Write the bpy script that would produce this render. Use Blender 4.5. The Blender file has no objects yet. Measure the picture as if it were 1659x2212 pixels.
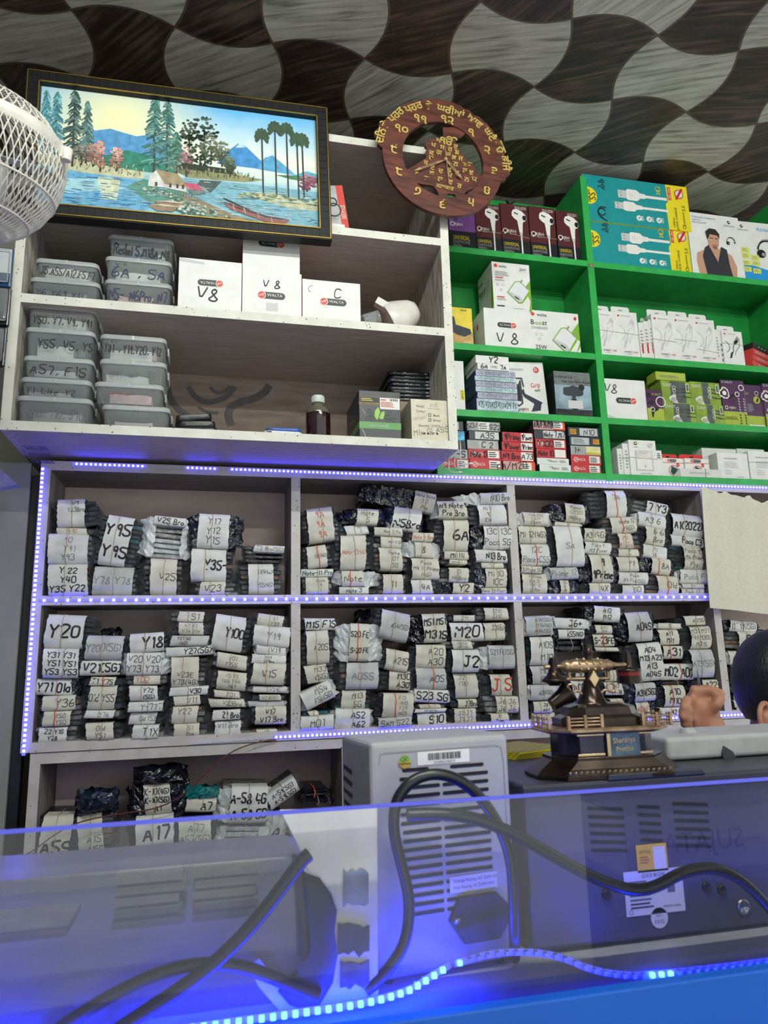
import bpy, math, random
from mathutils import Matrix, Vector
random.seed(7)
V = Vector
C = bpy.context.scene.collection
# ---------------------------------------------------------------- camera geometry (1659 x 2212 frame)
FPX = 1561.2
CAM = V((0.0, -1.875, 1.25))
_ya, _pi, _ro = [math.radians(a) for a in (13.31, 11.456, -1.406)]
FWD = V((math.sin(_ya)*math.cos(_pi), math.cos(_ya)*math.cos(_pi), math.sin(_pi)))
_r0 = V((math.cos(_ya), -math.sin(_ya), 0)); _u0 = _r0.cross(FWD)
RGT = _r0*math.cos(_ro) + _u0*math.sin(_ro)
UPV = _u0*math.cos(_ro) - _r0*math.sin(_ro)
def ray(px, py): return FWD + RGT*((px-829.5)/FPX) - UPV*((py-1106)/FPX)
def at(px, py, Y):
    d = ray(px, py); return CAM + d*((Y-CAM.y)/d.y)
def atz(px, py, Z):
    d = ray(px, py); return CAM + d*((Z-CAM.z)/d.z)
def rect3(x0, y0, x1, y1, Y):
    xm, ym = (x0+x1)/2, (y0+y1)/2
    l, r, t, b, c = at(x0, ym, Y), at(x1, ym, Y), at(xm, y0, Y), at(xm, y1, Y), at(xm, ym, Y)
    return c.x, b.z, r.x-l.x, t.z-b.z
# ---------------------------------------------------------------- materials
def lin(c):
    o = []
    for v in c[:3]:
        v = v/255.0
        o.append(v/12.92 if v <= 0.04045 else ((v+0.055)/1.055)**2.4)
    return (o[0], o[1], o[2], 1)
_MC = {}
def pm(col, rough=0.55, metal=0.0, var=0.06, bump=0.0, scale=40.0, emit=0.0, alpha=1.0, coat=0.0, stretch=(1, 1, 1), spec=0.5, dark=None, lo=0.35, hi=0.65):
    """Procedural material: noise-varied base colour, optional bump."""
    key = (tuple(col), rough, metal, var, bump, scale, emit, alpha, coat, stretch, spec, dark, lo, hi)
    if key in _MC: return _MC[key]
    m = bpy.data.materials.new('mat_%d' % len(_MC)); m.use_nodes = True
    nt = m.node_tree; b = nt.nodes['Principled BSDF']
    b.inputs['Roughness'].default_value = rough; b.inputs['Metallic'].default_value = metal
    b.inputs['Specular IOR Level'].default_value = spec
    c = lin(col)
    if var > 0 or bump > 0 or dark:
        tc = nt.nodes.new('ShaderNodeTexCoord'); mp = nt.nodes.new('ShaderNodeMapping')
        mp.inputs['Scale'].default_value = stretch
        nz = nt.nodes.new('ShaderNodeTexNoise'); nz.inputs['Scale'].default_value = scale; nz.inputs['Detail'].default_value = 4
        nt.links.new(tc.outputs['Object'], mp.inputs['Vector']); nt.links.new(mp.outputs['Vector'], nz.inputs['Vector'])
        rp = nt.nodes.new('ShaderNodeValToRGB')
        rp.color_ramp.elements[0].position = lo; rp.color_ramp.elements[1].position = hi
        d = lin(dark) if dark else tuple(v*(1-var*2) for v in c[:3]) + (1,)
        e = c if dark else tuple(min(1, v*(1+var)) for v in c[:3]) + (1,)
        rp.color_ramp.elements[0].color = d; rp.color_ramp.elements[1].color = e
        nt.links.new(nz.outputs['Fac'], rp.inputs['Fac']); nt.links.new(rp.outputs['Color'], b.inputs['Base Color'])
        if bump > 0:
            bp = nt.nodes.new('ShaderNodeBump'); bp.inputs['Strength'].default_value = bump; bp.inputs['Distance'].default_value = 0.004
            nt.links.new(nz.outputs['Fac'], bp.inputs['Height']); nt.links.new(bp.outputs['Normal'], b.inputs['Normal'])
    else:
        b.inputs['Base Color'].default_value = c
    if emit > 0:
        b.inputs['Emission Color'].default_value = c; b.inputs['Emission Strength'].default_value = emit
    if coat > 0:
        b.inputs['Coat Weight'].default_value = coat; b.inputs['Coat Roughness'].default_value = 0.1
    b.inputs['Alpha'].default_value = alpha
    _MC[key] = m
    return m
INK = pm((22, 22, 26), 0.6, var=0); INKG = pm((105, 108, 112), 0.7, var=0); INKR = pm((190, 70, 45), 0.6, var=0)
INKN = pm((38, 44, 80), 0.6, var=0); INKT = pm((25, 75, 85), 0.6, var=0)
WHITE = pm((232, 230, 224), 0.5, var=0.02); BLACK = pm((18, 18, 20), 0.45, var=0); RED = pm((205, 40, 42), 0.45, var=0.03)
GREYP = pm((150, 150, 150), 0.5, var=0); GOLDP = pm((214, 190, 60), 0.4, var=0); LIME = pm((126, 178, 40), 0.45, var=0.03)
# ---------------------------------------------------------------- text
_TC = {}
_tcu = bpy.data.curves.new('lettering', 'FONT'); _tcu.resolution_u = 2
_tob = bpy.data.objects.new('lettering', _tcu)
def glyphs(s, sp=1.0):
    k = (s, sp)
    if k not in _TC:
        _tcu.body = s; _tcu.size = 1; _tcu.space_character = sp
        m = _tob.to_mesh()
        vs = [(v.co.x, v.co.y) for v in m.vertices]; fs = [tuple(p.vertices) for p in m.polygons]
        _tob.to_mesh_clear()
        if vs:
            x0 = min(v[0] for v in vs); x1 = max(v[0] for v in vs); y0 = min(v[1] for v in vs); y1 = max(v[1] for v in vs)
        else: x0 = x1 = y0 = y1 = 0
        _TC[k] = (vs, fs, x0, x1, y0, y1)
    return _TC[k]
ST = {'0': '160501103041453616', '1': '152620', '2': '05163645440040', '3': '051636453423 23344241301001', '4': '160242 3530', '5': '460604334241301001',
 '6': '36150201103041423302', '7': '064620', '8': '23141526353423 2312011030413223', '9': '3526151423343530', 'A': '002640 1232', 'B': '00062635342303 032332413000',
 'C': '4536160501103041', 'D': '000626454130 3000', 'E': '46060040 0333', 'F': '460600 0333', 'G': '45361605011030414323', 'H': '0600 4640 0343', 'I': '2620',
 'J': '1646 3631201001', 'K': '0600 460340', 'L': '060040', 'M': '0006234640', 'N': '00064046', 'O': '160501103041453616', 'P': '00062645442303', 'Q': '160501103041453616 2240',
 'R': '00062645442303 2340', 'S': '45361605041333424130 301001', 'T': '0646 2620', 'U': '060110304146', 'V': '062046', 'W': '0610233046', 'X': '0640 4600', 'Y': '062346 2320',
 'Z': '06460040', 'a': '33130201102031 3430', 'c': '33130201102031', 'd': '33130201102031 3630', 'e': '0232331302011030', 'i': '1310 1415', 'l': '1610', 'm': '0003 02132320 23334340', 'n': '0003 0213233230',
 'o': '130201102031322313', 'p': '0300 03233222 2202', 'r': '0300 021323', 's': '33130222312001', 't': '151120 0333', 'u': '0301102132 3330', 'w': '0310223043', '(': '26140220', ')': '06242200',
 '[': '26060020', ']': '06262000', '/': '0046', '-': '0333', '+': '0343 2521', ',': '2110', '.': '1011', '=': '0434 0232', 'x': '0330 3300', 'v': '031033', 'k': '0600 330220', 'h': '0600 02233230'}
def strokes(s, rnd, slant=0.12):
    """Handwritten line: polylines in units of cap height 1; returns (polylines, width)."""
    out = []; x = 0.0
    for ch in s:
        if ch == ' ': x += 0.5; continue
        g = ST.get(ch) or ST.get(ch.upper()) or ST['-']
        k = rnd.uniform(0.9, 1.08); j = rnd.uniform(-0.05, 0.05); wmax = 0
        for pl in g.split(' '):
            pts = [(int(pl[i])/6.0, int(pl[i+1])/6.0) for i in range(0, len(pl)-1, 2)]
            pts = [(a+rnd.uniform(-.025, .025), b+rnd.uniform(-.025, .025)) for a, b in pts]
            if len(pts) > 2:
                q = [pts[0]]
                for a, b in zip(pts, pts[1:]):
                    q.append((a[0]*.75+b[0]*.25, a[1]*.75+b[1]*.25)); q.append((a[0]*.25+b[0]*.75, a[1]*.25+b[1]*.75))
                q.append(pts[-1]); pts = q
            wmax = max(wmax, max(p[0] for p in pts))
            out.append([(x+(a+slant*b)*k, j+b*k) for a, b in pts])
        x += wmax*k + 0.24
    return out, max(0.1, x-0.24)
def ribbon(pts, w):
    """quads (2-D) along a polyline"""
    qs = []
    for (ax, ay), (bx, by) in zip(pts, pts[1:]):
        dx, dy = bx-ax, by-ay; L = math.hypot(dx, dy)
        if L < 1e-6: continue
        dx, dy = dx/L, dy/L; nx, ny = -dy*w/2, dx*w/2; e = w*0.3
        ax_, ay_, bx_, by_ = ax-dx*e, ay-dy*e, bx+dx*e, by+dy*e
        qs.append([(ax_-nx, ay_-ny), (bx_-nx, by_-ny), (bx_+nx, by_+ny), (ax_+nx, ay_+ny)])
    return qs
# ---------------------------------------------------------------- mesh builder
class MB:
    def __init__(s): s.v = []; s.f = []; s.m = []; s.mats = []; s.sm = []
    def mi(s, mat):
        if mat not in s.mats: s.mats.append(mat)
        return s.mats.index(mat)
    def add(s, vs, fs, mat, smooth=False):
        o = len(s.v); i = s.mi(mat); s.v += [tuple(v) for v in vs]
        for f in fs: s.f.append(tuple(o+k for k in f)); s.m.append(i); s.sm.append(smooth)
    def poly(s, pts, mat): s.add(pts, [tuple(range(len(pts)))], mat)
    def box(s, x0, x1, y0, y1, z0, z1, mat, T=None, faces=None):
        vs = [V((x, y, z)) for x in (x0, x1) for y in (y0, y1) for z in (z0, z1)]
        if T: vs = [T @ v for v in vs]
        fs = {'l': (0, 1, 3, 2), 'r': (4, 6, 7, 5), 'f': (0, 4, 5, 1), 'k': (2, 3, 7, 6), 'd': (0, 2, 6, 4), 'u': (1, 5, 7, 3)}
        for k in fs: s.add(vs, [fs[k]], (faces or {}).get(k, mat))
    def prism(s, pts, y0, y1, mat, T=None, side=None):
        """2-D outline (x,z) counter-clockwise seen from -y, extruded y0..y1"""
        n = len(pts); a = [V((p[0], y0, p[1])) for p in pts]; b = [V((p[0], y1, p[1])) for p in pts]
        if T: a = [T @ v for v in a]; b = [T @ v for v in b]
        s.add(a, [tuple(range(n))], mat); s.add(b, [tuple(range(n-1, -1, -1))], mat)
        s.add(a+b, [(i, i+n, (i+1) % n+n, (i+1) % n) for i in range(n)], side or mat)
    def ring(s, R0, R1, y0, y1, n, mat, T=None):
        """annulus facing -y; R0 outer callable or number"""
        fo = R0 if callable(R0) else (lambda a: R0); fi = R1 if callable(R1) else (lambda a: R1)
        vs = []
        for i in range(n):
            a = 2*math.pi*i/n; c, q = math.cos(a), math.sin(a)
            for y in (y0, y1):
                vs += [V((fo(a)*c, y, fo(a)*q)), V((fi(a)*c, y, fi(a)*q))]
        if T: vs = [T @ v for v in vs]
        fs = []
        for i in range(n):
            a, b = 4*i, 4*((i+1) % n)
            fs += [(a, b, b+1, a+1), (a+2, a+3, b+3, b+2), (a, a+2, b+2, b), (a+1, b+1, b+3, a+3)]
        s.add(vs, fs, mat)
    def lathe(s, prof, mat, n=24, T=None, caps=True, smooth=True):
        """profile [(r,z)...] about z"""
        vs = []
        for r, z in prof:
            for i in range(n):
                a = 2*math.pi*i/n; vs.append(V((r*math.cos(a), r*math.sin(a), z)))
        if T: vs = [T @ v for v in vs]
        fs = []
        for k in range(len(prof)-1):
            for i in range(n):
                j = (i+1) % n; fs.append((k*n+i, k*n+j, (k+1)*n+j, (k+1)*n+i))
        s.add(vs, fs, mat, smooth)
        if caps:
            s.add(vs[:n], [tuple(range(n-1, -1, -1))], mat); s.add(vs[-n:], [tuple(range(n))], mat)
    def tube(s, pts, r, mat, n=8, T=None, closed=False, smooth=True):
        pts = [V(p) for p in pts]; N = len(pts); vs = []
        rr = r if isinstance(r, (list, tuple)) else [r]*N
        up = None
        for i, p in enumerate(pts):
            a = pts[(i-1) % N] if (i > 0 or closed) else p; b = pts[(i+1) % N] if (i < N-1 or closed) else p
            t = (b-a).normalized() if (b-a).length > 1e-9 else V((0, 0, 1))
            if up is None: up = t.orthogonal().normalized()
            up = (up - t*up.dot(t))
            up = up.normalized() if up.length > 1e-6 else t.orthogonal().normalized()
            w = t.cross(up)
            for k in range(n):
                q = 2*math.pi*k/n; vs.append(p + (up*math.cos(q) + w*math.sin(q))*rr[i])
        if T: vs = [T @ v for v in vs]
        fs = []
        for i in range(N if closed else N-1):
            for k in range(n):
                i2 = (i+1) % N; k2 = (k+1) % n; fs.append((i*n+k, i*n+k2, i2*n+k2, i2*n+k))
        s.add(vs, fs, mat, smooth)
        if not closed:
            s.add(vs[:n], [tuple(range(n-1, -1, -1))], mat); s.add(vs[-n:], [tuple(range(n))], mat)
    def ball(s, c, r, mat, T=None, n=16, m=10):
        r = r if isinstance(r, (tuple, list)) else (r, r, r); vs = []
        for j in range(m+1):
            b = math.pi*j/m
            for i in range(n):
                a = 2*math.pi*i/n; vs.append(V((c[0]+r[0]*math.sin(b)*math.cos(a), c[1]+r[1]*math.sin(b)*math.sin(a), c[2]-r[2]*math.cos(b))))
        if T: vs = [T @ v for v in vs]
        fs = [(j*n+i, j*n+(i+1) % n, (j+1)*n+(i+1) % n, (j+1)*n+i) for j in range(m) for i in range(n)]
        s.add(vs, fs, mat, True)
    def build(s, name, parent=None, bevel=0, seg=2, loc=None, rot=None, weld=False):
        me = bpy.data.meshes.new(name); me.from_pydata(s.v, [], s.f)
        for m in s.mats: me.materials.append(m)
        me.polygons.foreach_set('material_index', s.m); me.polygons.foreach_set('use_smooth', s.sm)
        me.validate(); me.update()
        o = bpy.data.objects.new(name, me); C.objects.link(o)
        if parent: o.parent = parent
        if loc is not None: o.location = loc
        if rot is not None: o.rotation_euler = rot
        if bevel:
            w = o.modifiers.new('weld', 'WELD'); w.merge_threshold = 1e-5
            b = o.modifiers.new('bevel', 'BEVEL'); b.width = bevel; b.segments = seg; b.limit_method = 'ANGLE'; b.angle_limit = math.radians(50)
        return o
def tag(o, label, cat, group=None, kind=None):
    if label: o['label'] = label
    if cat: o['category'] = cat
    if group: o['group'] = group
    if kind: o['kind'] = kind
    return o
def empty(name, loc, rot=(0, 0, 0)):
    o = bpy.data.objects.new(name, None); C.objects.link(o); o.location = loc; o.rotation_euler = rot; o.empty_display_size = 0.02
    return o
def dup(o, parent=None):
    c = o.copy(); C.objects.link(c)
    if parent: c.parent = parent
    for ch in list(o.children): dup(ch, c)
    return c
# ---------------------------------------------------------------- drawing on a flat face
class Fc:
    def __init__(s, mb, o, ux, uy, off=0.0004):
        s.mb = mb; s.o = V(o); s.ux = V(ux); s.uy = V(uy); s.n = s.ux.cross(s.uy).normalized(); s.W = s.ux.length; s.H = s.uy.length; s.L = 1; s.off = off; s.k = 0
    def p(s, u, v, L=None): return s.o + s.ux*u + s.uy*v + s.n*(s.off*((L or s.L)+s.k*.004))
    def poly(s, pts, mat, L=None):
        s.k += 1
        s.mb.poly([s.p(u, v, L) for u, v in pts], mat); return s
    def rect(s, u0, v0, u1, v1, mat, L=None): return s.poly([(u0, v0), (u1, v0), (u1, v1), (u0, v1)], mat, L)
    def ell(s, cu, cv, r, mat, L=None, ar=1.0, a0=0, a1=360, n=20):
        """ellipse; r as fraction of face height; ar = width/height"""
        k = s.H/s.W; pts = [(cu+r*ar*k*math.cos(math.radians(a0+(a1-a0)*i/n)), cv+r*math.sin(math.radians(a0+(a1-a0)*i/n))) for i in range(n if a1-a0 == 360 else n+1)]
        return s.poly(pts, mat, L)
    def line(s, pts, w, mat, L=None):
        """w in fraction of face height"""
        P = [(u*s.W, v*s.H) for u, v in pts]
        for q in ribbon(P, w*s.H): s.k += 1; s.mb.poly([s.p(a/s.W, b/s.H, L) for a, b in q], mat)
        return s
    def arc(s, cu, cv, r, a0, a1, w, mat, L=None, n=16):
        k = s.H/s.W
        return s.line([(cu+r*k*math.cos(math.radians(a0+(a1-a0)*i/n)), cv+r*math.sin(math.radians(a0+(a1-a0)*i/n))) for i in range(n+1)], w, mat, L)
    def _place(s, cu, cv, rot):
        a = math.radians(rot); ca, sa = math.cos(a), math.sin(a)
        return lambda x, y: ((cu*s.W + x*ca - y*sa)/s.W, (cv*s.H + x*sa + y*ca)/s.H)
    def text(s, t, cu, cv, h, mat, rot=0, L=None, wmax=None, xs=1.0, sp=1.0):
        """printed text centred at (cu,cv); h = letter height / face height; wmax = max width / face width"""
        vs, fs, x0, x1, y0, y1 = glyphs(t, sp)
        if not fs: return s
        k = h*s.H/0.70; kx = k*xs
        if wmax and (x1-x0)*kx > wmax*s.W: kx = wmax*s.W/(x1-x0)
        f = s._place(cu, cv, rot); xm = (x0+x1)/2; s.k += 1
        s.mb.add([s.p(*f((x-xm)*kx, (y-0.34)*k), L) for x, y in vs], fs, mat); return s
    def hand(s, t, cu, cv, h, mat, rot=0, L=None, w=0.13, wmax=0.92, seed=1):
        rnd = random.Random(seed*77+len(t)); pl, wd = strokes(t, rnd)
        k = h*s.H; kx = min(k*0.95, wmax*s.W/wd)
        f = s._place(cu, cv, rot)
        for line in pl:
            for q in ribbon([((x-wd/2)*kx, (y-0.5)*k) for x, y in line], w*k):
                s.k += .5
                s.mb.poly([s.p(*f(a, b), L) for a, b in q], mat)
        return s
    def lines(s, u0, v1, u1, v0, n, mat, L=None, seed=3):
        """rows of fine print"""
        rnd = random.Random(seed)
        for i in range(n):
            y = v1 - (v1-v0)*(i+0.5)/n; h = (v1-v0)/n*0.22
            s.rect(u0, y-h, u0+(u1-u0)*rnd.uniform(.6, 1), y+h, mat, L)
        return s
def front(mb, w, h, d=0): return Fc(mb, (-w/2, 0, 0), (w, 0, 0), (0, 0, h))
def lside(mb, w, h, d): return Fc(mb, (-w/2, d, 0), (0, -d, 0), (0, 0, h))
def under(mb, w, h, d): return Fc(mb, (-w/2, d, 0), (w, 0, 0), (0, -d, 0))
def carton(name, label, cat, group, px, Y, d, col, art=None, left=None, zb=None, tilt=0, yaw=0, bevel=0.0012, side=None, bot=None, rough=0.45, dz=0):
    cx, z0, w, h = rect3(*px, Y)
    if zb is not None: h = z0 + h - zb; z0 = zb
    mb = MB(); m = col if not isinstance(col, tuple) else pm(col, rough, var=0.03, scale=25)
    fc = {}
    if side: fc['l'] = fc['r'] = side if not isinstance(side, tuple) else pm(side, rough, var=0.03)
    if bot: fc['d'] = bot if not isinstance(bot, tuple) else pm(bot, rough, var=0.03)
    mb.box(-w/2, w/2, 0, d, 0, h, m, faces=fc)
    o0 = 0.0006
    F = Fc(mb, (-w/2, -o0*0, 0), (w, 0, 0), (0, 0, h))
    if art: art(F)
    if left: left(lside(mb, w, h, d))
    o = mb.build(name, None, bevel, 2, (cx, Y, z0+dz), (0, math.radians(tilt), math.radians(yaw)))
    tag(o, label, cat, group); o['_w'] = w; o['_h'] = h; o['_d'] = d
    return o
def band(o, v, mat, th=0.0012, v2=None, name='rubber_band'):
    """rubber band round a carton at height fraction v (front), child part"""
    w, h, d = o['_w']/2+0.0008, o['_h'], o['_d']; z0 = v*h; z1 = (v2 if v2 is not None else v)*h
    mb = MB(); mb.tube([(-w, -0.001, z0), (w, -0.001, z1), (w, d+0.001, z1), (-w, d+0.001, z0)], th, mat, 6, closed=True)
    return mb.build(name, o)
TAN = pm((176, 160, 128), 0.6, var=0.0); ORANGE = pm((214, 92, 58), 0.55, var=0.0)

def smooth(pts, k=2):
    for _ in range(k):
        q = [pts[0]]
        for a, b in zip(pts, pts[1:]): q += [a.lerp(b, .25), a.lerp(b, .75)]
        pts = q+[pts[-1]]
    return pts
# ================================================================ ROOM
CEIL = 2.8125
def ceiling_mat():
    m = bpy.data.materials.new('wavy_laminate'); m.use_nodes = True
    nt = m.node_tree; N = nt.nodes; L = nt.links; b = N['Principled BSDF']
    def math_(op, a, b_=None, c=None):
        n = N.new('ShaderNodeMath'); n.operation = op
        for i, v in enumerate((a, b_, c)):
            if v is None: continue
            if isinstance(v, (int, float)): n.inputs[i].default_value = v
            else: L.new(v, n.inputs[i])
        return n.outputs[0]
    tc = N.new('ShaderNodeTexCoord'); sx = N.new('ShaderNodeSeparateXYZ'); L.new(tc.outputs['Object'], sx.inputs[0])
    u = math_('DIVIDE', math_('SUBTRACT', sx.outputs[0], 0.357), 0.2426)
    v = math_('DIVIDE', math_('SUBTRACT', sx.outputs[1], -0.272), 0.2246)
    pu, pv = math_('MULTIPLY', u, math.pi), math_('MULTIPLY', v, math.pi)
    A = 0.16
    u2 = math_('ADD', u, math_('MULTIPLY', math_('MULTIPLY', math_('COSINE', pu), math_('SINE', pv)), A))
    v2 = math_('SUBTRACT', v, math_('MULTIPLY', math_('MULTIPLY', math_('COSINE', pv), math_('SINE', pu)), A))
    ck = math_('MODULO', math_('ABSOLUTE', math_('ADD', math_('ADD', math_('FLOOR', u2), math_('FLOOR', v2)), 100)), 2.0)
    def edge(w):
        f = math_('FRACT', w); return math_('MINIMUM', f, math_('SUBTRACT', 1.0, f))
    ed = math_('MINIMUM', edge(u2), edge(v2))
    grout = math_('LESS_THAN', ed, 0.014)
    cid = N.new('ShaderNodeCombineXYZ'); L.new(math_('FLOOR', u2), cid.inputs[0]); L.new(math_('FLOOR', v2), cid.inputs[1])
    wn = N.new('ShaderNodeTexWhiteNoise'); L.new(cid.outputs[0], wn.inputs['Vector'])
    rot = N.new('ShaderNodeVectorRotate'); rot.rotation_type = 'Z_AXIS'; L.new(tc.outputs['Object'], rot.inputs['Vector'])
    L.new(math_('ADD', math_('MULTIPLY', wn.outputs['Value'], 0.9), 0.25), rot.inputs['Angle'])
    mp = N.new('ShaderNodeMapping'); mp.inputs['Scale'].default_value = (6, 80, 1); L.new(rot.outputs[0], mp.inputs['Vector'])
    n1 = N.new('ShaderNodeTexNoise'); n1.inputs['Scale'].default_value = 1.0; n1.inputs['Detail'].default_value = 6; n1.inputs['Distortion'].default_value = 0.6
    L.new(mp.outputs[0], n1.inputs['Vector'])
    n2 = N.new('ShaderNodeTexNoise'); n2.inputs['Scale'].default_value = 9; n2.inputs['Detail'].default_value = 3; L.new(tc.outputs['Object'], n2.inputs['Vector'])
    def ramp(src, els):
        r = N.new('ShaderNodeValToRGB'); L.new(src, r.inputs[0])
        e = r.color_ramp.elements
        e[0].position, e[0].color = els[0][0], lin(els[0][1]); e[1].position, e[1].color = els[1][0], lin(els[1][1])
        for p, c in els[2:]:
            k = e.new(p); k.color = lin(c)
        return r.outputs[0]
    mixn = math_('ADD', math_('MULTIPLY', n1.outputs[0], 0.72), math_('MULTIPLY', n2.outputs[0], 0.28))
    dark = ramp(mixn, [(0.36, (36, 29, 24)), (0.66, (104, 84, 68)), (0.5, (58, 46, 38))])
    gray = ramp(mixn, [(0.33, (112, 110, 98)), (0.62, (196, 193, 178)), (0.45, (164, 161, 147))])
    mx = N.new('ShaderNodeMix'); mx.data_type = 'RGBA'; L.new(ck, mx.inputs[0]); L.new(gray, mx.inputs[6]); L.new(dark, mx.inputs[7])
    g2 = N.new('ShaderNodeMix'); g2.data_type = 'RGBA'; L.new(grout, g2.inputs[0]); L.new(mx.outputs[2], g2.inputs[6]); g2.inputs[7].default_value = lin((92, 78, 62))
    L.new(g2.outputs[2], b.inputs['Base Color']); b.inputs['Roughness'].default_value = 0.42
    return m
CEILM = ceiling_mat()
def slab(name, x0, x1, y0, y1, z0, z1, m):
    mb = MB(); mb.box(x0, x1, y0, y1, z0, z1, m); o = mb.build(name); o['kind'] = 'structure'; return o
WALLG = pm((112, 112, 110), 0.7, var=0.08, scale=6)
slab('ceiling', -0.9, 3.4, -3.6, 0.62, CEIL, CEIL+0.06, CEILM)
slab('floor', -0.9, 3.4, -3.6, 0.62, -0.05, 0.0, pm((206, 200, 190), 0.35, var=0.05, scale=5))
slab('wall_back', -0.9, 3.4, 0.6, 0.68, 0, CEIL, pm((150, 146, 138), 0.8, var=0.05, scale=5))
slab('wall_left', -0.98, -0.9, -3.6, 0.62, 0, CEIL, WALLG)
# ================================================================ PAINTED TIMBER
EDGEW = pm((222, 220, 208), 0.5, var=0.05, bump=0.25, scale=22, stretch=(1, 1, 1))
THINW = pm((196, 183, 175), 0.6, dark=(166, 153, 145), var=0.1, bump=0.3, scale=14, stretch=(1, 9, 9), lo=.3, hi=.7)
SIDEW = pm((196, 192, 182), 0.6, dark=(140, 134, 126), var=0.1, bump=0.3, scale=12, stretch=(6, 6, 1.2), lo=.3, hi=.6)
GRIME = pm((64, 56, 50), 0.8, var=0.2)
def board(name, parent, x0, x1, y0, y1, z0, z1, face, edge, bevel=0.0015, ends=None):
    mb = MB(); mb.box(x0, x1, y0, y1, z0, z1, face, faces={'f': edge})
    return mb.build(name, parent, bevel)
def specks(mb, x0, x1, z0, z1, y, n, seed, vertical=False):
    r = random.Random(seed)
    for _ in range(n):
        x = r.uniform(x0, x1); z = r.uniform(z0, z1); a, b = r.uniform(.0006, .0022), r.uniform(.0006, .0016)
        if vertical: a, b = b, a
        mb.poly([(x-a, y, z-b), (x+a, y, z-b*.6), (x+a*.7, y, z+b), (x-a*.8, y, z+b*.7)], GRIME)
# ---- white wall cupboard (open shelves)
WF, WB = -0.20, 0.185
wc = empty('open_cupboard', (0.06, 0, 1.765)); tag(wc, 'worn white open cupboard with three shelf bays above the blue LED strip', 'shelf unit')
def W(x): return x-0.06
def Wz(z): return z-1.765
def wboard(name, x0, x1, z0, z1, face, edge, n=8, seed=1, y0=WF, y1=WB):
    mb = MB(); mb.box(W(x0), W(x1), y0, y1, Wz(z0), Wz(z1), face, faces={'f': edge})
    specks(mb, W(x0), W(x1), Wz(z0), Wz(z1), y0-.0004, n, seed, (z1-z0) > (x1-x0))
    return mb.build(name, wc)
wboard('side_panel', -0.470, -0.449, 1.765, 2.628, SIDEW, EDGEW, 26, 1)
wboard('side_panel', 0.571, 0.594, 1.765, 2.628, SIDEW, EDGEW, 40, 2)
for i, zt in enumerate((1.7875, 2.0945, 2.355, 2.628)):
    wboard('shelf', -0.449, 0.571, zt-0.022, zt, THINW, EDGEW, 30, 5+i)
# back panel with the grey swirl mural low in the middle bay
mb = MB(); mb.box(W(-.449), W(.571), WB-.006, WB, Wz(1.7875), Wz(2.62), pm((176, 158, 146), 0.7, dark=(150, 132, 122), scale=9, stretch=(1, 1, 6)))
SW = pm((112, 108, 106), 0.7, var=0.1, scale=30)
for ip, pl_ in enumerate(([(362, 836), (368, 862), (385, 885), (412, 902), (432, 908)], [(408, 838), (420, 856), (440, 868), (465, 868), (492, 856), (505, 838)], [(455, 838), (470, 850), (486, 846), (495, 836)], [(498, 915), (492, 895), (500, 878), (520, 868), (548, 862), (572, 848), (580, 836)], [(430, 880), (450, 892), (470, 892)])):
    pts = smooth([at(x, y, WB-.007) for x, y in pl_], 2)
    for i, q in enumerate(ribbon([(p.x, p.z) for p in pts], (.018, .016, .010, .022, .008)[ip])): mb.poly([(W(a), WB-.0066-.00004*i-.0002*ip, Wz(b)) for a, b in q], SW)
mb.build('back_panel', wc)
# barcode-like stamp print on the underside, left corner
mb = MB(); r = random.Random(4); STAMP = pm((70, 60, 66), 0.8, var=0)
for blk, (bx, by) in enumerate(((-.43, -.16), (-.435, -.1), (-.44, -.04))):
    for k in range(9):
        x = bx + k*.0055; mb.poly([(W(x), by, -.0229), (W(x+.003*r.random()+.001), by, -.0229), (W(x+.003), by+.035, -.0229), (W(x), by+.035, -.0229)], STAMP)
mb.build('stamp_print', wc, loc=(0, 0, 0.0005))
# ---- green shelf unit
GRN = pm((34, 146, 66), 0.38, var=0.1, bump=0.25, scale=16); GRN_LIT = pm((52, 172, 82), 0.35, var=0.08, bump=0.3, scale=24)  # front edges: same green paint, lightened to carry their lighting
gc = empty('green_shelving', (1.25, 0, 1.745)); tag(gc, 'glossy green pigeonhole shelving holding boxed accessories', 'shelf unit')
def gboard(name, x0, x1, z0, z1, y0=0.0, y1=.17, chip=0, seed=1):
    mb = MB(); mb.box(x0-1.25, x1-1.25, y0, y1, z0-1.745, z1-1.745, GRN, faces={'f': GRN_LIT})
    if chip:
        r = random.Random(seed); PL = pm((150, 150, 120), 0.7, var=0.2)
        for _ in range(chip):
            x = r.uniform(x0, x1)-1.25; z = r.uniform(z0, z1)-1.745; s = r.uniform(.0008, .002)
            mb.poly([(x-s, y0-.0004, z-s*.7), (x+s, y0-.0004, z-s*.5), (x+s*.8, y0-.0004, z+s), (x-s*.6, y0-.0004, z+s*.8)], PL)
    return mb.build(name, gc)
GX = [(0.600, 0.618), (1.1225, 1.145), (1.845, 1.868)]
for x0, x1 in GX: gboard('divider', x0, x1, 1.745, 2.766, -0.001, .17, 14, 3)
for (xa, xb), seed in (((.618, 1.1225), 3), ((1.145, 1.845), 9)):
    for zt in (2.466, 2.1525, 1.9475, 1.772):
        gboard('shelf', xa, xb, zt-.020, zt, 0, .17, 12, seed+int(zt*10))
mb = MB(); mb.box(-.65, .618, .17, .178, 0, 1.021, GRN); mb.build('back_panel', gc)
mb = MB(); mb.ball((-.116, -.002, .705), (.010, .004, .008), pm((150, 140, 96), .8, var=.3, scale=300), n=9, m=6); mb.build('chipped_corner', gc)
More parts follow.
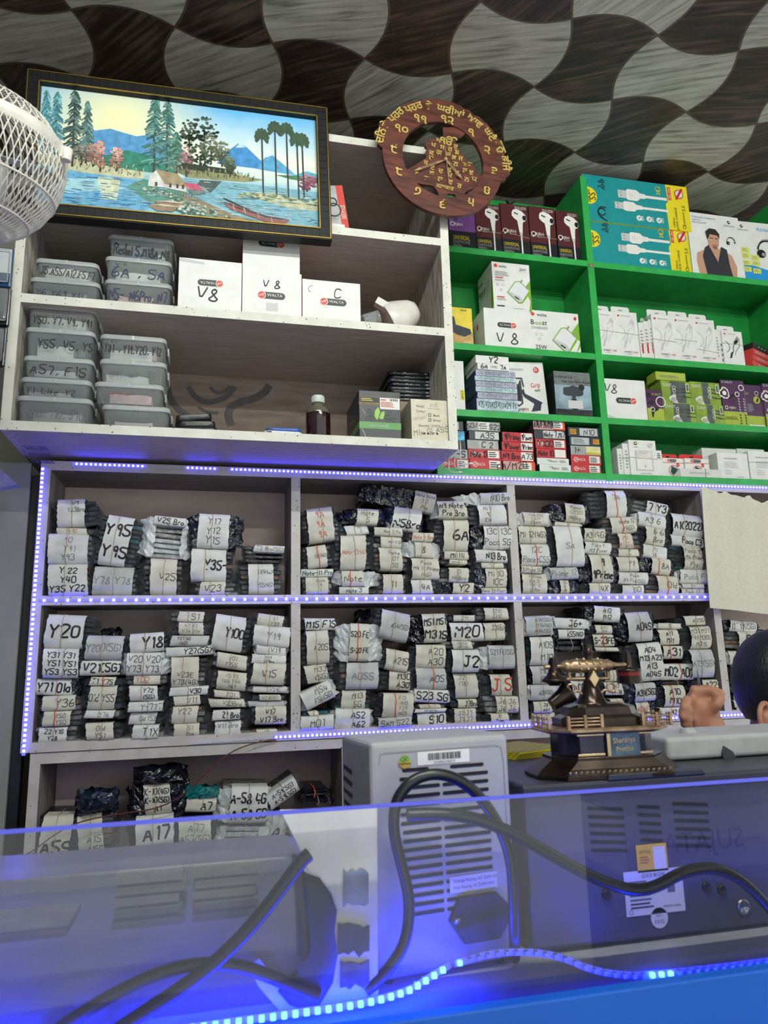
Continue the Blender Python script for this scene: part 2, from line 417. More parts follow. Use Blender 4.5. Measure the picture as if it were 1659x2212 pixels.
# ---- lower pigeonhole cabinet
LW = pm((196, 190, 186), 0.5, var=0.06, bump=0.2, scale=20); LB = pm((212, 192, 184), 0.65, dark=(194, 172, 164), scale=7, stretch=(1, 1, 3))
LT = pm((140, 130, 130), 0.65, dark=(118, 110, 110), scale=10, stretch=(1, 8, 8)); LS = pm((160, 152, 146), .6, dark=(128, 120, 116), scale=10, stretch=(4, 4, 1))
lc = empty('pigeonhole_cabinet', (0.7, 0, 1.057)); tag(lc, 'scuffed white pigeonhole cabinet packed with paper banded parts packets', 'cabinet')
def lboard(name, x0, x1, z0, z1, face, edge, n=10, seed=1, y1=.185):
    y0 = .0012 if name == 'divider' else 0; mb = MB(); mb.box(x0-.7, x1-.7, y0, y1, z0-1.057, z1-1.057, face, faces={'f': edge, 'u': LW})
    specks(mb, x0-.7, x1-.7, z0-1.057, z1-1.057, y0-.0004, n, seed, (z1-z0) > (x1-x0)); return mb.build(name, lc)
XR = 2.1
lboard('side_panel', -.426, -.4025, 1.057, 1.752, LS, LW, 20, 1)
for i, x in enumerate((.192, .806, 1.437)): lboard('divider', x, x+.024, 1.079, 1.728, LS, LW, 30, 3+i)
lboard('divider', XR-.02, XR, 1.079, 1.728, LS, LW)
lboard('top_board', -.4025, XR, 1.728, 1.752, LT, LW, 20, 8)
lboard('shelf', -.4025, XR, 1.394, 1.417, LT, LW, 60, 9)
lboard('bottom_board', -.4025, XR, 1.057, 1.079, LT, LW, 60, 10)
mb = MB(); mb.box(-1.1025, XR-.7, .185, .193, .02, .69, LB)
mb.box(-.88, -.42, .1845, .185, .39, .50, pm((206, 190, 184), .7, dark=(186, 168, 160), scale=60, stretch=(1, 1, 8))); mb.build('back_panel', lc)
# ---- base cabinet
bc = empty('base_cabinet', (0.7, 0, 0)); tag(bc, 'low white base cabinet under the pigeonholes, stuffed with parts packets', 'cabinet')
def bboard(name, x0, x1, z0, z1, face, edge, n=8, seed=1):
    mb = MB(); mb.box(x0-.7, x1-.7, 0.004, .19, z0, z1, face, faces={'f': edge}); specks(mb, x0-.7, x1-.7, z0, z1, .0036, n, seed); return mb.build(name, bc)
bboard('side_panel', -.405, -.382, 0, 1.055, LS, LW, 20, 2); bboard('side_panel', XR-.02, XR, 0, 1.055, LS, LW)
bboard('top_board', -.382, XR-.02, 1.031, 1.055, LT, LW, 30, 3); bboard('shelf', -.382, XR-.02, .56, .58, LT, LW); bboard('divider', .32, .343, .58, 1.031, LS, LW)
mb = MB(); mb.box(-1.08, XR-.72, .19, .198, .02, 1.05, LB); mb.build('back_panel', bc)
mb = MB()
for px, py, t, s in ((1494, 1577, 'TECNO', .011), (1629, 1573, 'SAMSUNG', .011)):
    p = at(px, py, .0034); f = Fc(mb, (p.x-.7-.05, .004, p.z-.0055), (.1, 0, 0), (0, 0, .011), 0.0004); f.hand(t, .5, .5, .95, INK, w=.12, seed=5)
mb.build('marker_writing', bc)
# ---- dark filler strip between wall and cabinets
tag((lambda m: (m.box(-.452, -.429, .03, .06, .0, 1.72, BLACK), m.build('filler_panel', None, .002))[1])(MB()), 'narrow black upright panel between grey wall and white cabinets', 'panel')
tag((lambda m: (m.box(-.72, -.4525, .02, .035, .0, 1.75, pm((140, 140, 136), .7, var=.05, scale=5)), m.build('grey_partition', None, .002))[1])(MB()), 'plain grey partition sheet standing left of the cabinets', 'partition')
# ================================================================ LED STRIPS
LEDB = bpy.data.materials.new('led_blue'); LEDB.use_nodes = True
_b = LEDB.node_tree.nodes['Principled BSDF']; _b.inputs['Base Color'].default_value = (.6, .65, 1, 1); _b.inputs['Emission Color'].default_value = (.04, .03, 1, 1); _b.inputs['Emission Strength'].default_value = 60
LEDW = bpy.data.materials.new('led_core'); LEDW.use_nodes = True
_b = LEDW.node_tree.nodes['Principled BSDF']; _b.inputs['Emission Color'].default_value = (.62, .66, 1, 1); _b.inputs['Emission Strength'].default_value = 3.2
TAPE = pm((196, 196, 214), .35, var=.05); TAPED = pm((70, 52, 50), .5, var=.2, scale=300); DEAD = pm((200, 200, 190), .3, var=0)
GEL = bpy.data.materials.new('gel_blue'); GEL.use_nodes = True
_b = GEL.node_tree.nodes['Principled BSDF']; _b.inputs['Base Color'].default_value = lin((120, 124, 220)); _b.inputs['Emission Color'].default_value = (.09, .08, 1, 1); _b.inputs['Emission Strength'].default_value = 1.3
_dm = {}
LEDC = bpy.data.materials.new('led_cyan'); LEDC.use_nodes = True
_b = LEDC.node_tree.nodes['Principled BSDF']; _b.inputs['Emission Color'].default_value = (.0025, .016, 1, 1); _b.inputs['Emission Strength'].default_value = 170
def diode_mesh(lit, s, deep=.0016):
    k = (lit, s, deep)
    if k not in _dm:
        mb = MB(); mb.box(-s/2, s/2, -deep, deep-.0016, -s/2, s/2, (LEDC if deep > .002 else LEDB) if lit else DEAD)
        if lit and deep < .002: mb.box(-s*.28, s*.28, -deep-.0006, -deep, -s*.28, s*.28, LEDW)
        o = mb.build('diode'); _dm[k] = o.data; bpy.data.objects.remove(o)
    return _dm[k]
def led_strip(label, path, pitch, s, dead=(), w=.008, name='led_strip', deep=.0016):
    """path: 3-D points; diodes every pitch metres; dead: (from,to) fractions"""
    o = empty(name, path[0]); tag(o, label, 'LED strip', 'blue LED strips')
    base = V(path[0]); mb = MB(); seg = [V(p)-base for p in path]; tot = sum((b-a).length for a, b in zip(seg, seg[1:]))
    for i, (a, b) in enumerate(zip(seg, seg[1:])):
        t = (b-a).normalized(); n = V((-t.z, 0, t.x))*(w/2)
        for q, f in ((-.0011, TAPE),): mb.add([a-n+V((0, q, 0)), b-n+V((0, q, 0)), b+n+V((0, q, 0)), a+n+V((0, q, 0)), a-n, b-n, b+n, a+n], [(0, 1, 2, 3), (0, 4, 5, 1), (2, 6, 7, 3), (1, 5, 6, 2), (3, 7, 4, 0)], f)
    mb.build('tape', o)
    cuts = sorted([0.0]+[x for d in dead for x in d]+[1.0]); runs = [(cuts[i], cuts[i+1]) for i in range(0, len(cuts)-1, 2)]
    def pos(f):
        d = f*tot
        for a, b in zip(seg, seg[1:]):
            l = (b-a).length
            if d <= l: return a.lerp(b, d/l)
            d -= l
        return seg[-1]
    for f0, f1 in runs:
        if f1-f0 < .01: continue
        gm = MB(); gp_ = [pos(f0)] + [q for i, q in enumerate(seg) if f0 < sum((b-a).length for a, b in zip(seg[:i], seg[1:i+1]))/tot < f1] + [pos(f1)]
        for a, b in zip(gp_, gp_[1:]):
            t = (b-a).normalized(); n = V((-t.z, 0, t.x))*(w*.5); q = V((0, -.0013, 0)); gm.poly([a-n+q, b-n+q, b+n+q, a+n+q], GEL)
        gm.build('lit_gel', o)
    n = int(tot/pitch); pts = []
    for k in range(n):
        d = (k+.5)*pitch
        for a, b in zip(seg, seg[1:]):
            l = (b-a).length
            if d <= l: pts.append((a.lerp(b, d/l), (k+.5)/n)); break
            d -= l
    rest = MB()
    for k, (p, f) in enumerate(pts):
        lit = not any(a <= f <= b for a, b in dead)
        if k < 100:
            c = bpy.data.objects.new('diode', diode_mesh(lit, s, deep)); C.objects.link(c); c.parent = o; c.location = p+V((0, -.0011, 0))
        else:
            q = p+V((0, -.0011, 0)); rest.box(q.x-s/2, q.x+s/2, q.y-.0016, q.y, q.z-s/2, q.z+s/2, LEDB if lit else DEAD)
            if lit: rest.box(q.x-s*.28, q.x+s*.28, q.y-.0022, q.y-.0016, q.z-s*.28, q.z+s*.28, LEDW)
    if rest.v: rest.build('diode_run', o)['kind'] = 'stuff'
    return o
Y0 = -.0006
led_strip('long blue LED strip along the cabinet top, dark gaps near its left end', [(-.405, Y0, 1.7455), (.6, Y0, 1.7445), (1.9, Y0, 1.7445)], .0112, .0046, ((0, .022), (.10, .142), (.176, .19)))
led_strip('upright blue LED strip on the left edge of the pigeonhole cabinet', [(-.421, Y0, 1.735), (-.419, Y0, 1.40), (-.418, Y0, 1.052)], .0115, .0058)
led_strip('sparse blue LED strip along the middle shelf edge', [(-.41, Y0, 1.4055), (1.46, Y0, 1.4055)], .0262, .0058, w=.006)
led_strip('blue LED strip under the lower middle and right cubbies', [(.150, Y0, 1.066), (.3, Y0, 1.0665), (2.0, Y0, 1.0665)], .0112, .0050)
led_strip('unlit clear end of LED strip under the lower left cubby', [(-.05, Y0, 1.062), (.148, Y0, 1.066)], .0165, .0046, ((0, 1),))
# red-brown supply wire from the bottom strip down to the left
mb = MB(); WIRE = pm((92, 34, 32), .45, var=0)
pw = [at(597, 1598, -.004), at(560, 1602, -.01), at(510, 1618, -.015), at(470, 1645, -.02), at(430, 1685, -.022), at(395, 1718, -.02), at(340, 1748, -.018), at(240, 1760, -.02), at(160, 1778, -.03), at(110, 1808, -.05), at(70, 1840, -.08), at(45, 1850, -.1)]
mb.tube(smooth(pw), .0016, WIRE, 6); tag(mb.build('supply_wire'), 'thin red-brown wire drooping from LED strip across the base cabinet', 'wire')
# ================================================================ PAPER-BANDED PARTS PACKETS
PAPERW = pm((218, 219, 216), .6, dark=(196, 197, 195), scale=24, lo=.3, hi=.6); PAPERC = pm((212, 209, 196), .62, dark=(190, 187, 174), scale=24, lo=.3, hi=.6); PAPERG = pm((192, 194, 194), .6, dark=(168, 170, 172), scale=24, lo=.3, hi=.6)
def film(col, alpha, name, strength=.9, rough=.14):
    m = bpy.data.materials.new(name); m.use_nodes = True; nt = m.node_tree; N = nt.nodes; L = nt.links; b = N['Principled BSDF']
    b.inputs['Base Color'].default_value = lin(col); b.inputs['Roughness'].default_value = rough; b.inputs['Specular IOR Level'].default_value = .8
    tc = N.new('ShaderNodeTexCoord'); nz = N.new('ShaderNodeTexNoise'); nz.inputs['Scale'].default_value = 90; nz.inputs['Detail'].default_value = 3
    L.new(tc.outputs['Object'], nz.inputs['Vector']); bp = N.new('ShaderNodeBump'); bp.inputs['Strength'].default_value = strength; bp.inputs['Distance'].default_value = .006
    L.new(nz.outputs['Fac'], bp.inputs['Height']); L.new(bp.outputs['Normal'], b.inputs['Normal'])
    if alpha < 1:
        tr = N.new('ShaderNodeBsdfTransparent'); mx = N.new('ShaderNodeMixShader'); mx.inputs[0].default_value = alpha
        L.new(tr.outputs[0], mx.inputs[1]); L.new(b.outputs[0], mx.inputs[2]); L.new(mx.outputs[0], N['Material Output'].inputs['Surface'])
    return m
WRAPC = film((110, 116, 122), .16, 'clear_film', 1.0, .07); WRAPW = film((214, 218, 218), .85, 'milky_film', .5, .3); WRAPK = film((16, 18, 30), 1, 'black_film', .8); WRAPT = film((14, 120, 124), .95, 'teal_film')
WRAPN = film((24, 34, 52), 1, 'slate_film', .7)
PDARK = [pm((14, 16, 24), .25, var=.1, bump=.7, scale=90), pm((24, 26, 38), .25, var=.2, bump=.7, scale=90), pm((50, 54, 62), .25, var=.3, bump=.5, scale=90), pm((14, 16, 24), .25, var=.1, bump=.6, scale=120)]
PCLR = [pm((148, 148, 146), .25, var=.3, bump=.6, scale=90), pm((112, 112, 112), .25, var=.3, bump=.6, scale=90), pm((60, 62, 66), .3, var=.3, bump=.5, scale=90), pm((150, 122, 104), .3, var=.3, bump=.5, scale=90)]
PTEAL = [pm((18, 96, 98), .3, var=.3, bump=.6, scale=90)] + PDARK[:3]
PMIX = PDARK[:3] + PCLR[:2] + [pm((140, 96, 70), .32, var=.3, scale=60)]
PALS = {'d': (PDARK, WRAPC), 'c': (PCLR, WRAPC), 't': (PTEAL, WRAPC), 'n': (PDARK, WRAPK), 'm': (PMIX, WRAPC), 'w': ([pm((186, 190, 190), .25, var=.15, bump=.7, scale=70), pm((170, 174, 176), .25, var=.2, bump=.7, scale=70)]+PCLR[:1], WRAPW), 's': (PTEAL, WRAPN)}
INKS = {'k': INK, 'g': INKG, 'r': INKR, 'b': INKN, 't': INKT}
ORD = ['zeroth', 'first', 'second', 'third', 'fourth', 'fifth', 'sixth', 'seventh', 'eighth', 'ninth', 'tenth', 'eleventh']
pk_rnd = random.Random(21)
def packet(ox, oy, sc_, spec, label, group, Y=.012, D=.135):
    """spec: 'sx0 sy0 sx1 sy1 bx0 bx1 tilt|text|flags' in pixels of a zoomed crop"""
    a, txt, fl = spec.split('|'); a = [float(t) for t in a.split()]; rnd = pk_rnd
    X = lambda v: ox + v/sc_
    Yp = lambda v: oy + v/sc_
    by1 = a[7] if len(a) > 7 else None
    y = Y + rnd.uniform(-.006, .010)
    cx, z0, w, h = rect3(X(a[0]), Yp(a[1]), X(a[2]), Yp(a[3]), y)
    bx, bz, bw, bh = rect3(X(a[4]), Yp(a[1]), X(a[5]), Yp(by1 if by1 else a[3]), y)
    xl, xr = bx-bw/2-cx, bx+bw/2-cx; dz = bz-z0
    root = empty('parts_packet', (cx, y, z0), (0, math.radians(a[6]), 0)); tag(root, label, 'packet', group)
    if a[6]:  # keep the slip centre where it is
        t = math.radians(a[6]); root.location = (cx - math.sin(t)*h/2, y, z0 + h/2*(1-math.cos(t)))
    pal, wrap = PALS[[c for c in fl if c in 'dctnmws'][0]]
    hb = bh*.99
    # ---- stack of phone parts: slabs with rounded ends
    n = max(1, round(hb/.0125)); t = hb/n; mb = MB()
    for i in range(n):
        m = rnd.choice(pal); za = dz+i*t+t*.05; zb = za+t*.9; r = (zb-za)/2; zc = (za+zb)/2
        l = xl+.006+rnd.uniform(-.003, .008); q = xr-.006+rnd.uniform(-.008, .003); y0 = .004+rnd.uniform(0, .008); sl = rnd.uniform(-.0015, .0015)
        out = [(l+r*.4, za-sl), (q-r*.4, za+sl), (q, zc-r*.45+sl), (q, zc+r*.45+sl), (q-r*.4, zb+sl), (l+r*.4, zb-sl), (l, zc+r*.45-sl), (l, zc-r*.45-sl)]
        A = [V((p[0]*.97, y0, zc+(p[1]-zc)*.6)) for p in out]; B = [V((p[0], y0+r*.8, p[1])) for p in out]; E_ = [V((p[0], D, p[1])) for p in out]
        mb.add(A+B+E_, [tuple(range(8))]+[(k+j*8, k+8+j*8, (k+1) % 8+8+j*8, (k+1) % 8+j*8) for j in (0, 1) for k in range(8)], m)
    mb.build('wrapped_parts', root)
    # ---- crinkled wrap left and right of the slip
    nz = max(3, int(hb/.010)); big = 'w' in fl or 'n' in fl
    for s in (-1, 1):
        mb = MB()
        e0 = -w/2+.006 if s < 0 else w/2-.006; e1 = (xl-.002) if s < 0 else (xr+.002); L_ = abs(e1-e0)
        if (s < 0 and e1 > e0-.004) or (s > 0 and e1 < e0+.004): continue
        nx = max(3, int(L_/.0075)); vs = []
        for i in range(nx+1):
            f = i/nx
            for j in range(nz+1):
                g = j/nz; z = dz+hb*g; edge = f**3
                x = e0+(e1-e0)*f + rnd.uniform(-.003, .003) + (rnd.uniform(-.002, .006)*s if i == nx else 0)
                zz = z + rnd.uniform(-.004, .004); pinch = (1-.18*edge*(.4 if not big else 1)); zz = dz+hb/2+(zz-dz-hb/2)*pinch
                vs.append((x, -.001 - rnd.uniform(0, .007) + .016*edge, zz))
        for j in range(nz+1):  # return to the back
            g = j/nz; vs.append((e1+s*.001, .06, dz+hb/2+(hb*g-hb/2)*.95))
        nx += 1
        fs = []
        for i in range(nx):
            for j in range(nz):
                p = i*(nz+1)+j; qd = (p, p+nz+1, p+nz+2, p+1) if s > 0 else (p, p+1, p+nz+2, p+nz+1)
                fs += [(qd[0], qd[1], qd[2]), (qd[0], qd[2], qd[3])]
        mb.add(vs, fs, wrap); mb.build('plastic_wrap', root)
    # ---- paper slip wrapping over the front
    bulge = min(.012, h*.16); wr = [rnd.uniform(-1, 1) for _ in range(6)]; sk = rnd.uniform(-.003, .003)
    def surf(x, z):
        g = max(0, min(1, z/h)); e = abs(2*g-1)
        return -.009 - bulge*(1-e**3.2) + .0009*math.sin(x*150+wr[0]*4+z*60*wr[1]) + .0007*math.sin(z*210+wr[2]*5+x*70*wr[3])
    if 'x' not in fl:
        pap = PAPERC if 'y' in fl else PAPERG if 'q' in fl else PAPERW
        mb = MB(); nx = 8; zs = [h*(i/12) for i in range(13)]; vs = []
        jx = [[rnd.uniform(-.0012, .0012) for _ in range(17)] for _ in range(2)]
        rows = [(0, .05, -.0005), (0, .006, -.001)] + [(z, None, 0) for z in zs] + [(h, .006, .001), (h, .05, .0005)]
        for ri, (z, yy, dzz) in enumerate(rows):
            for i in range(nx+1):
                f = i/nx; x = -w/2+w*f + (jx[0][ri] if i == 0 else jx[1][ri] if i == nx else 0) + sk*(z/h*2-1)
                vs.append((x, surf(x, z) if yy is None else yy, z+dzz))
        mb.add(vs, [(r_*(nx+1)+i, r_*(nx+1)+i+1, (r_+1)*(nx+1)+i+1, (r_+1)*(nx+1)+i) for r_ in range(len(rows)-1) for i in range(nx)], pap, True)
        # handwriting on the slip
        if txt:
            ls = txt.split('/'); ink = INKS[([c for c in fl if c in 'kgrb'] or ['k'])[0]] if 'T' not in fl else INKT
            bold = 'B' in fl; lw = .17 if bold else .10
            fx = (.5, .92) if 'R' not in fl and 'L' not in fl else (.66, .6) if 'R' in fl else (.33, .6)
            fz = (.5, .86) if 'U' not in fl and 'D' not in fl else (.72, .5) if 'U' in fl else (.28, .5)
            hz = h*fz[1]/len(ls); ch = min(hz*.66, .028 if bold else .017)
            cz = h*fz[0]+hz*(len(ls)-1)/2
            for li, tline in enumerate(ls):
                pl, wd = strokes(tline, rnd); kx = min(ch*.95, w*fx[1]/wd); kz = min(ch, kx*1.5); zc = cz-li*hz; sl = rnd.uniform(-.06, .06)
                xo = w*(fx[0]-.5) + rnd.uniform(-.03, .03)*w
                for poly in pl:
                    for q in ribbon([((px-wd/2)*kx, (pz-.5)*kz+(px-wd/2)*kx*sl) for px, pz in poly], lw*kz):
                        mb.poly([(xo+p[0], surf(xo+p[0], zc+p[1])-.0007, zc+p[1]) for p in q], ink)
        mb.build('paper_slip', root)
    if '-' not in fl:
        bm_ = ORANGE if 'o' in fl else pm((196, 200, 60), .6, var=0) if 'Y' in fl else TAN
        bxp = rnd.uniform(-.12, .08)*w; mb = MB(); bw2 = .0014 if 'o' in fl else .0010
        pts = [V((bxp, .08, -.001)), V((bxp, .002, -.0015))]+[V((bxp+.001*math.sin(k+wr[4]*3), surf(bxp, h*k/8)-.0009, h*k/8)) for k in range(9)]+[V((bxp, .002, h+.0015)), V((bxp, .08, h+.001))]
        mb.tube(pts, bw2, bm_, 5); mb.build('rubber_band', root)
    return root
def look(spec):
    a, txt, fl = spec.split('|'); a = [float(t) for t in a.split()]; w, h = a[2]-a[0], a[3]-a[1]
    if 'x' in fl: return {'n': 'slipless black plastic', 's': 'slipless teal plastic'}.get([c for c in fl if c in 'dctnmws'][0], 'slipless clear-wrapped')
    size = 'tall' if h > w*1.15 else 'thin' if h < w*.42 else 'big' if w*h > 28000 else 'squarish'
    ink = '' if not txt else 'red-inked ' if 'r' in fl else 'teal-inked ' if 'T' in fl else 'navy-inked ' if 'b' in fl else 'pencilled ' if 'g' in fl else 'bold-inked ' if 'B' in fl else 'black-inked '
    return size + ' ' + ink + ('grey' if 'q' in fl else 'cream' if 'y' in fl else 'white') + ' slip'
def cubby(cell, ox, oy, sc_, stacks, Y=.012):
    grp = 'parts packets in the %s cubby' % cell
    for si, st in enumerate(stacks):
        n = len(st)
        for k, spec in enumerate(st):
            pos = n-k; where = 'bottom of' if pos == 1 and n > 1 else 'topmost in' if k == 0 and n > 1 else ORD[pos]+' up in' if n > 1 else 'alone in'
            packet(ox, oy, sc_, spec, '%s packet, %s %s stack from left, %s cubby' % (look(spec), where, ORD[si+1], cell), grp, Y)
cubby('upper left', 60, 980, 2.765, [
 ['185 278 348 440 140 432 -4|V9/Y83Bro|RUd', '180 448 357 486 130 420 0|Y-90|ryc', '130 484 367 662 120 400 1|90/Y91/Y93|gc', '130 664 365 850 105 390 0|Y 22/Y40/Y35 Y22|Bm'],
 ['455 378 612 672 395 682 8|Y95/Y95|Bt', '398 680 632 850 380 668 2|Y78 Y78|gqc'],
 ['755 382 945 435 690 975 5 628|V25 Bro|Bw', '735 632 892 848 670 945 2|V25|Rym'],
 ['1018 366 1202 568 955 1280 2|Y17/Y12/Y15|n', '977 574 1185 765 960 1235 2|Y35-|BRm', '1030 768 1178 846 985 1265 0|V23|yc'],
 ['1350 552 1530 592 1275 1540 2 655|T2 Bro(5G)|d', '1317 662 1465 840 1245 1530 0|T1(44w)/Y55(4G)|Rm']])
cubby('upper middle', 620, 1020, 3.318, [
 ['142 262 326 502 92 388 -8|9A/9A/9A|ryd', '140 532 280 686 95 345 -9|13C(4G)|Ryod', '95 697 325 752 90 332 -1|Note-11 Pro|TBd', '130 756 290 874 95 350 -1|Note/9/1|Ryc'],
 ['495 268 645 380 425 700 2|Note/5|yn', '412 384 573 452 368 618 -6|MI/5|Rt', '375 458 556 702 325 620 -2|Note-10(4G)|ryd', '388 710 535 820 345 655 0|Note|oyw', '370 826 580 874 365 680 0|Note 3|TBd'],
 ['900 148 1048 290 540 1058 10|Note Note/7 7/Pro|yn', '748 262 948 424 700 975 7|N5Bro|BDs', '620 402 820 460 612 850 2|Note 12 Pro|Ryc', '665 464 812 545 605 860 2|Note 12 5G|Rym', '655 548 815 704 610 880 2|Note/10T/5G|Ryc', '680 735 822 872 640 882 0|11|yc'],
 ['890 438 1040 500 845 1065 1|Note 8-Bro|rym', '908 505 1030 614 838 1095 5|8|yw', '885 622 1078 770 868 1090 2|Poco/M4 11 Prime/(4G)|yt', '885 775 1030 872 878 1092 0|4A|Rcd'],
 ['1072 212 1275 335 1042 1290 -2|N9 Note9/Pro Bro|Byw', '1110 342 1286 570 1038 1300 0|6A|BRyd', '1120 572 1290 628 1085 1312 2|Mi 11i|Byc', '1155 632 1280 662 1080 1340 3|Note 11 I|yc', '1150 688 1290 790 1080 1340 1|0/N6Bro|yc', '1180 793 1326 872 1090 1362 2|Y2|Byn'],
 ['1375 152 1592 232 1215 1602 -3|N10 Bro|Rqw', '1360 240 1556 378 1285 1580 -2|Mi 9/9C/10A|Ld', '1395 384 1590 556 1310 1602 -1|13C 13C/Poco 5G|n', '1340 562 1562 648 1330 1600 2|N13 Bro|BRc', '1385 654 1540 690 1330 1590 1|Note13/Bro|yc', '1412 694 1560 828 1340 1600 0|Mi 10/10C|ys', '1385 832 1562 872 1350 1600 0|Note 13 Pro+|yc']])
cubby('upper right', 1080, 1030, 2.865, [
 ['135 226 283 305 90 322 1|Poco-C50/C A2+/50 A1+|yw', '105 310 272 415 95 320 1|Mi 12(4G)|yd', '118 420 292 552 108 322 -1|12C/Poco-C55|goc', '122 556 250 597 115 290 2|11 Prime 5G|yc', '125 600 275 725 118 300 1|11 Prime/10A 12/12C 12/12 Pro|yd'],
 ['392 172 508 284 320 562 4|Redmi/12(5G)/N6Bro|yn', '330 284 500 308 300 535 1|A3|yc', '328 310 497 555 285 522 0|5A|gd', '300 562 470 635 288 482 -2|Prime 12|gqw', '360 642 415 722 295 502 0|11U/Mi/11X|ys'],
 ['640 90 760 255 535 828 -2|7A|gUod', '510 324 637 402 490 660 2|A3 (4G)|yd', '512 408 672 480 495 722 3|Poco 9/M3 Power|d', '545 484 675 655 475 742 0|9/9Prime|Byn', '540 660 670 725 488 742 0|4X|Ryd'],
 ['672 254 826 350 628 852 -4|Note 12/(4G)|Ryoc', '720 354 803 445 660 882 0|Mi/A1 Old|ryc', '720 449 845 494 690 892 1|Y1/Lite|yc', '715 499 838 587 700 882 0|Y1|Rym', '722 592 900 666 715 922 2|Poco/X4 Pro(5G)|c', '745 673 875 726 720 902 0|GO|Rd'],
 ['892 162 1020 238 815 1065 10|7 Y3|Bc', '842 232 1008 318 830 1022 9|A3 6|w', '886 312 1000 425 858 1055 10|6 6/Bro|Ryd', '872 430 1016 508 860 1050 8|Mi/8|c', '922 506 1038 606 862 1092 7|8A|Ryon', '958 616 1085 728 902 1112 3|Old|Ryoc'],
 ['1046 238 1228 380 1020 1242 5|A1(2022)|Bd', '1046 370 1240 434 1036 1250 5|Poco C3|BRc', '1117 434 1230 576 1040 1252 4|Poco 10/M4 Prime/Pro|yt', '1098 577 1280 664 1090 1286 1|Poco F1|gw', '1115 665 1250 690 1100 1262 1|X2|yw', '1110 694 1250 730 1105 1280 1|Poco X3|yd']])
cubby('lower left', 40, 1290, 2.72, [
 ['168 106 392 302 130 462 3|Y20|Bd', '152 304 360 475 112 382 2|Y31 Y31/Y51 Y51/Y53 Y53|Bd', '112 482 318 574 105 372 2|Y71 Old|Bn', '147 580 340 665 108 382 -1|Y36|Ryc', '152 670 310 756 98 382 0|Y50/Y50|Ryoc', '127 762 290 850 82 366 0|22 Y1S/Y28|Bc'],
 ['402 228 618 368 382 642 2|Y200(5G)|gqd', '370 372 605 458 362 642 0|V21[5G]|BYd', '425 470 572 519 375 632 2|T1 Y75|Byod', '418 522 577 658 380 618 1|Old Y55|yd', '395 665 565 710 380 614 2|Y76|Rc', '402 740 562 838 375 632 0|Old/Y51|yd'],
 ['658 212 857 322 630 892 -3|Y18|BRd', '640 327 840 458 608 892 0|V20 V20/Y73 Y73|w', '680 456 835 512 620 892 1|Y02|rLyc', '655 522 820 608 638 862 2|Y72/(5G)|BRd', '648 614 850 672 630 872 0|Y-77T|Rd', '655 676 810 745 638 862 1|Old Y53|Rd', '672 752 825 832 638 882 1|T1X|Rm'],
 ['940 86 1090 146 862 1122 2|S1|Ryc', '943 151 1088 221 885 1142 2|V7 V7/V7+ V7+|yd', '897 227 1115 287 888 1142 1|Y27 4G/(4G)|BLqc', '870 290 1138 344 860 1152 -2|Y27(5G)|BRw', '900 351 1060 525 890 1122 1|V23E/Y73(4G)|Dym', '890 527 1112 576 885 1122 -1|V30|BRm', '915 578 1067 634 880 1112 -2|V11|Rym', '905 640 1052 740 868 1112 0|Y22|Uym', '915 743 1062 820 860 1122 0|S1/Pro|Rym'],
 ['1146 110 1324 315 1128 1372 9|Y100|BRd', '1165 336 1340 420 1130 1370 10|Y01/Y15S|yc', '1166 440 1336 545 1120 1362 7|V5 V5/Y66 Y66/Y69|yd', '1150 550 1300 590 1120 1342 6|Y01|Ryc', '1122 600 1330 645 1113 1336 2|V23Bro|Rym', '1140 662 1300 720 1120 1352 -1|Z1 Bro|BRd', '1155 726 1305 812 1125 1342 0|V11 Bro|Uc'],
 ['1402 104 1553 176 1362 1596 8|S1/Y33|Ryt', '1380 170 1592 292 1365 1602 6|Y19|gc', '1397 284 1568 338 1388 1582 7|V19|Rw', '1370 340 1570 392 1363 1582 4|V29/V29Bro|Bd', '1372 388 1563 514 1350 1592 4|V15|yc', '1377 524 1575 560 1358 1590 3|V29E|Rw', '1415 574 1540 606 1350 1582 2|V21(5G)|ym', '1350 611 1560 640 1343 1572 1||qw', '1390 642 1570 745 1358 1592 1|V17/V17 Bro|Byt', '1400 775 1520 800 1350 1592 0|Y16|ym']])
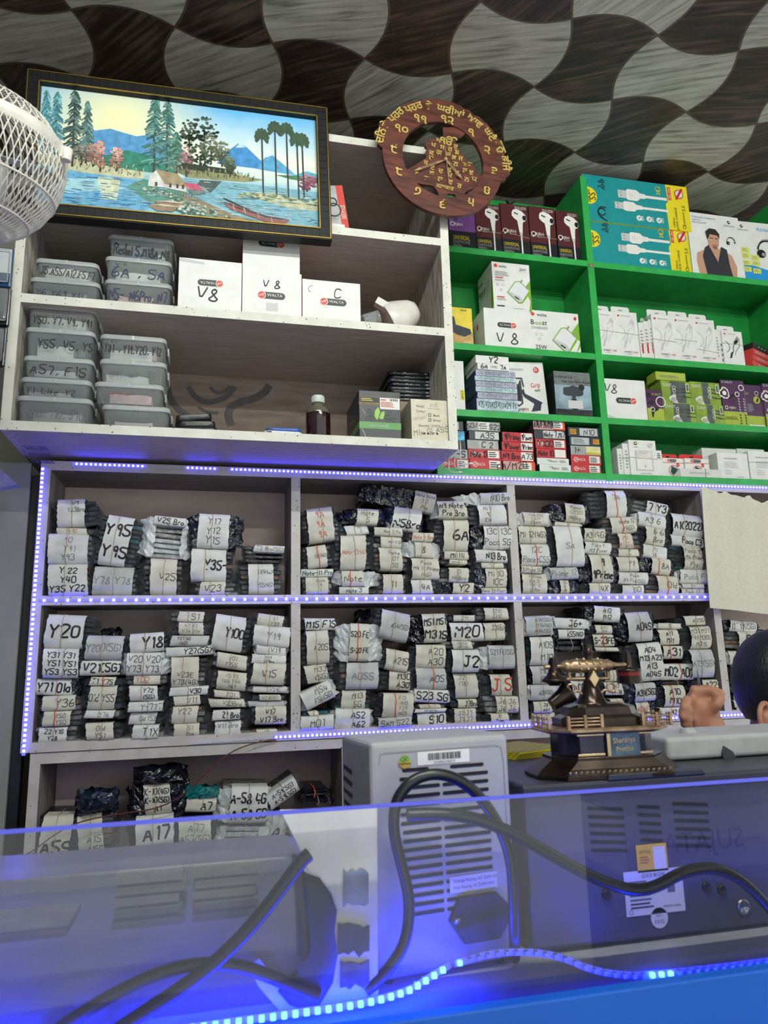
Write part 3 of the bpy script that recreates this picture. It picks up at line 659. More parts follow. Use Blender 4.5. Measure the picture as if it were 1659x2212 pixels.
cubby('lower middle', 620, 1290, 3.072, [
 ['115 142 318 218 85 332 1|M15 F15|Bd', '124 224 272 445 85 332 -2|A20S|Ryd', '120 446 266 566 85 332 -8|M33/(5G)|Ryd', '96 590 302 712 82 325 -24|M54/F54(5G)|Rw', '140 755 205 786 85 306 -2||yt', '88 787 305 880 83 328 -2|M01|d'],
 ['408 177 533 425 330 628 3|S20 FE/S-20 FE|Byow', '386 434 598 610 330 622 1|A05S|gqc', '355 616 512 745 305 572 0|M13/5G|Ryt', '314 740 542 876 305 562 3|A52/A62|BRbw'],
 ['612 98 800 284 560 818 12|A54(5G)|Rqd', '646 352 796 490 590 858 11|A21S|Ryd', '668 490 808 616 600 852 4|M30/A30|BRyd', '628 638 828 795 588 842 2|F13/M13/F23/M23|Royd', '600 798 820 862 590 832 -1|SAM S22|qm'],
 ['892 112 1045 300 822 1087 -1|M51 M51/M31S|Byn', '845 317 1040 470 818 1062 1|A20/A30|Ryd', '850 472 1045 610 828 1082 2|A05|Rqod', '837 614 1058 698 828 1082 4|S23 5G|Bw', '872 709 1010 737 835 1066 0|A31 A73|ryc', '842 741 1048 762 832 1066 0|SAM B21 M4|TB-c', '858 766 1045 852 828 1062 0|S10|BRm'],
 ['1098 121 1235 159 1035 1282 1|J91|yc', '1075 172 1290 290 1062 1302 1|M20|Bd', '1090 293 1220 344 1000 1262 1|A53(5G)/A53 5G|yc', '1086 350 1262 498 1048 1292 1|J2|BRd', '1100 506 1252 668 1068 1312 1|J2/(18)|LUyd', '1125 676 1252 732 1068 1292 1|J7Bro|BRyd', '1100 739 1242 835 1068 1292 0|J7 J7/J7 J7|yd'],
 ['1300 73 1456 150 1250 1482 1|J210/J210|yc', '1297 172 1432 286 1288 1482 -1|J3(6)|RUym', '1325 322 1495 475 1268 1512 1|S21 FE(5G)|Uqw', '1340 514 1475 652 1288 1522 1|J 5|Bryd', '1377 658 1523 768 1298 1542 2|J6 J6/J6 J6|yc', '1342 773 1460 830 1288 1522 0|J7/Prime|Byd']])
cubby('lower right', 1100, 1290, 2.968, [
 ['92 122 258 246 88 292 -2|A14(5G)/M14(4G)/M14(5G)|Rqw', '120 256 262 435 104 312 0|A10S/M10|Rt', '130 442 270 556 114 302 0|M01/Core|Rqn', '125 562 270 660 118 332 0|A33(5G)|Rqw', '145 668 262 740 134 318 0|J8/A6+|BRyt', '145 742 275 795 130 322 0|A5Bro|Ryd'],
 ['277 136 470 202 270 532 3|J6+|BRw', '302 208 468 268 270 482 1|A55(4G)|BRn', '300 272 470 345 296 482 1||xn', '410 440 500 522 330 520 0|M0/A2S|yc', '390 532 505 705 320 522 0|A03S/A02 C|Bd'],
 ['528 62 692 156 480 742 5|A12/M12|Bn', '540 181 645 233 480 682 2|A04S/M04|yd', '527 239 655 316 480 692 0|S-23FE|Byod', '540 322 690 346 500 722 2||yc', '585 420 665 446 520 722 0|M04|yc', '600 470 700 540 520 722 0||yc', '600 546 712 626 560 772 2|A7/16,18|BRyd', '640 652 722 706 590 752 0|A03|ryt'],
 ['738 98 890 284 690 937 -2|A04S|BRqn', '812 294 960 536 742 972 -3|A04/M13 A23/A13/A04S|Bd', '790 550 918 666 748 962 -1|A34[5G]|Bqs', '800 669 880 766 750 962 0|A04E|rys'],
 ['940 168 1085 204 900 1112 2|M34/F34|yw', '945 206 1067 306 928 1112 -1|A11/M11|Byn', '970 314 1093 394 938 1132 1|A31|Byon', '968 428 1165 530 958 1172 1|M02 A02|Bod', '965 536 1150 562 958 1152 0||xs', '976 566 1105 700 938 1142 0|A10/M10|Byod', '955 706 1130 763 948 1142 0|A2 Core|BRc'],
 ['1110 122 1237 180 1088 1277 -1|A32(5G)|Ryd', '1140 187 1270 331 1088 1302 -1|M31 M21/F41 M30S/M31S|yt', '1145 337 1288 515 1138 1322 0|A73(5G)|gqd', '1225 529 1320 590 1158 1362 1|A22|Byt', '1230 600 1310 690 1180 1372 0||yd', '1240 694 1330 782 1190 1380 0||yd']])
cubby('far right', 1100, 1290, 2.968, [
 ['1398 154 1563 226 1372 1602 5|11X 11X(5G)|n', '1450 222 1570 330 1380 1622 2|C31|BRyc', '1392 347 1550 432 1384 1582 1|X|Byw', '1410 437 1510 541 1404 1562 0|C|BRyod', '1416 546 1570 602 1404 1612 0|5 Prime|Bc', '1420 604 1560 656 1404 1600 1|C|y-d', '1425 660 1590 706 1408 1620 1|11 Bro(5G)|yc', '1440 708 1600 756 1410 1640 1|11 Bro(5G)|yc'],
 ['1612 224 1790 288 1595 1800 10|Y1 Y1|c', '1640 300 1790 440 1600 1800 2|C2|Byd', '1640 445 1790 600 1625 1800 0|C3|Bd', '1640 605 1790 756 1625 1800 0|C5|Bd']])
cubby('bottom left', 0, 1570, 2.183, [
 ['196 420 340 612 150 385 2|A5S|DByd'],
 ['375 408 490 600 300 545 -3|A15/A15S|RDyc'],
 ['684 268 806 408 605 882 -3|K-10(4G)/K-10(5G)/A1|Byn', '645 416 822 572 585 856 -2|A17|Bd'],
 ['878 340 1018 398 858 1032 4|A7|BRyt', '845 436 995 556 828 1022 0|A77/A57(5G)|gyd'],
 ['1084 282 1258 452 1018 1272 3|A-58 4G/A-58 5G|Bw', '1050 470 1230 580 1024 1274 4||xw', '1100 592 1215 700 1080 1250 4|A16|BRd'],
 ['1256 276 1410 346 1240 1425 -32|A-59[5G]/A-59[5G]|Bd', '1272 420 1326 560 1262 1345 18|A|Bqw', '1258 566 1396 618 1245 1420 -8|A78(5G)|Rd', '1268 622 1385 732 1255 1410 -9|A78(4G)|Rd', '1340 745 1440 828 1330 1450 -22|(50)|Rd'],
 ['1430 292 1562 330 1424 1568 0||xon', '1430 334 1562 366 1424 1568 1||xn']], .03)
# loose plastic lying over the bottom packets
def crumple(name, label, cat, px, Y, mat, seed, amp=.012, depth=.05):
    x0, y0, x1, y1 = px; r = random.Random(seed); cx, z0, w, h = rect3(x0, y0, x1, y1, Y); mb = MB(); n, m = 9, 6; vs = []
    for s in (0, 1):
        for j in range(m+1):
            for i in range(n+1):
                f, g = i/n, j/m; e = 1-abs(2*f-1)**4; e2 = 1-abs(2*g-1)**4
                vs.append((-w/2+w*f+r.uniform(-.004, .004), (-depth/2 if s == 0 else depth/2)*e*e2+r.uniform(-amp, amp)*.5, h*g*(.86+.14*e)+r.uniform(-amp, amp)*.5))
    K = (n+1)*(m+1)
    for s in (0, 1):
        fs = []
        for j in range(m):
            for i in range(n):
                p = s*K+j*(n+1)+i; q = (p, p+1, p+n+2, p+n+1); fs += [(q[0], q[1], q[2]), (q[0], q[2], q[3])]
        mb.add(vs, fs, mat) if s == 0 else mb.add(vs, fs, mat)
    o = mb.build(name, None, loc=(cx, Y, z0)); tag(o, label, cat); return o
crumple('plastic_pouch', 'blue-grey plastic pouch draped over packets in the base cabinet', 'pouch', (165, 1702, 256, 1756), .02, WRAPN, 3)
crumple('plastic_pouch', 'black plastic pouch sticking up above the tall slip in the base cabinet', 'pouch', (290, 1652, 405, 1690), .03, WRAPK, 4)
crumple('plastic_pouch', 'dark teal pouch behind a cream slip in the base cabinet', 'pouch', (396, 1696, 472, 1728), .04, WRAPT, 5)
crumple('plastic_pouch', 'large navy plastic pouch lying behind packets in the upper middle cubby', 'pouch', (742, 1100, 806, 1150), .06, WRAPK, 6)
crumple('plastic_pouch', 'black pouch between first and second stacks in the upper middle cubby', 'pouch', (718, 1108, 752, 1142), .04, WRAPK, 7)
crumple('plastic_pouch', 'navy pouch tucked behind the tilted grey slip, lower middle cubby', 'pouch', (765, 1318, 815, 1352), .07, WRAPK, 8)
crumple('plastic_pouch', 'black pouch peeking out above the thin stacks, lower left cubby', 'pouch', (218, 1358, 262, 1378), .05, WRAPK, 9)
# ================================================================ GREEN SHELVES: BOXED ACCESSORIES
CARDW = (230, 230, 226); MAROON = pm((84, 34, 38), .35, var=.05); NAVYP = pm((24, 26, 32), .35, var=0); PILL = pm((44, 50, 52), .5, var=0); ORED = pm((226, 66, 46), .5, var=0)
PURP = pm((122, 74, 146), .4, var=.1); TEALP = pm((30, 148, 152), .4, var=.04); YELP = pm((236, 216, 40), .4, var=.02); SKY = pm((40, 150, 220), .4, var=0); LGREY = pm((196, 198, 200), .5, var=0)
Z1, Z2, Z3, Z4 = 2.4662, 2.1527, 1.9477, 1.7722
def pill(F, cu, cv, wf, rot=0, L=2):
    """pill badge: red disc with a leaping mark, and lettering"""
    W, H = F.W, F.H; w = wf*W; h = w*.27; a = math.radians(rot); ca, sa = math.cos(a), math.sin(a)
    P = lambda x, y: (cu+(x*ca-y*sa)/W, cv+(x*sa+y*ca)/H)
    r = h/2; pts = []
    for i in range(13): t = math.radians(-90+15*i); pts.append(P(w/2-r+r*math.cos(t), r*math.sin(t)))
    for i in range(13): t = math.radians(90+15*i); pts.append(P(-w/2+r+r*math.cos(t), r*math.sin(t)))
    F.poly(pts, PILL, L)
    F.poly([P(-w/2+r+r*1.18*math.cos(t), r*1.18*math.sin(t)) for t in [2*math.pi*k/20 for k in range(20)]], WHITE, L+1)
    F.poly([P(-w/2+r+r*math.cos(t), r*math.sin(t)) for t in [2*math.pi*k/20 for k in range(20)]], ORED, L+2)
    F.line([P(-w/2+r+r*x, r*y) for x, y in ((-.7, -.15), (-.3, -.2), (.05, .15), (.4, .3), (.7, .25))], r*.22/H, WHITE, L+3)
    F.line([P(-w/2+r+r*x, r*y) for x, y in ((.05, .15), (.25, -.2), (.5, -.3))], r*.14/H, WHITE, L+3)
    F.text('WALTA', *P(r*.85, h*.04), h*.42/H, WHITE, rot, L+3, wmax=(w-2.6*r)/W)
def brick(px, Y, d, label, art, group, name='charger_box', cat='box', **k): return carton(name, label, cat, group, px, Y, d, k.pop('col', CARDW), art, **k)
# ---- earphone boxes
def bud(F, cu, cv, s, L=3):
    k = F.H/F.W
    F.poly([(cu+k*s*x, cv+s*y) for x, y in ((-.30, .22), (-.24, .36), (-.06, .42), (.18, .34), (.36, .16), (.42, -.02), (.34, -.16), (.22, -.22), (.19, -.5), (.18, -.72), (.02, -.74), (-.02, -.4), (-.05, -.16), (-.2, -.06), (-.3, .06))], WHITE, L)
    F.ell(cu+k*s*.3, cv+s*.0, s*.13, BLACK, L+1, .75); F.line([(cu-k*s*.18, cv+s*.22), (cu-k*s*.02, cv+s*.16)], s*.06, BLACK, L+1)
    F.poly([(cu+k*s*x, cv+s*y) for x, y in ((.02, -.74), (.18, -.72), (.16, -.9), (.06, -.92))], LGREY, L+1)
    F.line([(cu+k*s*.11, cv-s*.9), (cu+k*s*.12, 0.0)], s*.07, WHITE, L)
def ear_art(F):
    F.rect(0, 0, 1, .28, NAVYP, 1); bud(F, .62, .74, .40)
    F.text('ZOO-ZOO', .72, .93, .055, WHITE, 0, 3, .42); F.text('UNIVERSAL', .33, .19, .07, GOLDP, 0, 3, .54); F.text('EARPHONE', .33, .11, .055, GREYP, 0, 3, .54)
    F.text('RJRH', .36, .45, .06, WHITE, 0, 3, .3); F.arc(.13, .45, .04, 0, 360, .014, WHITE, 3); F.line([(.1, .39), (.17, .42)], .02, WHITE, 3); F.lines(.06, .07, .5, .03, 2, GREYP, 2); F.line([(.3, .385), (.52, .40)], .012, GREYP, 3)
for k, (px, lab) in enumerate((((1028, 441, 1082, 539), 'maroon earphone box with black foot, half hidden by the clock'), ((1083.5, 442, 1143, 548), 'maroon earphone box with band slanting down, second along the top shelf'),
        ((1145, 448, 1201, 553), 'maroon earphone box with level rubber band, third along the top shelf'), ((1204, 457, 1252, 560), 'maroon earphone box without band beside the green divider'))):
    o = carton('earphone_box', lab, 'box', 'earphone boxes on the top green shelf', px, .006+.002*k, .045, MAROON, ear_art, zb=Z1, side=BLACK)
    if k < 3: band(o, .40 if k != 1 else .43, TAN, .0008, (.40, .34, .40)[k] if k != 2 else .39)
def pur_art(F):
    F.rect(0, 0, 1, .36, NAVYP, 1); F.text('UNIVERSAL', .45, .22, .09, GOLDP, 0, 3, .62); F.text('EARPHONE', .45, .13, .07, GREYP, 0, 3, .62); F.lines(.12, .08, .55, .03, 2, GREYP, 2)
    for c in ((.7, .62, .22), (.75, .5, .3)): F.arc(c[0], c[1], c[2], 20, 190, .014, NAVYP, 2)
    F.text('RJRH', .35, .5, .06, WHITE, 0, 3, .3); F.arc(.13, .5, .04, 0, 360, .014, WHITE, 3)
carton('earphone_box', 'purple earphone box with black foot below the round clock', 'box', 'earphone boxes on the top green shelf', (970, 436, 1027, 535), .008, .05, PURP, pur_art, zb=Z1, side=BLACK)
mb = MB(); p0 = at(1097, 437, .03); mb.tube([p0+V((.010*math.cos(t*1.7)+.0015*t, .008*math.sin(t*2.3), .006*math.sin(t*1.1)-.004)) for t in [k*.35 for k in range(26)]], .0022, BLACK, 6)
tag(mb.build('coiled_cable'), 'small coil of black cable lying on the maroon earphone boxes', 'cable')
# ---- teal and yellow cable boxes
def ss_art(F):
    F.poly([(.78, 0), (1, 0), (1, 1), (.79, 1), (.80, .62), (.775, .55)], YELP, 1)
    F.ell(.045, .54, .185, YELP, 1, .92); F.rect(0, .36, .045, .73, YELP, 1)
    F.text('Shree', .035, .53, .09, INK, 90, 3); F.text('SS', .075, .53, .14, INK, 90, 3)
    F.text('3.6', .155, .82, .085, INK, 90, 3, xs=1.3); F.text('AMP', .188, .82, .075, INK, 90, 3, xs=1.2)
    for y, x, s in ((.66, .32, 1.0), (.40, .28, .85)):
        F.rect(x, y-.085*s, x+.09, y+.085*s, LGREY, 2); F.rect(x+.02, y+.02, x+.035, y+.05, GREYP, 3); F.rect(x+.02, y-.05, x+.035, y-.02, GREYP, 3)
        F.poly([(x+.08, y-.10*s), (x+.10, y-.125*s), (x+.18, y-.12*s), (x+.21, y-.06*s), (x+.26, y-.05*s), (x+.26, y+.05*s), (x+.21, y+.06*s), (x+.18, y+.12*s), (x+.10, y+.125*s), (x+.08, y+.10*s)], WHITE, 3)
        F.rect(x+.26, y-.03*s, .79, y+.03*s, WHITE, 2)
    F.text('SS', .44, .66, .07, LGREY, 0, 4)
    for i in range(3):
        F.ell(.50+.095*i, .17, .062, WHITE, 2); F.line([(.495+.095*i, .15), (.51+.095*i, .19)], .02, TEALP, 3); F.lines(.525+.095*i, .23, .55+.095*i, .11, 3, WHITE, 2)
    F.arc(.71, .87, .055, 0, 360, .012, GOLDP, 2); F.text('20', .71, .79, .085, YELP, 90, 3); F.text('1', .725, .90, .06, YELP, 90, 3)
    F.rect(.805, .66, .835, .94, RED, 2); F.text('HD-444', .82, .80, .05, WHITE, 90, 3)
    F.ell(.915, .81, .105, RED, 2, 1, n=28); F.ell(.915, .81, .088, LGREY, 3); F.ell(.915, .81, .062, WHITE, 4); F.line([(.885, .70), (.945, .92)], .05, RED, 5)
    F.text('QUICK CHARGE', .865, .24, .05, INK, 90, 3); F.text('1200mm', .835, .16, .045, INK, 90, 3); F.text('Qualcomm', .935, .26, .05, INK, 90, 3); F.text('3.0', .945, .50, .075, INK, 90, 3); F.arc(.935, .08, .035, 0, 330, .01, INK, 3)
def ss1(F):
    ss_art(F); F.arc(.15, .21, .075, 20, 340, .02, INK, 4); F.arc(.165, .2, .12, 60, 260, .02, INK, 4); F.line([(.13, .1), (.19, .02)], .02, INK, 4)
carton('cable_box', 'teal and yellow cable box lying lower against the green divider', 'box', 'teal cable boxes', (1274, 484, 1495, 590), .010, .10, TEALP, ss_art, zb=Z1, side=YELP, bot=YELP)
carton('cable_box', 'teal and yellow cable box on top, with inked scribble beside its label', 'box', 'teal cable boxes', (1266, 391, 1489, 487.5), .004, .10, TEALP, ss1, side=YELP, bot=YELP, tilt=-.5)
# ---- headphone boxes
SKIN = pm((196, 150, 124), .6, var=0); HAIRP = pm((40, 34, 34), .6, var=0); VEST = pm((44, 46, 52), .6, var=0)
def headset(F, cu, cv, s, L=3):
    F.arc(cu, cv, s, 10, 175, s*.16, BLACK, L); F.arc(cu+.01, cv+s*.12, s*1.05, 15, 160, s*.06, GREYP, L); F.ell(cu-s*.7*F.H/F.W, cv-s*.35, s*.42, BLACK, L, 1.1); F.ell(cu+s*.95*F.H/F.W, cv-s*.1, s*.2, BLACK, L)
    F.ell(cu-s*.5*F.H/F.W, cv-s*.42, s*.2, GREYP, L+1)
def hp_art(F):
    F.poly([(.13, 0), (.10, .22), (.12, .34), (.28, .41), (.36, .46), (.50, .46), (.62, .42), (.78, .36), (.86, .18), (.84, 0)], SKIN, 2)
    F.poly([(.27, 0), (.22, .3), (.28, .44), (.38, .50), (.5, .34), (.60, .48), (.70, .44), (.72, .2), (.76, 0)], VEST, 3); F.poly([(.38, .44), (.5, .22), (.58, .44), (.5, .40)], SKIN, 4)
    F.poly([(.37, .44), (.35, .56), (.36, .68), (.52, .70), (.57, .6), (.55, .48), (.46, .41)], SKIN, 5); F.poly([(.34, .58), (.32, .70), (.40, .76), (.52, .755), (.585, .68), (.575, .6), (.54, .655), (.40, .665), (.37, .6)], HAIRP, 6)
    F.line([(.40, .6), (.45, .6)], .012, HAIRP, 6); F.line([(.49, .6), (.54, .6)], .012, HAIRP, 6); F.line([(.43, .49), (.51, .49)], .012, pm((140, 70, 66), .6, var=0), 6); F.poly([(.42, .47), (.52, .47), (.5, .43), (.45, .43)], pm((130, 96, 80), .6, var=0), 6)
    headset(F, .80, .58, .07); F.text('Multimedia Headphone', .32, .93, .030, pm((120, 150, 190), .6, var=0), 0, 3); F.text('with Mic', .18, .885, .030, pm((120, 150, 190), .6, var=0), 0, 3); F.text('ZEB-PLEASANT', .23, .84, .026, GREYP, 0, 3)
    F.ell(.80, .90, .026, INK, 3); F.line([(.77, .885), (.83, .915)], .012, WHITE, 4); F.text('ZEBRONICS', .80, .84, .026, GREYP, 0, 3)
def hp2(F):
    F.poly([(0, 0), (1, 0), (1, .12), (.5, .2), (0, .3)], SKY, 1); F.ell(.14, .91, .026, INK, 3); F.line([(.12, .9), (.16, .92)], .012, WHITE, 4); F.text('ZEBRONICS', .16, .85, .026, GREYP, 0, 3)
    F.text('PLEASANT', .62, .88, .05, SKY, 0, 3, .5); headset(F, .60, .52, .17)
    for i, (a, b) in enumerate(((.08, .5), (.08, .4), (.26, .38), (.08, .28), (.26, .28), (.08, .17), (.26, .15))):
        F.rect(a, b-.04, a+.15, b+.045, pm((216, 220, 90), .5, var=0), 3); F.lines(a+.02, b+.03, a+.13, b-.02, 2, GREYP, 4)
carton('headphone_box', 'white headphone box picturing a man in a dark sleeveless vest', 'box', 'headphone boxes', (1491, 465, 1602, 600), .006, .075, CARDW, hp_art, zb=Z1, side=SKY)
carton('headphone_box', 'white and blue headphone box showing a large black headset', 'box', 'headphone boxes', (1593+2, 483, 1700, 607), .004, .075, CARDW, hp2, zb=Z1, side=SKY, yaw=-2, dz=0)
# ---- row two, left bay: chargers
def adaptor(F, cu, cv, s, L=2):
    k = F.H/F.W; q = lambda pts: [(cu+k*s*x, cv+s*y) for x, y in pts]
    F.poly(q(((-.62, -.08), (-.14, .58), (.12, .62), (.66, .12), (.62, -.06), (.22, -.62), (.0, -.66))), LIME, L)
    F.poly(q(((-.57, -.09), (-.12, .53), (.10, .57), (.60, .10), (.20, -.50))), pm((226, 226, 228), .4, var=0), L+1); F.poly(q(((-.57, -.09), (.02, -.32), (.22, -.5), (.2, -.56), (0, -.6))), LGREY, L+2)
    F.poly(q(((-.57, -.09), (-.5, -.02), (.1, -.26), (.22, -.5), (.16, -.57), (0, -.60))), LGREY, L+2)
    F.line(q(((-.2, -.3), (.0, -.42))), s*.07, BLACK, L+3); F.line(q(((.16, .52), (.26, .66))), s*.09, GREYP, L+1); F.line(q(((.5, .2), (.6, .34))), s*.09, GREYP, L+1)
def boost_small(F):
    F.poly([(1, .0), (1, .66), (.84, .5), (1, .16)], LIME, 1); F.poly([(.92, 0), (1, 0), (1, .3)], LIME, 1); adaptor(F, .66, .40, .38)
    F.ell(.10, .92, .04, ORED, 2, n=6); F.text('walta', .28, .915, .055, INK, 0, 3); F.text('25W', .82, .88, .05, INK, 0, 3); F.text('Smart Charger', .82, .835, .018, GREYP, 0, 3)
    F.lines(.07, .81, .5, .70, 5, GREYP, 2); F.rect(.07, .66, .28, .68, RED, 2); F.lines(.07, .64, .38, .59, 2, GREYP, 2)
    for c in ((.12, .52), (.27, .52), (.21, .41)): F.arc(c[0], c[1], .026, 0, 360, .006, GREYP, 2)
    F.rect(.09, .25, .29, .27, RED, 2); F.lines(.09, .24, .4, .19, 2, GREYP, 2); F.rect(.08, .06, .28, .085, INK, 2); F.lines(.5, .05, .95, .03, 1, GREYP, 2)
def boost_left(F):
    F.poly([(.82, 0), (1, .1), (1, .8), (.9, .55)], LIME, 1); F.text('walta', .22, .82, .06, INK, 0, 2, .3); F.ell(.05, .82, .03, ORED, 2); F.text('Boost', .3, .62, .11, INK, 0, 2, .55); F.text('CHARGER', .3, .53, .05, GREYP, 0, 2, .5)
    F.poly([(.5, .15), (.62, .7), (.82, .72), (.86, .2), (.7, .06)], LGREY, 2)
def boost_big(F):
    F.poly([(.80, .46), (1, .78), (1, 0), (.9, 0), (1, .3)], LIME, 1); F.poly([(.9, 0), (1, .16), (1, 0)], WHITE, 2); adaptor(F, .68, .32, .50)
    F.ell(.07, .90, .05, ORED, 2, n=6); F.text('walta', .25, .895, .08, INK, 0, 3); F.text('B', .055, .70, .125, INK, 0, 3); F.text('oo', .17, .69, .11, LIME, 0, 3); F.text('st', .30, .70, .12, INK, 0, 3); F.text('CHARGER', .19, .565, .065, GREYP, 0, 3)
    F.ell(.93, .87, .045, RED, 2, .8); F.text('25W', .20, .09, .10, INK, 0, 3)
    for c in ((.12, .40), (.22, .40), (.17, .29)): F.arc(c[0], c[1], .03, 0, 360, .006, GREYP, 2)
brick((1146, 674, 1252, 764), .010, .09, 'wide charger box with bold lettering and a large adaptor picture', boost_big, 'charger boxes in the green bay', zb=Z2)
def v8a(F): pill(F, .48, .58, .40, 180); F.hand('V 8', .46, .22, .28, INK, 3, 4, w=.09, seed=3)
def v8l(F): F.rect(.5, .6, .6, .75, RED, 2); F.lines(.1, .8, .4, .2, 6, GREYP, 2)
o1 = brick((1047, 669, 1147, 752), .004, .12, 'plain white carton with upside-down pill badge, holding up a charger box', v8a, 'charger boxes in the green bay', zb=Z2, left=v8l)
o2 = brick((1065, 570, 1146, 671), .006, .12, 'tall charger box with grey adaptor picture, standing on a white carton', boost_small, 'charger boxes in the green bay', left=boost_left)
o2.location.z = o1.location.z + o1['_h'] + .0006
def holder_pic(F):
    F.rect(0, 0, 1, .3, pm((200, 160, 96), .5, var=.1), 1); F.text('Ubon', .68, .93, .06, INK, 0, 3, .4); F.poly([(.0, .1), (.0, .72), (.2, .78), (.36, .72), (.4, .52), (.7, .46), (.9, .42), (.95, .3), (.7, .2), (.45, .24), (.3, .3), (.1, .06)], pm((48, 52, 60), .4, var=.2), 2)
    F.poly([(.0, .4), (.0, .66), (.12, .68), (.18, .5)], pm((90, 160, 210), .4, var=0), 3); F.text('BKR-22', .78, .06, .04, WHITE, 0, 3, .3)
carton('holder_box', 'yellow box picturing a dark bike phone holder, beside the white upright', 'box', None, (960, 664, 1021, 744), .006, .07, pm((232, 208, 70), .4, var=.05), holder_pic, zb=Z2)
# ---- row three, left bay
def tall_w(F): F.rect(.8, .2, .98, .4, YELP, 2); F.text('GRIP NOTE', .89, .3, .05, INK, 90, 3, .4); F.ell(.32, .28, .03, BLACK, 2)
carton('accessory_box', 'tall white box with small yellow tag, tucked behind the white upright', 'box', None, (955, 779, 1003, 881), .004, .10, CARDW, tall_w, zb=Z3)
GLW = pm((150, 152, 176), .22, var=.2, scale=30); GLB = pm((58, 66, 104), .3, var=.1)
def slip_txt(t, seed):
    def f(F):
        F.rect(.01, .06, .99, .94, pm((176, 180, 196) if seed % 2 else (184, 208, 212), .25, var=.15, scale=50), 1)
        for i in range(3): F.hand(t[i], .18+.31*i, .5, .45, INKN, 0, 3, w=.09, wmax=.28, seed=seed+i)
        F.rect(.39, .06, .40, .94, LGREY, 2); F.rect(.67, .06, .68, .94, LGREY, 2)
    return f
zb = Z3
G6 = 'stacked screen guard boxes in the green bay'
for k, (x0, x1, y0, y1) in enumerate(((1030, 1119, 862, 880), (1032, 1118.5, 849, 862), (1028, 1118, 837, 850), (1028, 1117, 825, 838), (1026, 1115, 814, 826), (1028, 1114, 801, 814))):
    o = carton('screen_guard_box', 'slim %s screen guard box with handwritten edge, %s up the stack' % ('lilac' if k % 2 else 'pale blue', ORD[k+1]), 'box', G6, (x0, y0, x1, y1), .002+.001*(k % 2), .10, GLW, slip_txt(('V25 V21', 'V23 V27', 'V29 T1'), k+2), zb=zb, side=GLB)
    zb = o.location.z + o['_h'] + .0004
def t6(F): F.hand('6A', .2, .5, .72, INK, 0, 3, w=.16, seed=2); F.hand('7A', .80, .5, .66, INK, 0, 3, w=.16, seed=4); F.rect(.4, .3, .62, .7, LGREY, 2); F.text('ONE', .53, .5, .22, INKG, 0, 3)
def ty2(F): F.hand('Y2', .52, .5, .72, INK, 0, 3, w=.16, seed=6)
o = carton('screen_guard_box', 'white slim box marked twice in bold ink, under the topmost white box', 'box', G6, (1032, 786, 1100, 803), .0, .10, CARDW, t6, zb=zb); zb = o.location.z+o['_h']+.0004
o = carton('screen_guard_box', 'white slim box on the very top of the screen guard stack', 'box', G6, (1028, 769, 1099, 788), .001, .10, CARDW, ty2, zb=zb)
def grip_art(F):
    F.text('PORTRONICS', .30, .86, .04, GREYP, 0, 3, .34); F.rect(.06, .84, .10, .88, RED, 3); F.ell(.80, .86, .055, RED, 2); F.lines(.74, .9, .86, .83, 3, WHITE, 3)
    DK = pm((40, 46, 66), .45, var=.1)
    F.line([(.18, .56), (.30, .56), (.36, .66), (.36, .25), (.26, .2), (.19, .26), (.18, .56), (.20, .70), (.40, .70), (.43, .55)], .025, DK, 3); F.poly([(.2, .3), (.2, .58), (.34, .6), (.34, .28)], BLACK, 2)
    F.poly([(.36, .46), (.42, .52), (.45, .42), (.62, .36), (.88, .26), (.84, .24), (.80, .12), (.56, .10), (.66, .24), (.42, .36)], DK, 3)
    F.text('Grip', .74, .58, .085, RED, 6, 3, xs=.8); F.text('ten', .78, .49, .06, INK, 6, 3); F.text('CLAMP', .22, .13, .06, INK, 0, 3); F.text('M', .45, .135, .06, RED, 0, 3); F.text('Mobile Holder', .26, .065, .035, GREYP, 0, 3)
carton('holder_box', 'white phone clamp box leaning back beside the screen guard stack', 'box', None, (1098, 783, 1182, 893), .035, .06, CARDW, grip_art, zb=Z3, tilt=-3)
def mir_art(F):
    F.rect(0, .70, 1, 1, pm((120, 126, 124), .2, var=.1), 1); F.rect(0, 0, 1, .70, pm((158, 184, 196), .2, var=.25, scale=12), 1); F.rect(0, .0, 1, .16, pm((60, 66, 66), .25, var=.3, scale=14), 2)
    F.text('Universal Car', .27, .88, .055, INK, 0, 3); F.text('Rear View Mirror Mount', .60, .78, .055, INK, 0, 3, .76); DK = pm((60, 66, 72), .3, var=0)
    F.poly([(.22, .5), (.24, .64), (.4, .66), (.5, .7), (.66, .66), (.78, .62), (.78, .5), (.7, .46), (.3, .46)], DK, 3); F.ell(.74, .66, .07, BLACK, 3); F.rect(.46, .38, .56, .48, DK, 3); F.rect(.44, .36, .58, .39, BLACK, 4); F.rect(.34, .18, .74, .36, pm((206, 206, 204), .3, var=0), 4); F.rect(.46, .15, .60, .18, BLACK, 4)
carton('mirror_mount_box', 'glossy grey car mirror mount box at the end of the third row', 'box', None, (1199, 804, 1277, 898), .010, .075, pm((118, 126, 128), .15, var=.1), mir_art, zb=Z3, side=pm((40, 46, 44), .15, var=.3, scale=20), rough=.15)
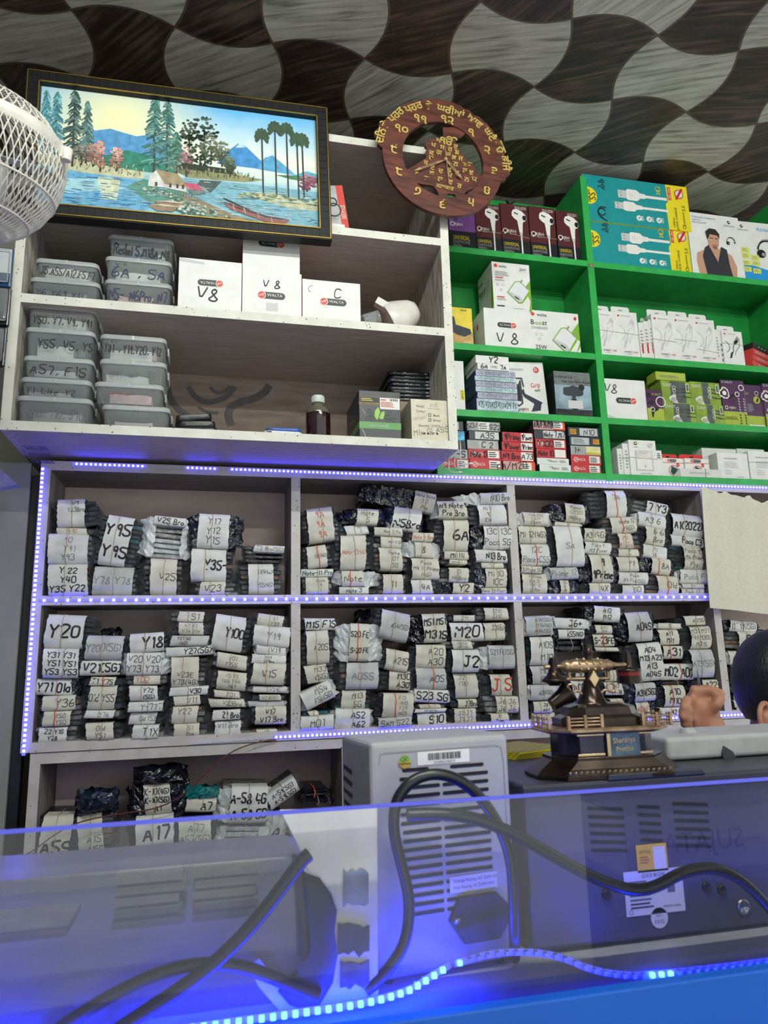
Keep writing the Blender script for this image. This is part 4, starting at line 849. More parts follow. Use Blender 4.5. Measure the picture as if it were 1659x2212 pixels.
# ---- row four, left bay: stacks of small screen guard boxes
RB = pm((196, 52, 58), .4, var=.05); DKB = pm((52, 58, 66), .4, var=.1); GYB = pm((166, 168, 164), .4, var=.05); PKB = pm((206, 158, 152), .45, var=.05)
def tape(t, u0=.3, u1=.95, m=None, w=.13, seed=1, h=.62):
    def f(F):
        if m: F.rect(u0, .1, u1, .9, m, 1)
        F.hand(t, (u0+u1)/2, .5, h, INK, 0, 3, w=w, wmax=(u1-u0)*.94, seed=seed)
    return f
def wl(F, lab=True):
    F.ell(.16, .5, .26, WHITE, 2); F.ell(.16, .5, .20, ORED, 3); F.line([(.13, .45), (.19, .55)], .08, WHITE, 4); F.text('WALTA', .34, .5, .3, WHITE, 0, 2, .26)
    F.rect(.60, .14, .95, .9, WHITE, 2); F.lines(.63, .8, .92, .2, 3, INK, 3)
def wt(t, seed):
    def f(F): wl(F); F.hand(t, .32, .5, .62, INK, 0, 5, w=.14, wmax=.5, seed=seed)
    return f
def altm(F): F.rect(.03, .08, .98, .92, pm((222, 224, 222), .4, var=0), 1); F.text('ALTMAXG', .50, .48, .25, INK, 180, 3, .24); F.lines(.3, .75, .5, .6, 1, INKG, 3); F.lines(.7, .7, .95, .3, 2, INKG, 3)
def esd(right, t):
    def f(F):
        u = .76 if right else .05; F.rect(u, .22, u+.2, .78, pm((230, 160, 50), .4, var=.1), 2); F.text('ESD', u+.1, .5, .36, INK, 0, 3, .15)
        v = .05 if right else .36; F.rect(v, .1, v+.58, .9, pm((190, 194, 194), .45, var=0), 2)
        if t: F.hand(t, v+.3, .5, .58, INK, 0, 3, w=.12, seed=8)
        else: F.lines(v+.05, .8, v+.5, .2, 4, INKG, 3)
    return f
def gold1(F): F.rect(.02, .1, .42, .9, GYB, 1); F.hand('1+', .2, .5, .6, INK, 0, 3, w=.12, seed=3); F.rect(.5, .3, .98, .96, pm((236, 232, 170), .2, .3, var=.1), 2); F.rect(.5, .08, .98, .3, pm((214, 196, 60), .25, .3, var=.1), 2)
def s22(F): F.hand('150/-', .16, .5, .5, INK, 8, 3, w=.12, seed=2); F.rect(.34, .1, .68, .92, WHITE, 1); F.lines(.37, .85, .66, .15, 3, INKG, 3); F.hand('S22', .83, .45, .55, INK, -4, 3, w=.13, seed=9)
def f9(F): F.rect(.0, 0, .52, 1, PKB, 1); F.hand('F9/M20', .26, .5, .72, INK, 8, 3, w=.12, seed=4); F.rect(.54, .12, .88, .9, WHITE, 2); F.lines(.56, .8, .86, .2, 3, INK, 3)
def two(a, b, seed):
    def f(F): F.hand(a, .30, .5, .6, INK, 0, 3, w=.15, wmax=.5, seed=seed); F.rect(.60, .08, .96, .92, WHITE, 2); F.hand(b, .78, .5, .56, INK, 0, 3, w=.14, wmax=.34, seed=seed+1)
    return f
def a14(F): F.rect(.0, 0, .62, 1, PKB, 1); F.hand('A14/F14/M14', .32, .5, .66, INK, 0, 3, w=.12, wmax=.6, seed=4); F.rect(.62, .15, .92, .85, WHITE, 2); F.lines(.64, .8, .9, .2, 3, INK, 3)
ORB = pm((226, 84, 44), .4, var=.03)
stk = [('second', [((1016, 992.5, 1084, 1016.5), RB, wl, 'red box with round badge and white label'), ((1012, 971, 1081.5, 993.5), RB, wt('Note 13', 5), 'red box scrawled across its round badge'), ((1009.5, 951, 1077, 972.5), GYB, tape('C 2', .36, .9, pm((184, 184, 176), .45, var=0), seed=3), 'grey box with plain grey tape'), ((1013.5, 931, 1077.5, 952.5), DKB, tape('A3S', .2, 1, pm((206, 206, 202), .45, var=0), seed=4), 'dark box with wide white tape'), ((1009, 911, 1080.5, 934), GYB, s22, 'grey box with a price and printed label')]),
 ('third', [((1087.5, 997, 1156.5, 1018.5), ORB, f9, 'orange box half covered in pink tape'), ((1083.5, 975, 1153.5, 997), RB, two('N9 Bro', 'A73', 3), 'red box with long pencilled label'), ((1084.5, 955, 1153, 976.5), RB, two('9Power', '9Prime', 5), 'red box with second copy of paired writing'), ((1085.5, 934, 1152, 956), RB, two('9Prime', '9Power', 7), 'red box on top of the all-red stack')]),
 ('fourth', [((1166, 1004, 1233.5, 1020.5), CARDW, altm, 'white box with upside-down print at the very bottom'), ((1160.5, 990, 1229, 1005), CARDW, altm, 'white box with upside-down print lying on its twin'), ((1159.5, 969.5, 1224, 991), RB, two('Note 10', '', 2), 'red box with dense grey label'), ((1157, 949, 1222.5, 970.5), RB, wt('Y100', 6), 'red box numbered over its round badge'), ((1154.5, 929, 1221.5, 949), DKB, tape('Note 7,Mi7', .28, .98, pm((210, 210, 206), .45, var=0), seed=5), 'dark box with long white tape'), ((1152, 907, 1220.5, 931), ORB, a14, 'orange box with pink tape on top')]),
 ('fifth', [((1235, 1003.5, 1298.5, 1026), RB, wl, 'red box with gleaming label at the bottom'), ((1234, 983.5, 1298.5, 1004.5), RB, wl, 'red box with round badge'), ((1233, 963.5, 1298, 984), GYB, gold1, 'grey box with a shiny gold end'), ((1231, 944, 1296.5, 965), DKB, esd(True, ''), 'dark box with orange emblem at its end'), ((1228, 923.5, 1294, 945.5), DKB, esd(False, 'N10'), 'dark box with orange emblem at its start')])]
for nm, items in stk:
    zb = Z4
    for k, (px, col, art, lab) in enumerate(items):
        o = carton('screen_guard_box', '%s, %s up, %s stack in lowest bay' % (lab, ORD[k+1], nm), 'box', 'small screen guard boxes in the lowest green bay', px, .008, .10, col, art, zb=zb, side=DKB)
        zb = o.location.z + o['_h'] + .0005
zb = Z4
for k, (px, col, art, lab) in enumerate((((948, 991, 1014, 1012), RB, wl, 'red box with white end label behind the hooks'), ((950, 970, 1010.5, 992), GYB, tape('-S', .55, .95, None, seed=3), 'grey box with a bold letter behind the hooks'), ((950, 951, 1006, 970), DKB, tape('5', .7, .98, None, seed=3), 'dark box with one pale digit at its end'), ((950, 930, 1004, 950), pm((70, 176, 214), .3, var=.3, scale=60), None, 'shiny cyan ended box'), ((950, 909, 1001, 929), DKB, tape('', .3, .8, pm((190, 194, 196), .45, var=0)), 'dark box with blank white label'))):
    o = carton('screen_guard_box', '%s, %s up in the first stack' % (lab, ORD[k+1]), 'box', 'small screen guard boxes in the lowest green bay', px, .008, .10, col, art, zb=zb, side=DKB); zb = o.location.z+o['_h']+.0005
# ---- row two, right bay: white cable boxes with hang tabs
def kl_art(F, dark=False, lk=True):
    q = INK if dark else LGREY
    F.rect(.1, .885, .18, .925, RED, 2); F.text('PORTRONICS', .48, .905, .028, GREYP, 0, 3, .5)
    F.arc(.05, .52, .17, -70, 75, .014, q, 2); F.poly([(.56, .70), (.70, .62), (.86, .78), (.74, .86)], LGREY if not dark else GREYP, 2); F.poly([(.62, .60), (.76, .70), (.70, .76), (.52, .66)], WHITE if not dark else INK, 3); F.line([(.60, .64), (.50, .54), (.48, .40), (.40, .30)], .02, q, 2)
    F.poly([(.36, .36), (.46, .38), (.36, .20), (.26, .18)], q, 3); F.line([(.84, .74), (.8, .55), (.6, .4), (.56, .3)], .012, q, 2)
    if lk: F.text('KONNECT', .46, .11, .04, INK, 0, 3, .36); F.text('LINK', .80, .11, .04, RED, 0, 3, .2); F.lines(.4, .07, .7, .05, 1, GREYP, 3)
def hang_box(px, Y, lab, art, zb, d=.022, tab=True, tabx=(.0, .85), bands=.5, v2=None, grp='white cable boxes with hang tabs'):
    o = carton('cable_box', lab, 'box', grp, px, Y, d, CARDW, art, zb=zb, left=lambda F: (F.lines(.3, .8, .5, .2, 8, GREYP, 2), F.rect(.42, .25, .58, .7, LGREY, 2)))
    if tab:
        w, h = o['_w'], o['_h']; a, b = -w/2+w*tabx[0], -w/2+w*tabx[1]; t = .027; m = (a+b)/2; mb = MB()
        mb.prism([(a, h), (b, h), (b, h+t*.8), (b-.004, h+t), (a+.004, h+t), (a, h+t*.8)], d-.0018, d-.0006, pm(CARDW, .45, var=.03, scale=25))
        mb.add([(m-.009, d-.0022, h+.013), (m+.009, d-.0022, h+.013), (m+.005, d-.0022, h+.017), (m-.005, d-.0022, h+.017)], [(0, 1, 2, 3)], GREYP); mb.build('hang_tab', o)
    if bands: band(o, bands, TAN, .0006, v2)
    return o
hang_box((1288, 672, 1333.5, 768), .004, 'white cable box with hang tab, first beside the green divider', kl_art, Z2, bands=.56, v2=.53)
hang_box((1332.5, 674.5, 1379, 772), .006, 'white cable box with hang tab, leaning next to the first one', kl_art, Z2, bands=.53, v2=.5)
for k in range(4):
    hang_box((1378+11*k+4, 697-3*k, 1389+11*k+4, 774), .012-.002*k, 'white cable box seen edge-on with printed spine, %s of four' % ORD[k+1], lambda F: (F.lines(.2, .8, .8, .2, 7, GREYP, 2), F.rect(.3, .15, .6, .4, RED if True else RED, 2)), Z2, d=.045, tab=k > 1, tabx=(.1, .95), bands=0)
hang_box((1411, 681, 1461, 776), .002, 'white cable box with hang tab, right after the edge-on spines', kl_art, Z2, bands=.44, v2=.40)
hang_box((1457, 685, 1505, 781), .003, 'white cable box with hang tab and grey printed foot', kl_art, Z2, bands=.47, v2=.46)
hang_box((1503, 691, 1547, 787), .004, 'white cable box with hang tab and low slanting band', kl_art, Z2, bands=.30, v2=.25)
for k in range(2): hang_box((1547+8*k, 712, 1555+8*k, 788), .010, 'thin white cable box edge-on with %s, before the black cable box' % ('black dashes' if k else 'grey print'), (lambda F: [F.rect(.3, .1+.14*i, .7, .17+.14*i, INK, 2) for i in range(4)]) if k else (lambda F: F.lines(.2, .8, .8, .2, 7, GREYP, 2)), Z2, d=.03, tab=False, bands=0)
hang_box((1563, 716, 1606, 792), .003, 'white cable box picturing a black cable, last of the row', lambda F: kl_art(F, True, False), Z2, bands=.62, v2=.6)
def gt_art(F): F.rect(0, .0, 1, .94, pm((206, 66, 60), .4, var=.05), 1); F.text('GLASS TEMPER', .48, .5, .4, LGREY, 180, 3, .86)
for k in range(4):
    o = carton('tempered_glass_box', '%s slanting glass box, %s up at the right end of the cable row' % (('red', 'red', 'red', 'black')[k], ORD[k+1]), 'box', 'slanting glass boxes', (1606, 786-17*k, 1700, 802-17*k), .03, .07, (pm((206, 66, 60), .4, var=.05) if k < 3 else BLACK), gt_art if k < 3 else (lambda F: [F.ell(.2+.12*i, .5, .12, GREYP, 2) for i in range(3)] and F.arc(.62, .5, .3, 0, 360, .06, RED, 2)), zb=Z2+.0205*k, yaw=24)
    o.scale.z = .0200/o['_h']; o.location.z = Z2+.0205*k
# ---- row three, right bay
def v8b(F): F.hand('V8', .22, .76, .22, INK, -4, 4, w=.09, seed=5); pill(F, .55, .46, .44, 180); F.poly([(.05, .0), (.3, .02), (.12, .1)], LGREY, 1)
carton('charger_box', 'white carton with a pencilled mark and upside-down pill badge, third right bay', 'box', None, (1298.5, 820, 1396, 906), .004, .10, CARDW, v8b, zb=Z3)
LG = pm((142, 168, 70), .18, var=.12, scale=20); DG = pm((92, 98, 96), .2, var=.1); PUR2 = pm((84, 50, 86), .25, var=.12, scale=18); LG2 = pm((166, 184, 66), .35, var=.05)
def scar_g(F, s=0):
    F.rect(.30+.1*s, .02, .82-.2*s, .98, DG, 1); r = random.Random(s+4)
    for k in range(9):
        a = math.radians(20+17*k); F.arc(.5-.1*s+.16*math.cos(a), .06+.1*math.sin(a), .20, 200-20*k, 330-22*k, .03, WHITE, 3)
    for y in (.35, .55, .7):
        F.arc(.42+.2*s, y, .07, 0, 360, .02, WHITE, 3); F.line([(.5+.2*s, y), (.72+.12*s, y-.04)], .07, DG, 3); F.line([(.7+.1*s, y-.04), (.98, y-.06)], .03, INK, 3)
    F.rect(.82, .5, .95, .95, LG, 4); F.rect(.84, .54, .93, .9, WHITE, 5); F.rect(.855, .57, .915, .87, DG, 6); F.text('SCARLET', .2, .8, .13, WHITE, 0, 4, .3)
for (px, y, lab) in (((1435.5, 871, 1503, 915), .004, 'lime and grey wrapped earphone box, lower left of the shiny four'), ((1504, 874.5, 1565, 918), .004, 'lime and grey wrapped earphone box, lower right of the shiny four')):
    carton('earphone_box', lab, 'box', 'shiny lime earphone boxes', px, y, .06, LG, lambda F: scar_g(F, 0 if px[0] < 1500 else 1), zb=Z3)
zt = Z3 + .0545
for (px, lab) in (((1429.5, 822, 1491.5, 869), 'lime and grey wrapped earphone box, upper left of the shiny four'), ((1492.5, 826, 1556, 874), 'lime and grey wrapped earphone box, upper right of the shiny four')):
    o = carton('earphone_box', lab, 'box', 'shiny lime earphone boxes', px, .006, .06, LG, lambda F: scar_g(F, 0 if px[0] < 1490 else 1)); 
    for b in bpy.data.objects:
        if b.get('group') == 'shiny lime earphone boxes' and b is not o and abs(b.location.x-o.location.x) < .04 and b.location.z < o.location.z: o.location.z = b.location.z+b['_h']+.0005
ztop = o.location.z + o['_h']
carton('earphone_box', 'small lime green box lying on top of the shiny four', 'box', None, (1417, 804, 1481, 822.5), .012, .05, LG2, lambda F: (F.rect(.1, .2, .95, .85, pm((176, 190, 84), .4, var=0), 1), F.lines(.12, .6, .9, .3, 2, INKG, 2)), zb=max(ztop, 0)+.0006)
def scar_p(F, uni=True):
    F.rect(0, 0, 1, .30, LG2, 1); F.text('SCARLET', .28, .95, .05, LGREY, 0, 3, .5)
    for k in range(10):
        a = 360*k/10; F.arc(.12, .70, .10+.012*(k % 3), a, a+46, .022, WHITE, 3)
    F.ell(.12, .70, .05, WHITE, 3); F.arc(.86, .84, .06, 0, 360, .018, WHITE, 3); F.arc(.66, .69, .05, 0, 360, .018, WHITE, 3); F.line([(.6, .69), (.3, .6)], .05, BLACK, 2)
    for x in (.70, .92):
        for i in range(10): F.line([(x-.02, .60-.06*i), (x+.025, .575-.06*i)], .02, INK if i > 5 else LGREY, 3)
    F.text('RJRH', .40, .38, .05, WHITE, 0, 3, .26); F.arc(.14, .38, .035, 0, 360, .014, WHITE, 3)
    if uni: F.text('UNIVERSAL', .30, .15, .075, pm((84, 100, 20), .5, var=0), 0, 3, .54)
def scar_back(F):
    F.rect(0, 0, 1, .26, LG2, 1); F.rect(.05, .0, .9, .05, WHITE, 2); F.ell(.62, .64, .09, LG2, 2); F.line([(.58, .6), (.68, .68)], .02, INK, 3); F.line([(.62, .59), (.71, .66)], .02, INK, 3); F.text('LEY', .12, .78, .05, GOLDP, 0, 3); F.lines(.06, .55, .45, .35, 6, GREYP, 2); F.arc(.65, .8, .05, 0, 360, .014, LGREY, 2)
def scar_sm(F):
    F.rect(0, 0, 1, .40, LG2, 1); F.text('SCARLET', .62, .86, .08, LG2, 0, 3, .6); F.rect(.03, .76, .26, .9, INK, 2)
    for k in range(9): F.arc(.85, .62, .16, 40*k, 40*k+34, .03, WHITE, 3)
    F.arc(.3, .36, .07, 0, 360, .02, WHITE, 4); F.poly([(.0, .55), (.3, .66), (.5, .6), (.3, .52)], INK, 2); F.poly([(.2, .36), (.6, .44), (.7, .36), (.4, .28), (.32, .1), (.26, .1)], INK, 3)
carton('earphone_box', 'small purple and lime earphone box in front of the lime stack', 'box', None, (1398, 843, 1433, 911), .002, .03, PUR2, scar_sm, zb=Z3)
carton('earphone_box', 'glossy purple earphone box with white spider-like splash and lime foot', 'box', 'purple earphone boxes', (1561, 822, 1611, 921), .004, .045, PUR2, scar_p, zb=Z3, side=BLACK)
carton('earphone_box', 'purple earphone box showing its printed rear with a lime disc', 'box', 'purple earphone boxes', (1612, 832, 1651, 926), .010, .045, PUR2, scar_back, zb=Z3)
carton('earphone_box', 'purple earphone box cut by the picture edge beyond the lime disc', 'box', 'purple earphone boxes', (1652, 830, 1700, 930), .004, .045, PUR2, scar_p, zb=Z3)
carton('earphone_box', 'lime box at the rear, half hidden behind the shiny four', 'box', None, (1400, 826, 1431, 870), .075, .05, LG, lambda F: F.lines(.2, .9, .8, .1, 5, DG, 2), zb=Z3)
# ---- row four, right bay
def yobo(F):
    F.rect(.2, .13, .86, .71, LGREY, 1); F.rect(.22, .15, .84, .69, pm((214, 210, 206), .2, var=.1), 2)
    for y in (.66, .61, .56): F.arc(.52, y+.16, .24, 215, 325, .022, WHITE, 3)
    F.rect(.24, .16, .80, .46, WHITE, 4); F.rect(.5, .22, .58, .30, pm((200, 190, 180), .4, var=0), 5); F.rect(.2, .86, .30, .95, INK, 2); F.rect(.225, .885, .275, .93, WHITE, 3); F.line([(.14, .905), (.36, .905)], .008, GOLDP, 3); F.text('Yobo', .26, .80, .04, INK, 0, 3)
    F.arc(.78, .86, .075, 0, 360, .008, LGREY, 3); F.text('3.4 AMP', .78, .88, .03, INK, 8, 3, .24); F.text('Type-C', .78, .83, .03, INK, 8, 3, .24); F.text('SMART ACCESSORIES', .55, .055, .025, INK, 0, 3, .5)
SG = 'white charger boxes in the lowest right bay'
for (px, y, lab, a, b) in (((1361, 951.5, 1419, 1034), .006, 'white charger box with clear window and round badge', yobo, .5), ((1347, 958, 1362, 1034), .012, 'white charger box edge-on, left of the windowed one', lambda F: F.lines(.3, .8, .7, .2, 6, GREYP, 2), .54), ((1335, 969, 1347, 1034), .016, 'white charger box edge-on, outermost beside the green divider', lambda F: F.lines(.3, .8, .7, .2, 6, GREYP, 2), 0),
        ((1419.5, 973, 1432, 1036), .014, 'white charger box mostly hidden, right of the windowed one', lambda F: (F.lines(.2, .9, .8, .7, 3, INK, 2)), .7)):
    o = carton('charger_box', lab, 'box', SG, px, y, .06, CARDW, a, zb=Z4)
    if b: band(o, b, TAN, .0006, b-.03)
def wh(F):
    F.rect(0, .75, 1, .775, RED, 2); pill(F, .45, .88, .42, 0, 2); F.arc(.5, .36, .27, 0, 360, .03, RED, 2); F.poly([(.34, .3), (.42, .6), (.66, .46), (.70, .3), (.44, .14)], pm((24, 70, 62), .3, var=.2), 3); F.ell(.72, .66, .09, RED, 3); F.text('3.4A', .72, .66, .05, WHITE, 0, 4)
for (px, y, lab) in (((1432, 990, 1478, 1035), .020, 'red-topped hanging charger pack, left of the red pair'), ((1481, 991, 1533, 1036), .016, 'red-topped hanging charger pack, right of the red pair, behind the small box')):
    o = carton('charger_pack', lab, 'box', 'red-topped charger packs', px, y, .03, CARDW, wh, zb=Z4); w, h = o['_w'], o['_h']; mb = MB()
    mb.prism([(-w/2-.003, h), (w/2-.004, h), (w/2-.004, h+.013), (w/2-.010, h+.019), (-w/2+.003, h+.019), (-w/2-.003, h+.013)], .022, .024, pm((214, 46, 44), .4, var=.03))
    mb.add([(-.009, .0216, h+.013), (-.002, .0216, h+.004), (.007, .0216, h+.013)], [(0, 1, 2)], BLACK); mb.build('hang_tab', o)
mb = MB(); cx, z0, w, h = rect3(1474, 1013, 1563, 1041, -.004); FACE = pm((214, 214, 210), .45, var=.03); h = .026
mb.add([(-w/2, 0, 0), (w/2, 0, 0), (w/2, 0, h), (-w/2, 0, h), (-w/2-.016, .03, 0), (w/2+.012, .03, 0), (w/2-.004, .03, h+.001), (-w/2+.004, .03, h+.001)], [(0, 1, 2, 3), (4, 0, 3, 7), (1, 5, 6, 2), (3, 2, 6, 7), (5, 4, 7, 6), (4, 5, 1, 0)], FACE)
Fc(mb, (-w/2, 0, 0), (w, 0, 0), (0, 0, h)).text('SMART ACCESSORIES', .45, .5, .2, GREYP, 0, 2, .55)
o = mb.build('accessory_box', None, 0, loc=(cx, -.004+.006, Z4)); tag(o, 'small white box lying flat with a tan band in front of the red packs', 'box'); o['_w'] = .004; o['_h'] = h; o['_d'] = .03
mb = MB(); mb.tube([(.014, -.001, 0), (.016, -.001, h+.001), (.016, .03, h+.002), (.014, .031, 0)], .0012, TAN, 6, closed=True); mb.build('rubber_band', o)
def ta(F): F.text('TRAVEL ADAPTER', .42, .78, .05, INKG, 0, 3, .44); F.lines(.2, .66, .75, .4, 5, LGREY, 2); F.lines(.2, .35, .5, .15, 3, LGREY, 2); F.text('6.0.12.50', .7, .07, .05, INKG, 0, 3, .3)
AG = 'plain white travel adapter boxes'
o = carton('adapter_box', 'white travel adapter box in front, next to the small flat box', 'box', AG, (1552, 979, 1617, 1043), .004, .04, CARDW, ta, zb=Z4)
o = carton('adapter_box', 'white travel adapter box with a rubber band, at the picture edge', 'box', AG, (1620, 976, 1690, 1046), .004, .04, CARDW, ta, zb=Z4); band(o, .6, TAN, .0006, .62)
carton('adapter_box', 'blank white box standing behind the red-topped packs and adapters', 'box', AG, (1520, 969, 1594, 1040), .070, .05, CARDW, None, zb=Z4)
carton('adapter_box', 'blank white box standing behind the banded adapter box', 'box', AG, (1596, 970, 1655, 1040), .072, .05, CARDW, None, zb=Z4)
# ---- wire display hooks at the cupboard corner
HK = pm((206, 206, 200), .35, .3, var=0)
for k, pts in enumerate((((995, 948), (995, 1000), (1003, 1004), (1017, 1001)), ((983, 986), (981, 1008), (988, 1013), (1006, 1010)), ((971, 990), (969, 1014), (975, 1021), (994, 1020)))):
    P = [at(x, y, -.03-.015*k) for x, y in pts]; P = [P[0]+V((0, .03, 0))]+P; mb = MB(); mb.tube(smooth(P), .0016, HK, 6)
    r = empty('display_hook', P[0]); mb2 = mb.build('wire', r, loc=-P[0]); tag(r, ('white wire display hook nearest the red boxes', 'white wire display hook between the other two', 'white wire display hook lowest, under the cupboard corner')[k], 'hook', 'wire display hooks')
    mb = MB(); e = P[-1]; mb.tube([e-V((.004, 0, 0)), e+V((.004, 0, .0))], .0032, WHITE, 8); mb.build('tip', r, loc=-P[0])
# ================================================================ OPEN CUPBOARD CONTENTS
def clear_plastic(name, col, a, rough=.2):
    m = bpy.data.materials.new(name); m.use_nodes = True; nt = m.node_tree; N = nt.nodes; L = nt.links; b = N['Principled BSDF']
    b.inputs['Base Color'].default_value = lin(col); b.inputs['Roughness'].default_value = rough
    tr = N.new('ShaderNodeBsdfTransparent'); mx = N.new('ShaderNodeMixShader'); fr = N.new('ShaderNodeFresnel'); fr.inputs[0].default_value = 1.4
    nz = N.new('ShaderNodeTexNoise'); nz.inputs['Scale'].default_value = 30; tc = N.new('ShaderNodeTexCoord'); L.new(tc.outputs['Object'], nz.inputs['Vector'])
    md = N.new('ShaderNodeMath'); md.operation = 'MULTIPLY_ADD'; L.new(nz.outputs[0], md.inputs[0]); md.inputs[1].default_value = .12; md.inputs[2].default_value = a-.06
    ad = N.new('ShaderNodeMath'); ad.operation = 'ADD'; ad.use_clamp = True; L.new(fr.outputs[0], ad.inputs[0]); L.new(md.outputs[0], ad.inputs[1])
    L.new(ad.outputs[0], mx.inputs[0]); L.new(tr.outputs[0], mx.inputs[1]); L.new(b.outputs[0], mx.inputs[2]); L.new(mx.outputs[0], N['Material Output'].inputs['Surface'])
    return m
TUB = clear_plastic('tub_plastic', (200, 208, 208), .20); LIDP = clear_plastic('lid_plastic', (220, 226, 224), .48)
TG = 'clear plastic tubs on the cupboard shelves'
def rrect(w, d, r, n=4):
    pts = []
    for cx, cy, a0 in ((w/2-r, d-r, 0), (-w/2+r, d-r, 90), (-w/2+r, r, 180), (w/2-r, r, 270)):
        for k in range(n+1): a = math.radians(a0+90*k/n); pts.append((cx+r*math.cos(a), cy+r*math.sin(a)))
    return pts
def loops(mb, secs, mat, smooth=True, cap0=True, cap1=True):
    """secs: list of (outline [(x,y)], z)"""
    n = len(secs[0][0]); vs = [V((x, y, z)) for o, z in secs for x, y in o]
    mb.add(vs, [(k*n+i, k*n+(i+1) % n, (k+1)*n+(i+1) % n, (k+1)*n+i) for k in range(len(secs)-1) for i in range(n)], mat, smooth)
    if cap0: mb.add(vs[:n], [tuple(range(n-1, -1, -1))], mat)
    if cap1: mb.add(vs[-n:], [tuple(range(n))], mat)
def off(o, k, cy): return [(x*k, cy+(y-cy)*k) for x, y in o]
def tub(px, Y, label, txts, zb, fill=(PAPERW,), d=.15, seed=1, fh=.5):
    cx, z0, w, h = rect3(*px, Y); h = z0+h-zb
    r = random.Random(seed); root = empty('plastic_tub', (cx, Y, zb)); tag(root, label, 'tub', TG)
    o = rrect(w*.96, d, .012); lt = .011; mb = MB()
    loops(mb, [(off(o, .93, d/2), 0.001), (off(o, .96, d/2), .006), (off(o, .985, d/2), h-lt-.004), (off(o, 1.0, d/2), h-lt)], TUB, True, True, False)
    F = Fc(mb, (-w*.46, .0022, .0), (w*.92, 0, 0), (0, 0, h), .0004)
    for t, u, v, s, ink, ww in txts: F.hand(t, u, v, s, ink, r.uniform(-3, 1), 3, w=ww, wmax=.92, seed=seed+len(t))
    mb.build('container', root)
    mb = MB(); lo = rrect(w, d+.006, .014); lo = [(x, y-.003) for x, y in lo]
    loops(mb, [(lo, h-lt-.001), (off(lo, 1.008, d/2), h-lt+.002), (off(lo, 1.0, d/2), h-.002), (off(lo, .975, d/2), h)], LIDP, True, False, True)
    mb.box(-.002, .002, -.0045, -.002, h-lt, h-.001, LIDP); mb.build('lid', root)
    mb = MB(); mb.box(w/2+.0005, w/2+.004, d*.35, d*.65, h-lt-.012, h-.003, LIDP); mb.build('latch', root, .001)
    for k, m in enumerate(fill):
        mb = MB(); n = 5; zz = .006+h*.12*k; H = (h-lt)*fh*(1-.25*k); x0 = -w*.40+r.uniform(0, .02); x1 = w*.38-r.uniform(0, .03)
        top = [(x0+(x1-x0)*i/n, zz+H*(.75+.25*r.random())) for i in range(n, -1, -1)]
        mb.prism([(x0, zz), (x1, zz)]+top, .012+.012*k, d*.8, m); mb.build('paper_insert', root)
    return h
BLF = pm((86, 112, 150), .6, var=.3, scale=30); PKF = pm((206, 176, 176), .6, var=.1); GYF = pm((92, 100, 104), .5, var=.4, scale=40); SZ1 = 2.0945; SZ2 = 1.7875
def stackt(items, zb, where):
    n = len(items)
    for k, (px, Y, txts, fill, seed, fh, ad) in enumerate(items):
        zb += tub(px, Y, 'clear plastic tub %s, %s %s' % (ad, 'bottom of' if k == 0 else 'top of' if k == n-1 else ORD[k+1]+' up in', where), txts, zb, fill, seed=seed, fh=fh) + .0006
B = INKN
stackt([((63, 604, 215, 657), -.185, [('Y6,Y69,Y11', .42, .3, .3, B, .1)], (GYF,), 3, .5, 'with half-hidden writing'), ((75, 563, 213, 609), -.175, [('A19Pro+', .28, .86, .14, B, .1), ('J5,A55/A12,F5,F7', .52, .42, .36, INK, .1)], (PAPERW, BLF), 4, .8, 'crammed with white paper')], SZ1, 'the leftmost pair, middle shelf')
stackt([((225, 608, 371, 664), -.182, [('N5;  N6Pro, N7', .5, .42, .4, B, .12)], (PKF,), 5, .45, 'with slanted codes'), ((226, 559, 371, 612), -.178, [('C 2', .22, .80, .22, INK, .12), ('6A , 5A', .5, .38, .42, B, .12)], (PAPERW,), 6, .5, 'with two rows of codes'), ((233, 512, 375, 564), -.175, [('Redmi 5,M18A,N8', .52, .36, .40, INK, .14)], (BLF, PAPERW), 7, .6, 'showing bold black codes')], SZ1, 'the three-high pile, middle shelf')
stackt([((35, 858, 198, 912), -.188, [('T210, 710, J701', .52, .38, .32, INKG, .1)], (PAPERG,), 8, .5, 'with faint codes'), ((43, 818, 197, 862), -.184, [('M1', .5, .74, .2, INKG, .1), ('Y1  Lite  Y2', .42, .32, .3, INK, .1)], (PAPERG,), 9, .3, 'with broken writing'), ((49, 772, 201, 821), -.186, [('A57, F1S', .5, .38, .42, INK, .11)], (PAPERG,), 10, .45, 'with large thin codes'), ((53, 711, 204, 773), -.182, [('Y55, V5, Y51', .62, .45, .28, INK, .12)], (PAPERW, GYF), 11, .5, 'with crumpled white paper'), ((57, 661, 207, 719), -.178, [('Vivo Ch.', .5, .72, .16, INKG, .1), ('Y50, Y7, V9, Y91', .52, .36, .30, INK, .12)], (PAPERG,), 12, .6, 'with a grey paper band')], SZ2, 'the five-high pile, lowest shelf')
stackt([((219, 877, 367, 921), -.184, [('M1', .5, .72, .2, INKG, .1)], (PAPERW,), 13, .3, 'nearly blank'), ((203, 828, 353, 882), -.188, [('N4', .12, .78, .18, INKG, .1), ('7.0', .85, .7, .16, INKG, .1), ('M  P  P', .36, .45, .2, INKR, .08)], (PKF,), 14, .6, 'with red-stamped paper'), ((214, 779, 359, 831), -.183, [('S91, Hy, J2', .5, .42, .24, INKG, .1)], (PAPERW,), 15, .4, 'with rubbed-out writing'), ((215, 726, 359, 781), -.180, [('Y21', .14, .80, .18, INK, .13), ('Y81  , Y19,Y20, Y12', .5, .46, .32, INK, .13)], (PAPERW, PKF, BLF), 16, .55, 'showing bold codes over pink paper')], SZ2, 'the four-high pile, lowest shelf')
